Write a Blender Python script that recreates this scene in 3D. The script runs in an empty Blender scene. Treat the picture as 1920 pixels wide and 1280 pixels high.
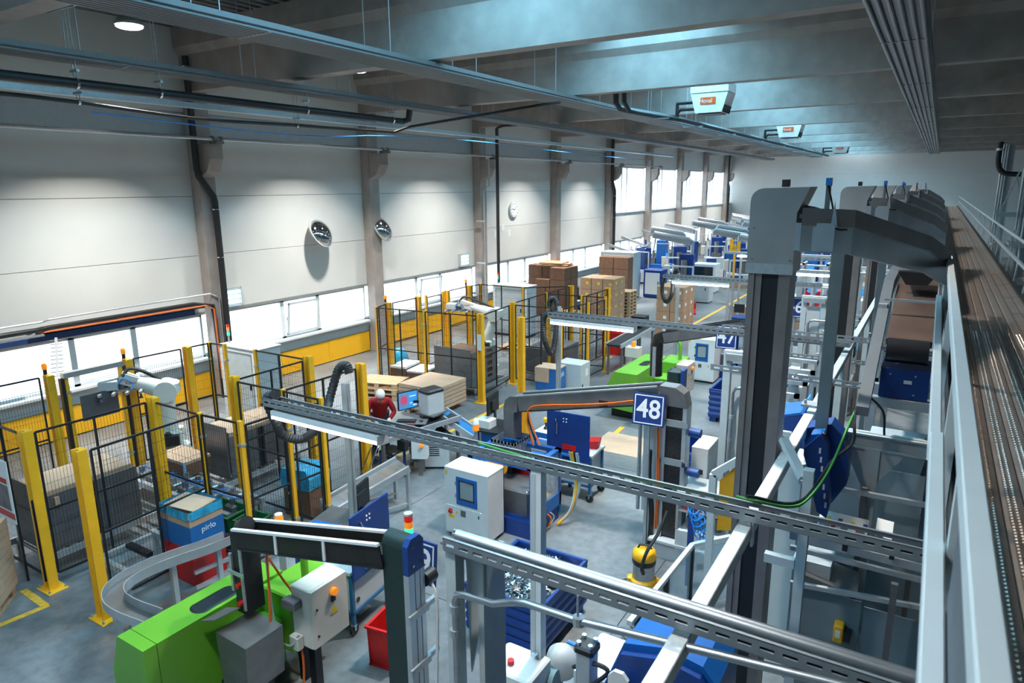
import bpy, bmesh, math, random
from mathutils import Vector, Matrix
random.seed(4)
PI = math.pi
SC = bpy.context.scene
COL = SC.collection

# ---------------------------------------------------------------- camera, world, exposure
CAM = Vector((0.0, 0.0, 5.8))
FPX = 1272.0                                   # focal length for a 1920 px wide frame
RW = Matrix(((0.85057337, -0.10919318, 0.51439459),
             (0.52579494, 0.19155355, -0.82876228),
             (-0.00803892, 0.9753892, 0.22034356)))
cd = bpy.data.cameras.new('camera')
cam = bpy.data.objects.new('camera', cd)
COL.objects.link(cam)
cam.matrix_world = Matrix.Translation(CAM) @ RW.to_4x4()
cd.sensor_width = 36.0
cd.lens = FPX / 1920.0 * 36.0
cd.clip_start = 0.05
cd.clip_end = 300
cd.dof.use_dof = True
cd.dof.focus_distance = 12.5
cd.dof.aperture_fstop = 3.2
SC.camera = cam

w = bpy.data.worlds.new('sky')
SC.world = w
w.use_nodes = True
wn = w.node_tree
bg = wn.nodes['Background']
tc = wn.nodes.new('ShaderNodeTexCoord')
sx = wn.nodes.new('ShaderNodeSeparateXYZ')
mr = wn.nodes.new('ShaderNodeMapRange')
mr.inputs[1].default_value = -0.25
mr.inputs[2].default_value = 0.6
rp = wn.nodes.new('ShaderNodeValToRGB')
rp.color_ramp.elements[0].color = (0.62, 0.68, 0.72, 1)
rp.color_ramp.elements[1].color = (0.62, 0.84, 1.0, 1)
wn.links.new(tc.outputs['Generated'], sx.inputs[0])
wn.links.new(sx.outputs['Z'], mr.inputs[0])
wn.links.new(mr.outputs[0], rp.inputs[0])
wn.links.new(rp.outputs[0], bg.inputs['Color'])
bg.inputs['Strength'].default_value = 5.0

SC.view_settings.view_transform = 'Standard'
SC.view_settings.look = 'None'
SC.view_settings.gamma = 1.0
SC.view_settings.use_curve_mapping = False
SC.view_settings.exposure = 0.0
SC.cycles.use_denoising = True
SC.cycles.max_bounces = 7
SC.cycles.diffuse_bounces = 4
SC.cycles.glossy_bounces = 3
SC.cycles.transmission_bounces = 4
SC.cycles.transparent_max_bounces = 12
SC.cycles.sample_clamp_indirect = 6.0
SC.cycles.caustics_reflective = False
SC.cycles.caustics_refractive = False

BEAM_Y = [5.3, 11.7, 18.2, 25.0, 32.0, 38.9, 45.5, 52.1, 58.8, 65.4]
SKY_E, LAMP_E = 400.0, 420.0
def area_light(name, loc, sx_, sy_, e, colr, spread=180, rot=(0, 0, 0)):
    l = bpy.data.lights.new(name, 'AREA')
    l.shape = 'RECTANGLE'
    l.size, l.size_y = sx_, sy_
    l.energy = e
    l.color = colr
    l.spread = math.radians(spread)
    o = bpy.data.objects.new(name, l)
    o.location = loc
    o.rotation_euler = rot
    COL.objects.link(o)
    return o
# daylight falling through the roof glazing, bay by bay
SKY_X0, SKY_X1 = -8.0, -5.1
prev = -1.0
for yb in BEAM_Y:
    area_light('skylight_daylight', ((SKY_X0 + SKY_X1) / 2, (prev + yb) / 2, 10.22), 2.7, yb - prev - .8,
               SKY_E * (yb - prev) / 6.5, (0.26, 0.70, 1.0), 165)
    prev = yb
# high bay lamps under the deck; second row added unseen to brighten floor and far wall
LAMPS = [(-14.3, (a + b) / 2) for a, b in zip(BEAM_Y[:-1], BEAM_Y[1:])] + [(-3.4, (a + b) / 2) for a, b in zip(BEAM_Y[:-1], BEAM_Y[1:])] + [(-3.4, 1.5)]
for x, y in LAMPS:
    area_light('high_bay_light', (x, y, 9.0 if x < -8 else 9.3), .42, .42, LAMP_E * (.45 if y < 3 else .9 if x > -8 else 1.0), (1.0, .96, .90), 94 if x < -8 else 116)

# ---------------------------------------------------------------- helpers
def at(px, py, x=None, y=None, z=None):
    """point of the hall seen at a pixel of the 1920x1280 frame, on the plane x=, y= or z="""
    d = RW @ Vector((px - 960.0, -(py - 640.0), -FPX))
    if x is not None: t = (x - CAM.x) / d.x
    elif y is not None: t = (y - CAM.y) / d.y
    else: t = ((z or 0.0) - CAM.z) / d.z
    return CAM + d * t

MATS = {}
def mat(name, c, rough=.5, metal=0.0, var=.08, scale=6.0, bump=0.0, bscale=60.0, spec=.5, coat=0.0, stretch=None, emit=None, estr=0):
    if name in MATS: return MATS[name]
    m = bpy.data.materials.new(name)
    m.use_nodes = True
    n, L = m.node_tree.nodes, m.node_tree.links
    b = n['Principled BSDF']
    b.inputs['Roughness'].default_value = rough
    b.inputs['Metallic'].default_value = metal
    b.inputs['Specular IOR Level'].default_value = spec
    b.inputs['Coat Weight'].default_value = coat
    t = n.new('ShaderNodeTexCoord')
    src = t.outputs['Object']
    if stretch:
        mp = n.new('ShaderNodeMapping')
        mp.inputs['Scale'].default_value = stretch
        L.new(src, mp.inputs[0])
        src = mp.outputs[0]
    nz = n.new('ShaderNodeTexNoise')
    nz.inputs['Scale'].default_value = scale
    nz.inputs['Detail'].default_value = 4
    L.new(src, nz.inputs['Vector'])
    r = n.new('ShaderNodeValToRGB')
    r.color_ramp.elements[0].position = .3
    r.color_ramp.elements[1].position = .7
    r.color_ramp.elements[0].color = (*[max(0, v * (1 - var)) for v in c], 1)
    r.color_ramp.elements[1].color = (*[min(1, v * (1 + var)) for v in c], 1)
    L.new(nz.outputs['Fac'], r.inputs[0])
    L.new(r.outputs[0], b.inputs['Base Color'])
    if bump:
        n2 = n.new('ShaderNodeTexNoise')
        n2.inputs['Scale'].default_value = bscale
        L.new(src, n2.inputs['Vector'])
        bp = n.new('ShaderNodeBump')
        bp.inputs['Strength'].default_value = bump
        bp.inputs['Distance'].default_value = .01
        L.new(n2.outputs['Fac'], bp.inputs['Height'])
        L.new(bp.outputs[0], b.inputs['Normal'])
    if emit:
        b.inputs['Emission Color'].default_value = (*emit, 1)
        b.inputs['Emission Strength'].default_value = estr
    MATS[name] = m
    return m

def glassy(name, c=(.9, .95, 1), clear=.85, rough=.05):
    if name in MATS: return MATS[name]
    m = bpy.data.materials.new(name)
    m.use_nodes = True
    n, L = m.node_tree.nodes, m.node_tree.links
    b = n['Principled BSDF']
    b.inputs['Base Color'].default_value = (*c, 1)
    b.inputs['Roughness'].default_value = rough
    tr = n.new('ShaderNodeBsdfTransparent')
    tr.inputs['Color'].default_value = (*c, 1)
    mx = n.new('ShaderNodeMixShader')
    mx.inputs[0].default_value = clear
    L.new(b.outputs[0], mx.inputs[1])
    L.new(tr.outputs[0], mx.inputs[2])
    L.new(mx.outputs[0], n['Material Output'].inputs['Surface'])
    MATS[name] = m
    return m

class MB:
    """collects vertices and faces for one mesh"""
    def __init__(s): s.v, s.f = [], []
    def add(s, vs, fs):
        k = len(s.v)
        s.v += [tuple(p) for p in vs]
        s.f += [tuple(i + k for i in q) for q in fs]
        return s
    def box(s, x0, y0, z0, x1, y1, z1):
        if x0 > x1: x0, x1 = x1, x0
        if y0 > y1: y0, y1 = y1, y0
        if z0 > z1: z0, z1 = z1, z0
        return s.add([(x0, y0, z0), (x1, y0, z0), (x1, y1, z0), (x0, y1, z0), (x0, y0, z1), (x1, y0, z1), (x1, y1, z1), (x0, y1, z1)],
                     [(0, 3, 2, 1), (4, 5, 6, 7), (0, 1, 5, 4), (1, 2, 6, 5), (2, 3, 7, 6), (3, 0, 4, 7)])
    def cbox(s, cx, cy, cz, dx, dy, dz, rz=0.0, rx=0.0, ry=0.0):
        M = Matrix.Translation((cx, cy, cz)) @ Matrix.Rotation(rz, 4, 'Z') @ Matrix.Rotation(ry, 4, 'Y') @ Matrix.Rotation(rx, 4, 'X')
        q = MB().box(-dx / 2, -dy / 2, -dz / 2, dx / 2, dy / 2, dz / 2)
        return s.add([M @ Vector(p) for p in q.v], q.f)
    def bbox(s, x0, y0, z0, x1, y1, z1, c=.01):
        """box with its vertical and top edges chamfered"""
        if x0 > x1: x0, x1 = x1, x0
        if y0 > y1: y0, y1 = y1, y0
        def ring(i, z):
            return [(x0 + i + c, y0 + i, z), (x1 - i - c, y0 + i, z), (x1 - i, y0 + i + c, z), (x1 - i, y1 - i - c, z),
                    (x1 - i - c, y1 - i, z), (x0 + i + c, y1 - i, z), (x0 + i, y1 - i - c, z), (x0 + i, y0 + i + c, z)]
        vs = ring(0, z0) + ring(0, z1 - c) + ring(c, z1)
        fs = [tuple(range(7, -1, -1)), tuple(range(16, 24))]
        for a in (0, 8):
            for i in range(8):
                j = (i + 1) % 8
                fs.append((a + i, a + j, a + 8 + j, a + 8 + i))
        return s.add(vs, fs)
    def bar(s, p0, p1, w, h=None, up=(0, 0, 1)):
        p0, p1 = Vector(p0), Vector(p1)
        h = w if h is None else h
        d = (p1 - p0).normalized()
        u = Vector(up)
        if abs(d.dot(u)) > .98: u = Vector((0, 1, 0))
        r = d.cross(u).normalized()
        t = r.cross(d)
        vs = [p + r * (a * w / 2) + t * (b * h / 2) for p in (p0, p1) for a, b in ((-1, -1), (1, -1), (1, 1), (-1, 1))]
        return s.add(vs, [(0, 1, 2, 3), (7, 6, 5, 4), (0, 4, 5, 1), (1, 5, 6, 2), (2, 6, 7, 3), (3, 7, 4, 0)])
    def tube(s, pts, r, n=8, cap=True):
        pts = [Vector(p) for p in pts]
        rr = r if isinstance(r, (list, tuple)) else [r] * len(pts)
        k = len(s.v)
        ref = None
        for i, p in enumerate(pts):
            d = (pts[min(i + 1, len(pts) - 1)] - pts[max(i - 1, 0)]).normalized()
            if ref is None:
                ref = Vector((0, 0, 1)) if abs(d.z) < .9 else Vector((1, 0, 0))
            a = (ref - d * ref.dot(d))
            if a.length < 1e-4: a = d.orthogonal()
            a.normalize()
            ref = a
            b = d.cross(a)
            for j in range(n):
                q = 2 * PI * (j + .5) / n
                s.v.append(tuple(p + a * (math.cos(q) * rr[i]) + b * (math.sin(q) * rr[i])))
        for i in range(len(pts) - 1):
            for j in range(n):
                m = (j + 1) % n
                s.f.append((k + i * n + j, k + i * n + m, k + (i + 1) * n + m, k + (i + 1) * n + j))
        if cap:
            s.f.append(tuple(k + j for j in range(n - 1, -1, -1)))
            e = k + (len(pts) - 1) * n
            s.f.append(tuple(e + j for j in range(n)))
        return s
    def cyl(s, p0, p1, r, n=14, r2=None):
        return s.tube([p0, p1], [r, r if r2 is None else r2], n)
    def prism(s, prof, ax, a, b):
        """2D profile swept along axis ax from a to b: 'x' takes (y,z), 'y' takes (x,z), 'z' takes (x,y)"""
        def p3(u, v, t):
            return {'x': (t, u, v), 'y': (u, t, v), 'z': (u, v, t)}[ax]
        n = len(prof)
        vs = [p3(u, v, a) for u, v in prof] + [p3(u, v, b) for u, v in prof]
        fs = [tuple(range(n - 1, -1, -1)), tuple(range(n, 2 * n))] + [(i, (i + 1) % n, n + (i + 1) % n, n + i) for i in range(n)]
        return s.add(vs, fs)
    def lathe(s, prof, c=(0, 0, 0), n=16, M=None):
        k = len(s.v)
        for r, z in prof:
            for j in range(n):
                q = 2 * PI * j / n
                p = Vector((r * math.cos(q), r * math.sin(q), z))
                if M: p = M @ p
                s.v.append(tuple(p + Vector(c)))
        for i in range(len(prof) - 1):
            for j in range(n):
                m = (j + 1) % n
                s.f.append((k + i * n + j, k + i * n + m, k + (i + 1) * n + m, k + (i + 1) * n + j))
        s.f.append(tuple(k + j for j in range(n - 1, -1, -1)))
        e = k + (len(prof) - 1) * n
        s.f.append(tuple(e + j for j in range(n)))
        return s
    def ball(s, c, r, n=12, sz=(1, 1, 1)):
        m = n // 2
        k = len(s.v)
        c = Vector(c)
        for i in range(m + 1):
            t = PI * (.02 + .96 * i / m)
            for j in range(n):
                q = 2 * PI * j / n
                s.v.append(tuple(c + Vector((r * sz[0] * math.sin(t) * math.cos(q), r * sz[1] * math.sin(t) * math.sin(q), r * sz[2] * math.cos(t)))))
        for i in range(m):
            for j in range(n):
                l = (j + 1) % n
                s.f.append((k + i * n + j, k + (i + 1) * n + j, k + (i + 1) * n + l, k + i * n + l))
        return s
    def quad(s, *p): return s.add(p, [tuple(range(len(p)))])

WORLD = set()
def build(name, mb, m, parent=None, label=None, kind=None, smooth=False, group=None, cat=None):
    me = bpy.data.meshes.new(name)
    v = mb.v
    if parent is not None and parent.name in WORLD:
        q = parent
        off = Vector(q['_w'])
        v = [(p[0] - off.x, p[1] - off.y, p[2] - off.z) for p in v]
    me.from_pydata(v, [], mb.f)
    bm = bmesh.new()
    bm.from_mesh(me)
    bmesh.ops.recalc_face_normals(bm, faces=bm.faces)
    bm.to_mesh(me)
    bm.free()
    if smooth:
        me.polygons.foreach_set('use_smooth', [True] * len(me.polygons))
        me.set_sharp_from_angle(angle=.7)
    me.materials.append(m)
    o = bpy.data.objects.new(name, me)
    COL.objects.link(o)
    if parent is not None:
        o.parent = parent
        if parent.name in WORLD:
            WORLD.add(o.name)
            o['_w'] = parent['_w']
    if label: o['label'] = label
    if kind: o['kind'] = kind
    if group: o['group'] = group
    if cat: o['category'] = cat
    return o
def struct(name, mb, m, parent=None, smooth=False):
    return build(name, mb, m, parent, kind='structure', smooth=smooth)
def thing(name, label, cat, loc=(0, 0, 0), rz=0.0, group=None, world=False):
    """an Empty at the base of a thing; with world=True its parts are given in hall coordinates"""
    o = bpy.data.objects.new(name, None)
    COL.objects.link(o)
    o.location = loc
    o.rotation_euler = (0, 0, rz)
    o.empty_display_size = .1
    o['label'] = label
    o['category'] = cat
    if group: o['group'] = group
    if world:
        WORLD.add(o.name)
        o['_w'] = tuple(loc)
    return o
def solo(name, mb, m, label, cat, group=None, smooth=False, kind=None):
    return build(name, mb, m, None, label, kind, smooth, group, cat)
def dup(root, loc, rz=None, label=None, group=None):
    r = root.copy()
    COL.objects.link(r)
    r.location = loc
    if rz is not None: r.rotation_euler = (0, 0, rz)
    if label: r['label'] = label
    if group: r['group'] = group
    for ch in list(root.children):
        c = ch.copy()
        COL.objects.link(c)
        c.parent = r
        for g in ch.children:
            d = g.copy()
            COL.objects.link(d)
            d.parent = c
    return r
def text(name, s, size, M, m, parent, depth=.002, bold=0.0):
    """flat lettering; M places it (text runs along local x, up is local y)"""
    cu = bpy.data.curves.new(name, 'FONT')
    cu.body = s
    cu.size = size
    cu.align_x, cu.align_y = 'CENTER', 'CENTER'
    cu.extrude = depth
    cu.offset = bold
    cu.resolution_u = 3
    cu.materials.append(m)
    tmp = bpy.data.objects.new(name, cu)
    COL.objects.link(tmp)
    me = bpy.data.meshes.new_from_object(tmp)
    bpy.data.objects.remove(tmp)
    o = bpy.data.objects.new(name, me)
    COL.objects.link(o)
    o.parent = parent
    M = M.copy()
    if parent is not None and parent.name in WORLD:
        M.translation = M.translation - Vector(parent['_w'])
    o.matrix_local = M
    return o
def facing(loc, n, up=(0, 0, 1)):
    """matrix for lettering at loc on a face with outward normal n"""
    n = Vector(n).normalized()
    u = Vector(up)
    u = (u - n * u.dot(n)).normalized()
    r = u.cross(n)
    M = Matrix((r, u, n)).transposed().to_4x4()
    M.translation = Vector(loc)
    return M
def arc(c, r, a0, a1, n, ax='y'):
    out = []
    for i in range(n + 1):
        a = a0 + (a1 - a0) * i / n
        u, v = r * math.cos(a), r * math.sin(a)
        out.append({'y': (c[0] + u, c[1], c[2] + v), 'x': (c[0], c[1] + u, c[2] + v), 'z': (c[0] + u, c[1] + v, c[2])}[ax])
    return out
def smooth_path(pts, k=4):
    """Catmull-Rom through pts"""
    P = [Vector(p) for p in pts]
    P = [P[0] * 2 - P[1]] + P + [P[-1] * 2 - P[-2]]
    out = []
    for i in range(1, len(P) - 2):
        for j in range(k):
            t = j / k
            out.append(.5 * ((2 * P[i]) + (P[i + 1] - P[i - 1]) * t + (2 * P[i - 1] - 5 * P[i] + 4 * P[i + 1] - P[i + 2]) * t * t
                             + (3 * P[i] - P[i - 1] - 3 * P[i + 1] + P[i + 2]) * t ** 3))
    out.append(P[-2])
    return out

# materials used all over
M_YEL = mat('yellow_paint', (.93, .455, .016), .45, var=.06, bump=.05)
M_BLACK = mat('black_paint', (.012, .013, .015), .45)
M_STEEL = mat('brushed_steel', (.42, .44, .46), .34, .9, var=.12, scale=3, stretch=(1, 1, 14))
M_TRAY = mat('tray_steel', (.30, .325, .345), .42, .6, var=.08, scale=10)
M_STEEL2 = mat('dull_steel', (.24, .235, .235), .42, .75, var=.15, scale=4)
M_GALV = mat('galvanised_steel', (.50, .53, .55), .42, .7, var=.10, scale=22)
M_ALU = mat('aluminium_profile', (.56, .59, .61), .38, .65, var=.06)
M_WHITE = mat('white_enamel', (.74, .77, .77), .35, var=.03)
M_LGREY = mat('light_grey_enamel', (.52, .56, .57), .4, var=.04)
M_GREYP = mat('pale_grey_paint', (.47, .53, .55), .45, var=.06)
M_BLUE = mat('blue_enamel', (.006, .045, .23), .38, var=.1, bump=.03)
M_BLUE2 = mat('bright_blue_enamel', (.008, .12, .42), .38, var=.1)
M_GREEN = mat('lime_green_enamel', (.14, .39, .03), .4, var=.08, scale=2, bump=.03)
M_RED = mat('red_plastic', (.55, .012, .012), .4, var=.1)
M_RUB = mat('black_rubber', (.02, .02, .022), .6, var=.2)
M_CARD = mat('brown_cardboard', (.42, .255, .155), .85, var=.08, scale=5, bump=.05)
M_CARD2 = mat('pale_cardboard', (.50, .35, .24), .85, var=.07, scale=4, bump=.05)
M_CARD3 = mat('dark_cardboard', (.185, .095, .055), .85, var=.12, scale=5, bump=.05)
M_KRAFT = mat('grey_board', (.13, .115, .115), .8, var=.12, scale=3)
M_WOOD = mat('pallet_wood', (.50, .34, .20), .8, var=.22, scale=5, stretch=(1, 8, 4), bump=.15)
M_ORNG = mat('orange_cable', (.75, .14, .01), .5)
M_ORNL = mat('orange_lens', (.9, .25, .01), .25, emit=(1, .3, .02), estr=.5)
M_REDL = mat('red_lens', (.6, .02, .01), .25, emit=(1, .05, .02), estr=.25)
M_GRNL = mat('green_lens', (.02, .6, .25), .25, emit=(.05, 1, .45), estr=1.2)
M_TUBE = mat('lamp_tube', (1, 1, 1), .4, emit=(.93, .98, 1), estr=14)
M_BAG = mat('blue_plastic_film', (.03, .33, .55), .3, var=.3, scale=9, bump=.3, bscale=14)
M_CYAN = mat('blue_hose', (.02, .22, .62), .35)
M_DGRN = mat('dark_green_plastic', (.005, .11, .035), .45)
M_PAPER = mat('white_paper', (.82, .84, .84), .6, var=.02)
M_CHROME = mat('chrome', (.78, .80, .82), .06, 1.0, var=.03)
M_LOGO = mat('white_print', (.85, .87, .88), .5, var=.01)
M_SCREEN = mat('lit_screen', (.02, .15, .4), .3, emit=(.04, .27, .62), estr=.9)
M_PLEXI = glassy('clear_plexiglass', (.85, .93, .97), .72)
M_PANE = glassy('window_pane', (.97, .99, 1), .93, .02)
# ---------------------------------------------------------------- the hall
def floor_mat():
    m = bpy.data.materials.new('sealed_concrete')
    m.use_nodes = True
    n, L = m.node_tree.nodes, m.node_tree.links
    b = n['Principled BSDF']
    t = n.new('ShaderNodeTexCoord')
    def noise(sc, det, dist=0):
        q = n.new('ShaderNodeTexNoise')
        q.inputs['Scale'].default_value = sc
        q.inputs['Detail'].default_value = det
        q.inputs['Distortion'].default_value = dist
        L.new(t.outputs['Object'], q.inputs['Vector'])
        return q
    a, c = noise(.55, 6, .6), noise(7, 5)
    r = n.new('ShaderNodeValToRGB')
    r.color_ramp.elements[0].position, r.color_ramp.elements[1].position = .34, .68
    r.color_ramp.elements[0].color, r.color_ramp.elements[1].color = (.13, .143, .152, 1), (.27, .287, .297, 1)
    L.new(a.outputs['Fac'], r.inputs[0])
    r2 = n.new('ShaderNodeValToRGB')
    r2.color_ramp.elements[0].position, r2.color_ramp.elements[1].position = .3, .62
    r2.color_ramp.elements[0].color, r2.color_ramp.elements[1].color = (.72, .72, .72, 1), (1, 1, 1, 1)
    L.new(c.outputs['Fac'], r2.inputs[0])
    mx = n.new('ShaderNodeMix')
    mx.data_type = 'RGBA'
    mx.blend_type = 'MULTIPLY'
    mx.inputs[0].default_value = 1
    L.new(r.outputs[0], mx.inputs[6])
    L.new(r2.outputs[0], mx.inputs[7])
    L.new(mx.outputs[2], b.inputs['Base Color'])
    ro = n.new('ShaderNodeMapRange')
    ro.inputs[3].default_value, ro.inputs[4].default_value = .22, .48
    L.new(c.outputs['Fac'], ro.inputs[0])
    L.new(ro.outputs[0], b.inputs['Roughness'])
    return m
M_FLOOR = floor_mat()
M_JOINT = mat('dark_joint', (.06, .06, .065), .8)
M_WALL = mat('cream_wall_panel', (.72, .715, .68), .6, var=.025, scale=1.2)
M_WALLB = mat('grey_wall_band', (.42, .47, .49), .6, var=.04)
M_CONC = mat('precast_concrete', (.36, .315, .285), .8, var=.13, scale=2.2, bump=.15, bscale=30)
M_DECK = mat('trapezoidal_deck', (.235, .235, .235), .5, .2, var=.06)
M_YWALL = mat('yellow_wall_board', (.90, .45, .008), .45, var=.03)
M_MARK = mat('yellow_floor_paint', (.72, .40, .04), .6, var=.25, scale=14)

# floor slabs with saw cut joints
b = MB().box(-17.4, -8, -.3, 10, 70, -.012)
fl = struct('floor', b, M_JOINT)
xs = [-17.4, -12.6, -7.85, -3.1, 1.6, 10]
ys = [-8, 1.2, 6.9, 12.6, 18.3, 24.0, 29.7, 35.4, 41.1, 46.8, 52.5, 58.2, 64, 70]
for i in range(5):
    for j in range(len(ys) - 1):
        build('floor_slab', MB().box(xs[i] + .006, ys[j] + .006, -.012, xs[i + 1] - .006, ys[j + 1] - .006, 0), M_FLOOR, fl)

# yellow lines painted on the floor
def marking(p, q, wd, n):
    p, q = Vector((p[0], p[1], .0015)), Vector((q[0], q[1], .0015))
    struct('trim_%d' % n, MB().bar(p, q, wd, .003), M_MARK)
mk = [at(px, py, z=0) for px, py in ((-60, 1196), (92, 1134), (86, 1136), (44, 1106))]
marking(mk[0], mk[1], .10, 1)
marking(mk[2], mk[3], .10, 2)
marking((-9.6, 11.2), (-9.6, 15.5), .12, 3)
marking((-10.2, 10.3), (-7.4, 13.0), .10, 4)
marking((-5.8, 9.9), (-6.1, 15.0), .12, 5)
marking((-8.5, 24.5), (-8.5, 52.0), .14, 6)
marking((-4.6, 26.0), (-9.0, 44.0), .14, 7)

# left wall: lower boards, windows, sandwich panels
wl = struct('wall_left', MB().box(-17.75, -8, 2.42, -17.42, 70, 4.2).box(-17.75, -8, 4.2, -17.42, 39.2, 10.6).box(-17.75, 39.2, 7.06, -17.42, 70, 10.6).box(-17.75, -8, -.3, -17.42, 70, 1.18), M_JOINT)
COLY = [-1.2] + BEAM_Y
WX = -17.3
nwin = 0
for k in range(len(COLY)):
    y0 = COLY[k]
    y1 = COLY[k + 1] if k + 1 < len(COLY) else 69.5
    if y1 < 5: continue
    a, c = y0 + .02, y1 - .02
    up = y0 > 38
    zs = [2.47, 4.05, 5.65, 7.2, 7.82, 9.9]
    if up: zs = [2.47, 4.2]
    for i in range(len(zs) - 1):
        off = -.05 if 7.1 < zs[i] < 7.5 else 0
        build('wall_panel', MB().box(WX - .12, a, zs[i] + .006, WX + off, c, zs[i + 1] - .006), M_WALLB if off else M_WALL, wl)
    if up:
        build('wall_panel', MB().box(WX - .12, a, 7.05, WX, c, 9.9), M_WALL, wl)
        build('window_sill', MB().box(WX - .12, y0 + .3, 4.2, WX + .12, y1 - .3, 4.26), M_WHITE, wl)
    build('drip_trim', MB().box(WX - .12, y0 + .25, 2.40, WX + .03, y1 - .25, 2.47), M_GALV, wl)
    build('lower_band', MB().box(WX - .12, a, .76, WX - .02, c, 1.12), M_WALLB, wl)
    build('window_sill', MB().box(WX - .12, y0 + .3, 1.12, WX + .16, y1 - .3, 1.18), M_WHITE, wl)
    n = 3
    for i in range(n):
        p, q = a + .24 + (c - a - .48) * i / n, a + .24 + (c - a - .48) * (i + 1) / n
        if k < 5: build('yellow_board', MB().box(WX - .08, p + .004, .03, WX + .01, q - .004, .75), M_YWALL, wl)
        else: build('lower_board', MB().box(WX - .08, p + .004, .03, WX + .01, q - .004, .75), M_WALLB, wl)
    # strip window: fixed light, opening light, fixed light
    def window(z0, z1, cuts, tilt):
        global nwin
        nwin += 1
        fr = MB()
        p, q = y0 + .32, y1 - .32
        X0, X1 = WX - .16, WX - .06
        fr.box(X0, p, z0, X1, q, z0 + .06).box(X0, p, z1 - .06, X1, q, z1).box(X0, p, z0, X1, p + .06, z1).box(X0, q - .06, z0, X1, q, z1)
        for t in cuts:
            m_ = p + (q - p) * t
            fr.box(X0, m_ - .07, z0, X1, m_ + .07, z1)
        wnd = struct('window_%d' % nwin, fr, M_WHITE)
        e = [p] + [p + (q - p) * t for t in cuts] + [q]
        for i in range(len(e) - 1):
            build('pane', MB().box(WX - .13, e[i] + .05, z0 + .05, WX - .122, e[i + 1] - .05, z1 - .05), M_PANE, wnd)
        if tilt and len(cuts) >= 2:
            s0, s1 = e[1] + .09, e[2] - .09
            s = MB()
            for (ya, yb, za, zb) in ((s0, s1, z0 + .08, z0 + .15), (s0, s1, z1 - .16, z1 - .09), (s0, s0 + .07, z0 + .08, z1 - .09), (s1 - .07, s1, z0 + .08, z1 - .09)):
                vs = []
                sh = lambda z: WX - .05 + (z - z0) / (z1 - z0) * .16
                s.add([(sh(zz) + dx, yy, zz) for yy, zz, dx in [(ya, za, 0), (yb, za, 0), (yb, zb, 0), (ya, zb, 0), (ya, za, .04), (yb, za, .04), (yb, zb, .04), (ya, zb, .04)]],
                      [(0, 3, 2, 1), (4, 5, 6, 7), (0, 1, 5, 4), (1, 2, 6, 5), (2, 3, 7, 6), (3, 0, 4, 7)])
            build('opening_sash', s, M_WHITE, wnd)
            build('window_handle', MB().box(WX - .02, s0 + .01, (z0 + z1) / 2 - .06, WX + .06, s0 + .04, (z0 + z1) / 2 + .06), M_GALV, wnd)
    window(1.18, 2.40, (.37, .62) if k != 1 else (.40, .66), k in (2, 3))
    if up: window(4.26, 7.05, (.36, .5), False)
struct('trim_20', MB().box(WX + .03, 5.8, 2.45, WX + .09, 11.1, 2.60), mat('navy_blind', (.01, .05, .2), .6))

# concrete columns with corbels
for k, y in enumerate(COLY[1:]):
    c = MB().box(-17.28, y - .24, 0, -16.92, y + .24, 8.33)
    c.prism([(-16.92, 6.15), (-16.92, 7.0), (-16.42, 7.0), (-16.42, 6.62), (-16.6, 6.3)], 'y', y - .20, y + .20)
    struct('column', c, M_CONC)
# beams across the hall: deep web, wider flange on top
for y in BEAM_Y:
    p = [(y - .19, 8.33), (y + .19, 8.33), (y + .21, 9.22), (y + .34, 9.40), (y + .34, 9.90), (y - .34, 9.90), (y - .34, 9.40), (y - .21, 9.22)]
    struct('beam', MB().prism(p, 'x', -17.4, 10), M_CONC)
# roof deck with the glazed strip left open
ce = struct('ceiling', MB().box(-17.7, -8, 10.35, SKY_X0 - .1, 70, 10.5).box(SKY_X1 + .1, -8, 10.35, 10, 70, 10.5), M_DECK)
prev = -8
for y in BEAM_Y + [70]:
    for xa, xb in ((-17.4, SKY_X0 - .15), (SKY_X1 + .15, 10)):
        n = int((xb - xa) / .30)
        st = (xb - xa) / n
        pf = []
        for i in range(n):
            x = xa + i * st
            pf += [(x, 9.90), (x + .10, 9.90), (x + .14, 10.08), (x + st - .04, 10.08)]
        pf += [(xb, 9.90), (xb, 10.2), (xa, 10.2)]
        build('deck_sheet', MB().prism(pf, 'y', prev + .0, y - .0), M_DECK, ce)
    build('skylight_kerb', MB().box(SKY_X0 - .16, prev, 9.9, SKY_X0 - .08, y, 10.55).box(SKY_X1 + .08, prev, 9.9, SKY_X1 + .16, y, 10.55), M_WHITE, ce)
    prev = y
M_GLAZ = mat('skylight_glazing', (.8, .9, .95), .5, emit=(.35, .75, 1.0), estr=2.2)
prev = -1.0
for k, y in enumerate(BEAM_Y):
    struct('window_%d' % (60 + k), MB().box(SKY_X0 - .1, prev + .36, 10.4, SKY_X1 + .1, y - .36, 10.46), M_GLAZ)
    prev = y
# end walls
wb = struct('wall_back', MB().box(-17.4, 68.2, -.3, 10, 68.6, 10.6), M_JOINT)
for i in range(6):
    za, zb = i * 1.7, min(10.4, (i + 1) * 1.7)
    for xa, xb in ((-17.4, -10.4), (-10.4, -3.5), (-3.5, 3.4), (3.4, 10)):
        build('wall_panel', MB().box(xa + .003, 68.0, za + .003, xb - .003, 68.2, zb - .003), M_WALL, wb)
struct('wall_right', MB().box(10, -8, -.3, 10.3, 70, 10.6), M_WALLB)
struct('wall_front', MB().box(-17.7, -8.3, -.3, 10.3, -8, 10.6), M_WALLB)
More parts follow.
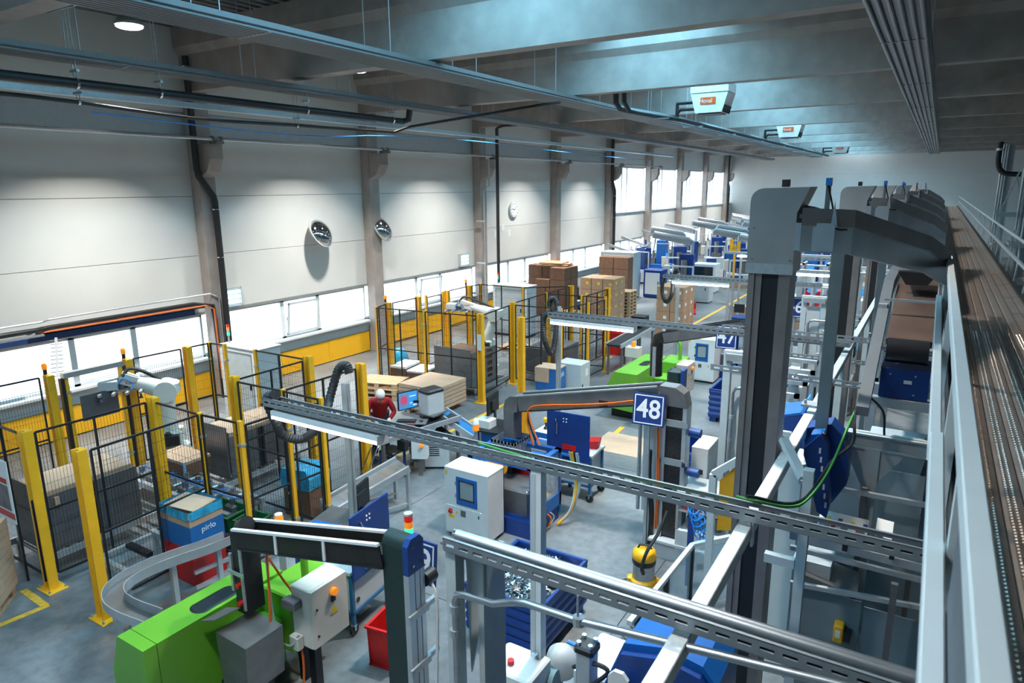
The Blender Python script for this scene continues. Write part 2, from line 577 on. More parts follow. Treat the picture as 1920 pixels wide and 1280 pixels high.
# ---------------------------------------------------------------- under the roof
def radiant(label, x0, x1, z, ya, yb, chains, m_face, ntube, name='radiant_ceiling_panel'):
    t = thing(name, label, 'ceiling panel', ((x0 + x1) / 2, ya, z), world=True)
    build('reflector', MB().prism([(x0, z + .10), (x0, z + .02), (x0 + .03, z), (x1 - .03, z), (x1, z + .02), (x1, z + .10), (x1 - .03, z + .04), (x0 + .03, z + .04)], 'y', ya, yb), m_face, t)
    for i in range(ntube):
        x = x0 + (x1 - x0) * (i + .5) / ntube
        build('tube', MB().cyl((x, ya + .05, z - .022), (x, yb - .05, z - .022), .032, 8), m_face, t, smooth=True)
    y = ya + 6
    while y < yb:
        build('joint_cover', MB().box(x0 + .02, y - .03, z - .05, x1 - .02, y + .03, z - .036), m_face, t)
        y += 6.0
    for y, top in chains:
        for x in (x0 + .08, x1 - .08):
            build('chain', MB().cyl((x, y, z + .05), (x, y, top), .009, 5), M_GALV, t)
    return t
M_RAD = mat('grey_panel_metal', (.17, .17, .175), .40, .3, var=.06)
ch = []
for a, c in zip([-1.0] + BEAM_Y[:-1], BEAM_Y): ch += [(a + 1.4, 9.9), (c - 1.4, 9.9)]
radiant('long grey ribbed radiant panel on chains, nearer of the two on the window side', -9.72, -8.92, 8.18, 1.5, 64.5, [q for q in ch if q[0] > 2], M_RAD, 8)
radiant('long grey ribbed radiant panel on chains beside the windowed wall', -13.35, -12.75, 8.05, 1.5, 64.5, [q for q in ch if q[0] > 2], M_RAD, 6)
radiant('wide grey radiant panel with six silver tubes above the catwalk', -1.20, -.43, 8.22, 2.0, 65.0, [q for q in ch if q[0] > 2], M_RAD, 6)

# high bay lamps
def bay_lamp(x, y, label):
    t = thing('high_bay_lamp', label, 'lamp', (x, y, 9.03), group='high bay lamps under the roof deck')
    build('lens', MB().lathe([(.21, -.02), (.25, .0), (.25, .03), (.1, .05)], n=20), M_TUBE, t, smooth=True)
    build('housing', MB().lathe([(.27, .03), (.27, .08), (.16, .2), (.05, .24)], n=20), M_GALV, t, smooth=True)
    build('suspension_rod', MB().cyl((0, 0, .24), (0, 0, .55 if x > -8 else .86), .012, 6), M_GALV, t)
    return t
l0 = bay_lamp(-14.3, 8.5, 'round glowing high bay lamp under the corrugated deck near the window wall')
l1 = None
for x, y in LAMPS:
    if abs(x + 14.3) < .1 and abs(y - 8.5) < .3: continue
    if x > -8 and l1 is None:  # added row, kept out of sight above the beam bottoms for its light
        l1 = bay_lamp(x, y, 'added round high bay lamp hidden between the deep concrete beams')
        l1.location.z = 9.33
        continue
    dup(l0 if x < -8 else l1, (x, y, 9.03 if x < -8 else 9.33), label='added round high bay lamp hidden between the deep concrete beams')
solo('lamp_rail', MB().box(-15.9, 7.75, 9.35, -12.6, 7.8, 9.4).cyl((-15.8, 7.78, 9.4), (-15.8, 7.78, 9.95), .01, 5).cyl((-12.7, 7.78, 9.4), (-12.7, 7.78, 9.95), .01, 5), M_GALV,
     'thin metal rail hung under the deck beside the high bay lamp', 'rail')

# heating pipes and conduits running along the left wall
def hung_pipe(name, label, cat, pts, r, m, clips=(), top=8.33, n=10):
    t = thing(name, label, cat, pts[0], world=True)
    build('pipe', MB().tube(pts, r, n), m, t, smooth=True)
    for c in clips:
        q = MB()
        for dx in (-.05, .05): q.cyl((c[0] + dx, c[1], c[2] + r), (c[0] + dx, c[1], top), .007, 5)
        q.box(c[0] - .11, c[1] - .025, c[2] + r + .10, c[0] + .11, c[1] + .025, c[2] + r + .14)
        build('hanger', q, M_GALV, t)
        build('clamp', MB().cyl((c[0], c[1] - .02, c[2]), (c[0], c[1] + .02, c[2]), r + .014, n), M_CHROME, t)
    return t
M_PIPE = mat('black_pipe_insulation', (.018, .018, .02), .5, var=.2)
zp, xp = 7.62, -12.9
hung_pipe('heating_pipe', 'thick black insulated pipe hung on rods along the left wall', 'pipe',
          [(xp, 1, zp), (xp, 14.9, zp), (xp + .05, 15.1, zp), (xp + .2, 15.15, zp + .04), (xp + .26, 15.15, zp + .3)], .085, M_PIPE, [(xp, y, zp) for y in (6.6, 8.1, 11.7, 14.7)], 9.9)
hung_pipe('water_pipe', 'thin black pipe with white clips just below the thick black one', 'pipe',
          smooth_path([(-13.3, 1, 7.38), (-13.3, 6, 7.38), (-13.3, 9, 7.26), (-13.25, 11.7, 7.3), (-13.2, 15.1, 7.35)], 4) + [Vector((-12.9, 15.4, 7.5)), Vector((-9.0, 16.6, 7.98)), Vector((-8.8, 16.7, 8.0))], .038, M_PIPE,
          [(-13.3, 6.8, 7.36), (-13.25, 11.7, 7.3)], 8.0, 8)
solo('cable_duct', MB().box(-13.72, 1, 7.50, -13.52, 40, 7.55).box(-13.72, 1, 7.55, -13.70, 40, 7.6).box(-13.54, 1, 7.55, -13.52, 40, 7.6), M_GALV, 'flat perforated cable duct beside the black wall pipes', 'cable tray')
q = MB().cyl((-16.35, 1, 7.12), (-16.35, 46, 7.12), .045, 8)
t = thing('conduit_rail', 'silver conduit pipe resting on the column corbels of the left wall', 'pipe', (-16.35, 1, 7.12), world=True)
build('pipe', q, M_GALV, t, smooth=True)
for y in BEAM_Y[1:7]:
    build('support_bracket', MB().box(-16.5, y - .12, 7.0, -16.2, y + .12, 7.075).cyl((-16.35, y - .16, 7.12), (-16.35, y - .1, 7.12), .075, 10).cyl((-16.35, y + .1, 7.12), (-16.35, y + .16, 7.12), .075, 10), M_STEEL2, t)
solo('blue_cable', MB().tube(smooth_path([(-13.3, 7, 7.2), (-13.6, 12, 7.1), (-14.2, 16, 7.35), (-14.8, 22, 7.5), (-15.2, 31, 7.4), (-15.4, 41, 7.4)], 4), .014, 5), M_CYAN, 'thin blue cable strung along the left wall below the pipes', 'cable')

# vertical drain pipes on the columns
def drain(label, y, lo):
    t = thing('drain_pipe', label, 'pipe', (-16.7, y, lo), world=True)
    x1, x2 = -16.78, -16.62
    yb = y + .22
    xc = -16.79
    build('pipe', MB().tube([(xc, y - .36, 9.15), (xc, y - .36, 6.35), (xc, y - .33, 6.18), (xc, y + .05, 5.65), (xc, y + .08, 5.5), (xc, y + .08, lo)], .085, 10), M_PIPE, t, smooth=True)
    for z in (8.9, 5.3, 4.0): build('pipe_clip', MB().cyl((xc, y + .08 if z < 6 else y - .36, z - .015), (xc, y + .08 if z < 6 else y - .36, z + .015), .098, 10), M_CHROME, t)
drain('thick black rain pipe down the first concrete column from the left', 11.7, .0)
drain('thick black rain pipe on the column left of the high windows', 38.9, .0)
drain('thick black rain pipe in the far left corner of the hall', 65.4, .0)
# straight dark pole beside the second robot cell
t = thing('vertical_conduit', 'tall thin black vertical pipe rising from the second robot cell to the roof', 'pipe', tuple(at(936, 610, z=0)), world=True)
pb = at(936, 608, z=0)
build('pipe', MB().cyl((pb.x, pb.y, 0), (pb.x, pb.y, 8.2), .07, 8), M_PIPE, t, smooth=True)
build('pipe_elbow', MB().tube([(pb.x, pb.y, 8.2), (pb.x + .3, pb.y, 8.28), (pb.x + 1.5, pb.y, 8.28)], .05, 6), M_PIPE, t)

# air heaters
M_HWHITE = mat('heater_white', (.93, .93, .92), .35)
M_HORG = mat('orange_badge', (.85, .12, .01), .5)
def heater(y, label):
    x, z = -6.25, 7.98
    t = thing('air_heater', label, 'heater', (x, y, z))
    pr = [(-.40, 0), (.40, 0), (.56, .56), (-.56, .56)]
    build('housing', MB().prism(pr, 'y', 0, .85).box(-.57, -.02, .58, .57, .87, .84), M_HWHITE, t)
    build('air_grille', MB().prism([(.405, .01), (.43, -.01), (.49, .2), (.465, .21)], 'y', .08, .78).box(-.34, .1, -.03, .34, .75, .0), M_BLACK, t)
    bd = build('badge', MB().cbox(-.02, -.012, .34, .46, .016, .20), M_HORG, t)
    text('lettering', 'Hoval', .17, facing((-.09, -.022, .335), (0, -1, 0)), M_LOGO, bd, .001)
    build('ceiling_bracket', MB().box(-.5, .05, .84, -.42, .13, 1.95).box(.42, .05, .84, .5, .13, 1.95).box(-.5, .7, .84, -.42, .78, 1.95).box(.42, .7, .84, .5, .78, 1.95), M_GALV, t)
    p1 = [(-.50, .5, .35), (-1.15, .5, .35), (-1.25, .5, .28), (-1.25, .5, .02)]
    build('supply_pipe', MB().tube([(q_[0] + .12 if i > 1 else q_[0], q_[1], q_[2] + .03) for i, q_ in enumerate(p1)], .055, 8), M_PIPE, t, smooth=True)
    p2 = [(-.50, .3, .16), (-.95, .3, .16), (-1.05, .3, .08), (-1.05, .3, -.1)]
    build('return_pipe', MB().tube(p2, .055, 8), M_PIPE, t, smooth=True)
    return t
heater(21.4, 'white air heater with orange badge, nearest of the three under the roof')
heater(34.2, 'white air heater with orange badge, middle of the three under the roof')
heater(53.0, 'white air heater with orange badge, farthest of the three under the roof')
t = thing('heating_main', 'pair of black insulated pipes running under the beams to the air heaters', 'pipe', (-7.4, 16.5, 7.92), world=True)
build('pipe', MB().tube([(-8.0, 18.45, 9.2), (-8.0, 18.5, 8.1), (-7.98, 18.7, 7.98), (-7.9, 19.1, 7.95), (-7.45, 22, 7.93), (-7.4, 34.5, 7.93), (-7.3, 54, 7.93)], .085, 10), M_PIPE, t, smooth=True)
build('pipe', MB().tube([(-7.75, 18.45, 9.2), (-7.75, 18.5, 8.1), (-7.73, 18.8, 7.9), (-7.65, 19.3, 7.88), (-7.25, 22, 7.86), (-7.2, 34.5, 7.86), (-7.1, 54, 7.86)], .07, 10), M_PIPE, t, smooth=True)
for y in (20.2, 23.6, 28, 33, 38, 44, 50):
    build('hanger', MB().cyl((-7.62, y, 7.9), (-7.62, y, 9.9), .008, 5).cyl((-7.3, y, 7.9), (-7.3, y, 9.9), .008, 5).box(-7.72, y - .02, 7.76, -7.05, y + .02, 7.79), M_GALV, t)

# things on the left wall
def wall_mirror(px, py, label, yoff=0):
    c = at(px, py, x=WX + .28)
    t = thing('convex_mirror', label, 'mirror', (WX, c.y, c.z))
    t.scale = (1.15, 1.18, 1.18)
    M = Matrix.Rotation(math.radians(62), 4, 'Y') @ Matrix.Rotation(math.radians(-12), 4, 'X')
    prof = [(.44 * math.sin(a), -.10 + .22 * (math.cos(a) - .55)) for a in [1.0 * i / 7 for i in range(7, 0, -1)]]
    M2 = Matrix.Translation((.30, 0, 0)) @ M
    build('mirror_dome', MB().lathe([(.40, -.02), (.385, .03), (.35, .075), (.28, .12), (.18, .15), (.07, .165), (.01, .167)], n=28, M=M2), M_CHROME, t, smooth=True)
    build('rim', MB().lathe([(.40, -.05), (.425, -.045), (.425, -.01), (.40, -.005)], n=28, M=M2), M_LGREY, t, smooth=True)
    build('bracket', MB().bar((0, 0, 0), (.26, 0, -.02), .04, .04).box(-.01, -.08, -.1, .015, .08, .1), M_GALV, t)
wall_mirror(600, 436, 'round convex mirror on a bracket in the middle of the wall panel')
wall_mirror(716, 428, 'round convex mirror fixed to the concrete column')
c = at(963, 393, x=WX + .06)
t = thing('wall_clock', 'round white wall clock on the left wall between two columns', 'clock', (WX, c.y, c.z))
RY = Matrix.Rotation(PI / 2, 4, 'Y')
build('case', MB().lathe([(.36, 0), (.38, .03), (.38, .10), (.34, .12)], n=28, M=RY), M_LGREY, t, smooth=True)
build('dial', MB().lathe([(.33, .1), (.33, .122)], n=28, M=RY), M_PAPER, t)
q = MB()
for i in range(12):
    a = i * PI / 6
    q.cbox(.125, .28 * math.sin(a), .28 * math.cos(a), .006, .03, .05, rx=-a)
build('hour_marks', q, M_BLACK, t, kind='stuff')
build('hands', MB().cbox(.130, .055, .07, .006, .022, .18, rx=-.67).cbox(.134, -.10, .02, .006, .018, .22, rx=1.35), M_BLACK, t)
def wall_lamp(px, py, label):
    c = at(px, py, x=WX + .15)
    t = thing('wall_floodlight', label, 'lamp', (WX, c.y, c.z))
    build('housing', MB().box(0, -.30, -.26, .10, .30, .26).box(.10, -.32, -.28, .15, -.28, .28).box(.10, .28, -.28, .15, .32, .28).box(.1, -.3, .24, .15, .3, .28).box(.1, -.3, -.28, .15, .3, -.24), M_LGREY, t)
    for z in (-.15, 0, .15): build('lamp_tube', MB().cbox(.135, 0, z, .05, .5, .07), mat('wall_lamp_tube', (1, 1, 1), .4, emit=(.6, .85, 1), estr=3), t)
wall_lamp(437, 557, 'grey wall lamp with three glowing tubes right of the first column')
wall_lamp(872, 487, 'grey wall lamp with three glowing tubes under the clock wall')
# conduit and tray following the wall above the first window strip
t = thing('wall_cable_run', 'cable tray with black and orange cables above the leftmost window', 'cable tray', (WX, 6.0, 2.6), world=True)
build('tray', MB().box(WX + .02, 7.0, 2.66, WX + .42, 11.2, 2.69).box(WX + .40, 7.0, 2.66, WX + .42, 11.2, 2.76).box(-16.9, 3.6, 2.66, -16.7, 7.1, 2.70), M_GALV, t)
build('cable_bundle', MB().tube([(-16.75, 3.6, 2.8), (-16.78, 7.0, 2.8), (-16.92, 7.3, 2.79), (-16.92, 10.9, 2.8), (-16.9, 11.45, 2.7), (-16.88, 11.5, 1.2), (-16.88, 11.5, .05)], .06, 8), M_BLACK, t, smooth=True)
build('orange_cable', MB().tube([(-16.83, 7.05, 2.72), (-16.83, 11.2, 2.73), (-16.8, 11.42, 2.6), (-16.8, 11.45, .6)], .022, 6), M_ORNG, t)
build('steel_conduit', MB().tube([(-16.7, 3.6, 2.98), (-16.72, 7.1, 2.98), (-16.9, 7.3, 2.98), (-16.9, 11.4, 3.02), (-16.86, 11.65, 2.9), (-16.86, 11.65, .05)], .024, 6), M_GALV, t)
t = thing('drop_ladder_tray', 'perforated tray dropping from the wall run to the yellow post', 'cable tray', (-14.6, 6.2, 1.9), world=True)
build('rail', MB().bar((-16.2, 7.1, 2.66), (-13.95, 6.0, 1.98), .05, .05), M_GALV, t)
q = MB()
for i in range(14):
    f = (i + .5) / 14
    q.bar(Vector((-16.2, 7.1, 2.66)).lerp(Vector((-13.95, 6.0, 1.98)), f) + Vector((-.05, -.1, 0)), Vector((-16.2, 7.1, 2.66)).lerp(Vector((-13.95, 6.0, 1.98)), f) + Vector((.05, .1, 0)), .03, .015)
build('rung', q, M_GALV, t, kind='stuff')
# orange emergency cabinet on a column
c = at(1040, 494, x=-16.85)
t = thing('emergency_box', 'orange emergency box hung on a column behind the brown boxes', 'box', (-16.88, c.y, c.z))
build('body', MB().box(-.04, -.26, -.22, .12, .26, .22), M_HORG, t)
build('latch', MB().box(.12, -.05, -.05, .14, .05, .05), M_BLACK, t)
for i, (px, py) in enumerate(((943, 427), (955, 436), (930, 438))):
    c = at(px, py, x=WX + .01)
    solo('notice_sheet', MB().box(WX, c.y - .12, c.z - .16, WX + .008, c.y + .12, c.z + .16), M_PAPER, ('white notice sheet on the wall directly under the clock', 'white notice sheet right of the one under the clock', 'white notice sheet left of the one under the clock')[i], 'sign', 'notices under the clock')
t = thing('cable_conduit', 'slim grey conduit dropping from the third column corbel beside the clock', 'pipe', (-16.6, 24.5, 2), world=True)
build('pipe', MB().tube([(-16.4, 24.68, 7.06), (-16.4, 24.68, 5.9), (-16.5, 24.55, 5.85), (-16.55, 24.5, 5.7), (-16.55, 24.5, .2)], .035, 6), M_GALV, t)
build('clip', MB().box(-16.95, 24.46, 4.4, -16.5, 24.54, 4.46).box(-16.95, 24.46, 2.6, -16.5, 24.54, 2.66), M_GALV, t)
# ---------------------------------------------------------------- robot cells
M_ROB = mat('robot_ivory', (.70, .70, .63), .4, var=.04, scale=2)
M_WIRE = mat('fence_wire', (.02, .022, .025), .5)
FZ = 2.42
def guard_post(x, y, label, z=2.5, rz=0.0, extra=None):
    """yellow folded sheet channel on a bolted foot plate"""
    t = thing('guard_post', label, 'post', (x, y, 0), rz)
    w_, d = .17, .13
    pr = [(-w_ / 2, -d / 2), (-w_ / 2 + .035, -d / 2), (-w_ / 2 + .05, -d / 2 + .055), (w_ / 2 - .05, -d / 2 + .055), (w_ / 2 - .035, -d / 2), (w_ / 2, -d / 2), (w_ / 2, d / 2), (-w_ / 2, d / 2)]
    build('upright', MB().prism(pr, 'z', .02, z), M_YEL, t)
    build('foot_plate', MB().bbox(-.19, -.13, 0, .19, .15, .02, .006), M_YEL, t)
    for dx, dy in ((-.15, -.10), (.15, -.10), (-.15, .12), (.15, .12)):
        build('bolt', MB().cyl((dx, dy, .02), (dx, dy, .055), .016, 6), M_GALV, t)
    if extra == 'strip': build('sensor_strip', MB().box(-.012, -.075, .15, .012, -.005, 1.45), M_BLACK, t)
    if extra == 'cap': build('stiffener', MB().box(-.045, -.02, z - .28, .045, .0, z - .02), M_YEL, t)
    if extra == 'sheet': build('notice', MB().box(-.07, -.07, 1.5, .07, -.066, 1.95), M_PAPER, t)
    if extra == 'beacon':
        q = build('beacon', MB().cyl((-.11, 0, z - .06), (-.11, 0, z + .10), .035, 10), M_BLACK, t)
        build('beacon_lens', MB().lathe([(.045, z + .10), (.05, z + .17), (.035, z + .21)], (-.11, 0, 0), 12), M_ORNL, q, smooth=True)
    return t
def fence(label, runs, posts, gate=()):
    """runs: list of polylines; each stretch is one mesh panel in a black frame; posts: thin yellow posts"""
    p0 = runs[0][0]
    t = thing('safety_fence', label, 'fence', (p0[0], p0[1], 0), world=True)
    def panel(a, c, za, zb, name='panel'):
        a, c = Vector((*a, 0)), Vector((*c, 0))
        L = (c - a).length
        d = (c - a) / L
        fr = MB()
        o1, o2 = a + d * .04, c - d * .04
        for z in (za, zb, za + (zb - za) * .46): fr.bar(o1 + Vector((0, 0, z)), o2 + Vector((0, 0, z)), .026, .03)
        for o in (o1, o2): fr.bar(o + Vector((0, 0, za)), o + Vector((0, 0, zb)), .03, .026, up=(d.x, d.y, 0))
        if L > 1.5:
            md = (o1 + o2) / 2
            fr.bar(md + Vector((0, 0, za)), md + Vector((0, 0, zb)), .04, .026, up=(d.x, d.y, 0))
        f = build(name, fr, M_BLACK, t)
        wr = MB()
        n = max(2, int(L / .05))
        r = .0022
        nx = Vector((-d.y, d.x, 0)) * r
        for i in range(1, n):
            p = o1.lerp(o2, i / n)
            wr.quad(*[p + d * (s1 * r) + Vector((0, 0, z)) for s1, z in ((-1, za), (1, za), (1, zb), (-1, zb))])
            wr.quad(*[p + nx * s1 + Vector((0, 0, z)) for s1, z in ((-1, za), (1, za), (1, zb), (-1, zb))])
        k = int((zb - za) / .19)
        for i in range(1, k):
            z = za + (zb - za) * i / k
            wr.quad(o1 + Vector((0, 0, z - r)), o2 + Vector((0, 0, z - r)), o2 + Vector((0, 0, z + r)), o1 + Vector((0, 0, z + r)))
        build('wire_mesh', wr, M_WIRE, f, kind='stuff')
    for run in runs:
        for a, c in zip(run, run[1:]): panel(a, c, .18, FZ)
    for a, c in gate: panel(a, c, .14, FZ - .05, 'gate_leaf')
    for x, y in posts:
        p = build('post', MB().box(x - .032, y - .032, 0, x + .032, y + .032, FZ + .03).box(x - .07, y - .07, 0, x + .07, y + .07, .012), M_YEL, t)
        for z in (2.05, .5): build('clip', MB().box(x - .045, y - .045, z, x + .045, y + .045, z + .04), M_GALV, p)
    return t

A, B_, C_ = (-10.7, 4.1), (-9.27, 4.12), (-10.64, 5.95)
G, H, I_ = (-10.6, 7.45), (-10.6, 9.2), (-9.24, 9.3)
D, E_, F_ = (-13.87, 5.85), (-13.82, 7.3), (-13.78, 8.6)
guard_post(*A, 'yellow guard post with a black sensor strip, nearest the brown board stack', 2.5, 0, 'strip')
guard_post(*B_, 'yellow guard post standing nearest the curved chute of the green press', 2.5, 0, 'cap')
guard_post(*C_, 'yellow guard post at the mesh corner right in front of the first robot', 2.5, 0, 'cap')
guard_post(*G, 'yellow guard post at the near corner of the mesh bay around the grey board stack', 2.5)
guard_post(*H, 'yellow guard post at the corner of mesh in front of the yellow wall boards', 2.5, 0, 'cap')
guard_post(*I_, 'yellow guard post just left of the person in red', 2.5)
guard_post(*D, 'yellow guard post with amber beacon under the hanging ladder tray', 2.45, 0, 'beacon')
guard_post(*E_, 'yellow guard post with amber beacon behind the robot gripper', 2.45, 0, 'beacon')
guard_post(*F_, 'yellow guard post behind the first robot elbow, beside the window', 2.45)
fence('black mesh safety fence on thin yellow posts around the first robot cell',
      [[(-13.9, 4.1), (-12.3, 4.1), A], [(-10.75, 4.2), (-10.72, 5.9)], [(-9.33, 4.25), (-9.4, 5.95)], [C_, (-9.4, 5.95), (-8.53, 6.0)], [G, (-10.62, 9.1)], [(-10.5, 7.42), (-9.3, 7.45), (-8.35, 7.42)],
       [(-9.3, 7.5), (-9.25, 9.2)], [(-12.3, 9.2), (-10.7, 9.2)], [(-13.95, 4.2), (-13.93, 5.75)], [(-13.85, 7.4), (-13.8, 8.5)], [(-13.8, 8.65), (-13.78, 9.15), (-13.3, 9.2)]],
      [(-9.4, 5.95), (-8.53, 6.02), (-9.3, 7.47), (-8.35, 7.45), (-12.3, 4.1), (-13.78, 9.15), (-13.3, 9.2), (-12.25, 9.2), (-13.75, 6.08), (-13.72, 7.08), (-8.47, 6.85)],
      [((-8.5, 6.05), (-8.47, 6.82)), ((-8.42, 6.88), (-8.36, 7.4))])
t = thing('light_gate', 'steel crossbar with a grey plate framing the rear gate of the first cell', 'gate', (-13.75, 6.6, 0), world=True)
build('crossbar', MB().box(-13.82, 6.02, 2.36, -13.68, 7.14, 2.46), M_GALV, t)
build('grey_plate', MB().box(-13.70, 6.25, 1.45, -13.67, 6.95, 1.95), mat('dark_grey_sheet', (.09, .09, .10), .6), t)
build('gate_post', MB().box(-13.80, 5.97, 0, -13.70, 6.03, 2.36), M_BLACK, t)
build('gate_post', MB().box(-13.80, 7.13, 0, -13.70, 7.19, 2.36), M_BLACK, t)

# second cell
guard_post(-13.9, 15.3, 'yellow guard post with amber beacon at the near window corner of the second cell', 2.45, 0, 'beacon')
guard_post(-13.85, 16.65, 'yellow guard post in the window row of the second cell, second from the beacon', 2.45)
guard_post(-13.8, 18.1, 'yellow guard post behind the second robot gripper in the window row', 2.45)
guard_post(-13.9, 19.5, 'yellow guard post with amber beacon in front of the grey door cabinet', 2.45, 0, 'beacon')
guard_post(-10.22, 14.85, 'yellow guard post with a white notice beside the brown board pile', 2.5, 0, 'sheet')
guard_post(-10.45, 16.9, 'yellow guard post right of the second robot, its rear corner', 2.5)
guard_post(-9.02, 15.0, 'yellow guard post in front of the blue printed carton', 2.5, 0, 'cap')
guard_post(-8.9, 16.9, 'yellow guard post behind the dark suction hose of the second cell', 2.45)
guard_post(-10.7, 21.2, 'yellow guard post at the far corner of the second cell by the boxes', 2.45)
guard_post(-9.35, 21.3, 'yellow guard post in front of the tall carton tower', 2.45)
guard_post(-7.35, 12.35, 'short yellow guard post by the perforated steel bin', 1.15)
fence('black mesh safety fence on thin yellow posts around the second robot cell',
      [[(-13.72, 14.55), (-12.05, 14.72), (-10.35, 14.9)], [(-13.72, 14.65), (-13.9, 15.2)], [(-13.85, 15.4), (-13.82, 16.55)], [(-13.85, 18.2), (-13.9, 19.4)], [(-13.85, 19.6), (-13.8, 20.1), (-12.0, 20.1), (-10.8, 21.1)],
       [(-10.5, 16.8), (-10.3, 15.0)], [(-10.4, 16.9), (-8.95, 17.0)], [(-9.0, 15.1), (-8.9, 16.8)], [(-10.6, 17.0), (-10.7, 19.4), (-10.7, 21.1)], [(-10.6, 19.3), (-9.4, 19.4), (-8.6, 19.5)], [(-8.85, 17.0), (-8.65, 18.2)], [(-9.3, 19.5), (-9.3, 21.2)]],
      [(-13.72, 14.57), (-12.05, 14.72), (-13.8, 16.98), (-13.78, 17.85), (-13.8, 20.1), (-12.0, 20.1), (-10.7, 19.4), (-9.4, 19.4), (-8.62, 19.5), (-8.62, 18.25), (-9.3, 17.05)],
      [((-8.62, 18.3), (-8.6, 19.4)), ((-13.8, 17.0), (-13.78, 17.8))])

# robots: base, turning column, lower arm, forearm, wrist, gripper
def robot(label, base, turn, wr, ex=-.3):
    t = thing('robot', label, 'robot', base, turn)
    # local: arm reaches along +x
    build('base', MB().box(-.32, -.32, 0, .32, .32, .05).lathe([(.30, .05), (.30, .3), (.26, .34), (.26, .42)], n=20), M_ROB, t, smooth=True)
    build('turntable', MB().lathe([(.27, .42), (.33, .46), (.33, .60), (.22, .66)], n=20).bbox(-.22, -.26, .55, .25, -.10, .95, .03).bbox(-.22, .10, .55, .25, .26, .95, .03), M_ROB, t, smooth=True)
    build('shoulder_motor', MB().cyl((.04, -.34, .82), (.04, .34, .82), .14, 16).box(-.18, .27, .72, .12, .42, .92), M_BLACK, t, smooth=True)
    e = Vector((ex, 0, 1.80))
    s = Vector((.04, 0, .82))
    la = MB()
    for y in (-.0,):
        d = (e - s).normalized()
        la.tube([s - d * .12, s + d * .1, s.lerp(e, .5), e - d * .1, e + d * .1], [.15, .19, .15, .16, .13], 12)
    build('lower_arm', la, M_ROB, t, smooth=True)
    build('elbow', MB().cyl(e + Vector((0, -.2, 0)), e + Vector((0, .2, 0)), .22, 18).bbox(e.x - .26, -.16, e.z - .05, e.x + .12, .16, e.z + .20, .05), M_ROB, t, smooth=True)
    w = Vector(wr)
    d = (w - e).normalized()
    fa = build('forearm', MB().tube([e + d * .1, e + d * .35, e + d * .55, w - d * .42], [.20, .18, .14, .11], 14), M_ROB, t, smooth=True)
    hd = build('wrist_housing', MB().bar(w - d * .50, w + d * .05, .20, .22), M_ROB, t)
    sd = Vector((0, 0, 1)).cross(d).normalized()
    for sg in (-1, 1):
        text('lettering', 'Kawasaki', .085, facing(w - d * .22 + sd * (sg * .102), sd * sg), mat('red_print', (.6, .03, .02), .5), hd, .001)
    build('cable_loom', MB().tube(smooth_path([e + Vector((.05, 0, .2)), w - d * .45 + Vector((0, 0, .26)), w - d * .15 + Vector((0, 0, .24)), w + d * .0 + Vector((0, .1, .05))], 5), .035, 8), M_BLACK, t, smooth=True)
    g = w + d * .04
    build('flange', MB().cyl(g, g + Vector((0, 0, -.24)), .075, 12), M_STEEL2, t, smooth=True)
    z = g.z - .26
    q = MB().box(g.x - .42, g.y - .05, z - .03, g.x + .42, g.y + .05, z + .03)
    for dx in (-.36, -.12, .12, .36): q.box(g.x + dx - .025, g.y - .36, z - .03, g.x + dx + .025, g.y + .36, z + .02)
    gr = build('gripper_frame', q, M_GALV, t)
    for dx in (-.36, .36):
        for dy in (-.32, .32):
            build('suction_cup', MB().lathe([(.02, 0), (.02, -.06), (.05, -.10)], (g.x + dx, g.y + dy, z - .02), 10), M_RUB, gr, smooth=True)
    build('valve_box', MB().bbox(g.x + .06, g.y - .16, z + .04, g.x + .40, g.y + .16, z + .22, .01), M_LGREY, gr)
    for k in range(5):
        build('air_hose', MB().tube(smooth_path([(g.x + .06, g.y - .15 + .07 * k, z + .12), (g.x - .05, g.y - .18 + .08 * k, z + .26), (g.x - .2, g.y - .12 + .06 * k, z + .14), (g.x - .3 + .03 * k, g.y - .3 + .12 * k, z + .03)], 4), .012, 5), M_CYAN, gr)
    return t
robot('ivory robot arm with a suction gripper inside the first mesh cell', (-13.15, 7.65, 0), math.radians(-128), (.74, 0, 2.14), .0)
robot('ivory robot arm with a suction gripper inside the second mesh cell', (-12.2, 18.1, 0), math.radians(-165), (.92, 0, 2.14))

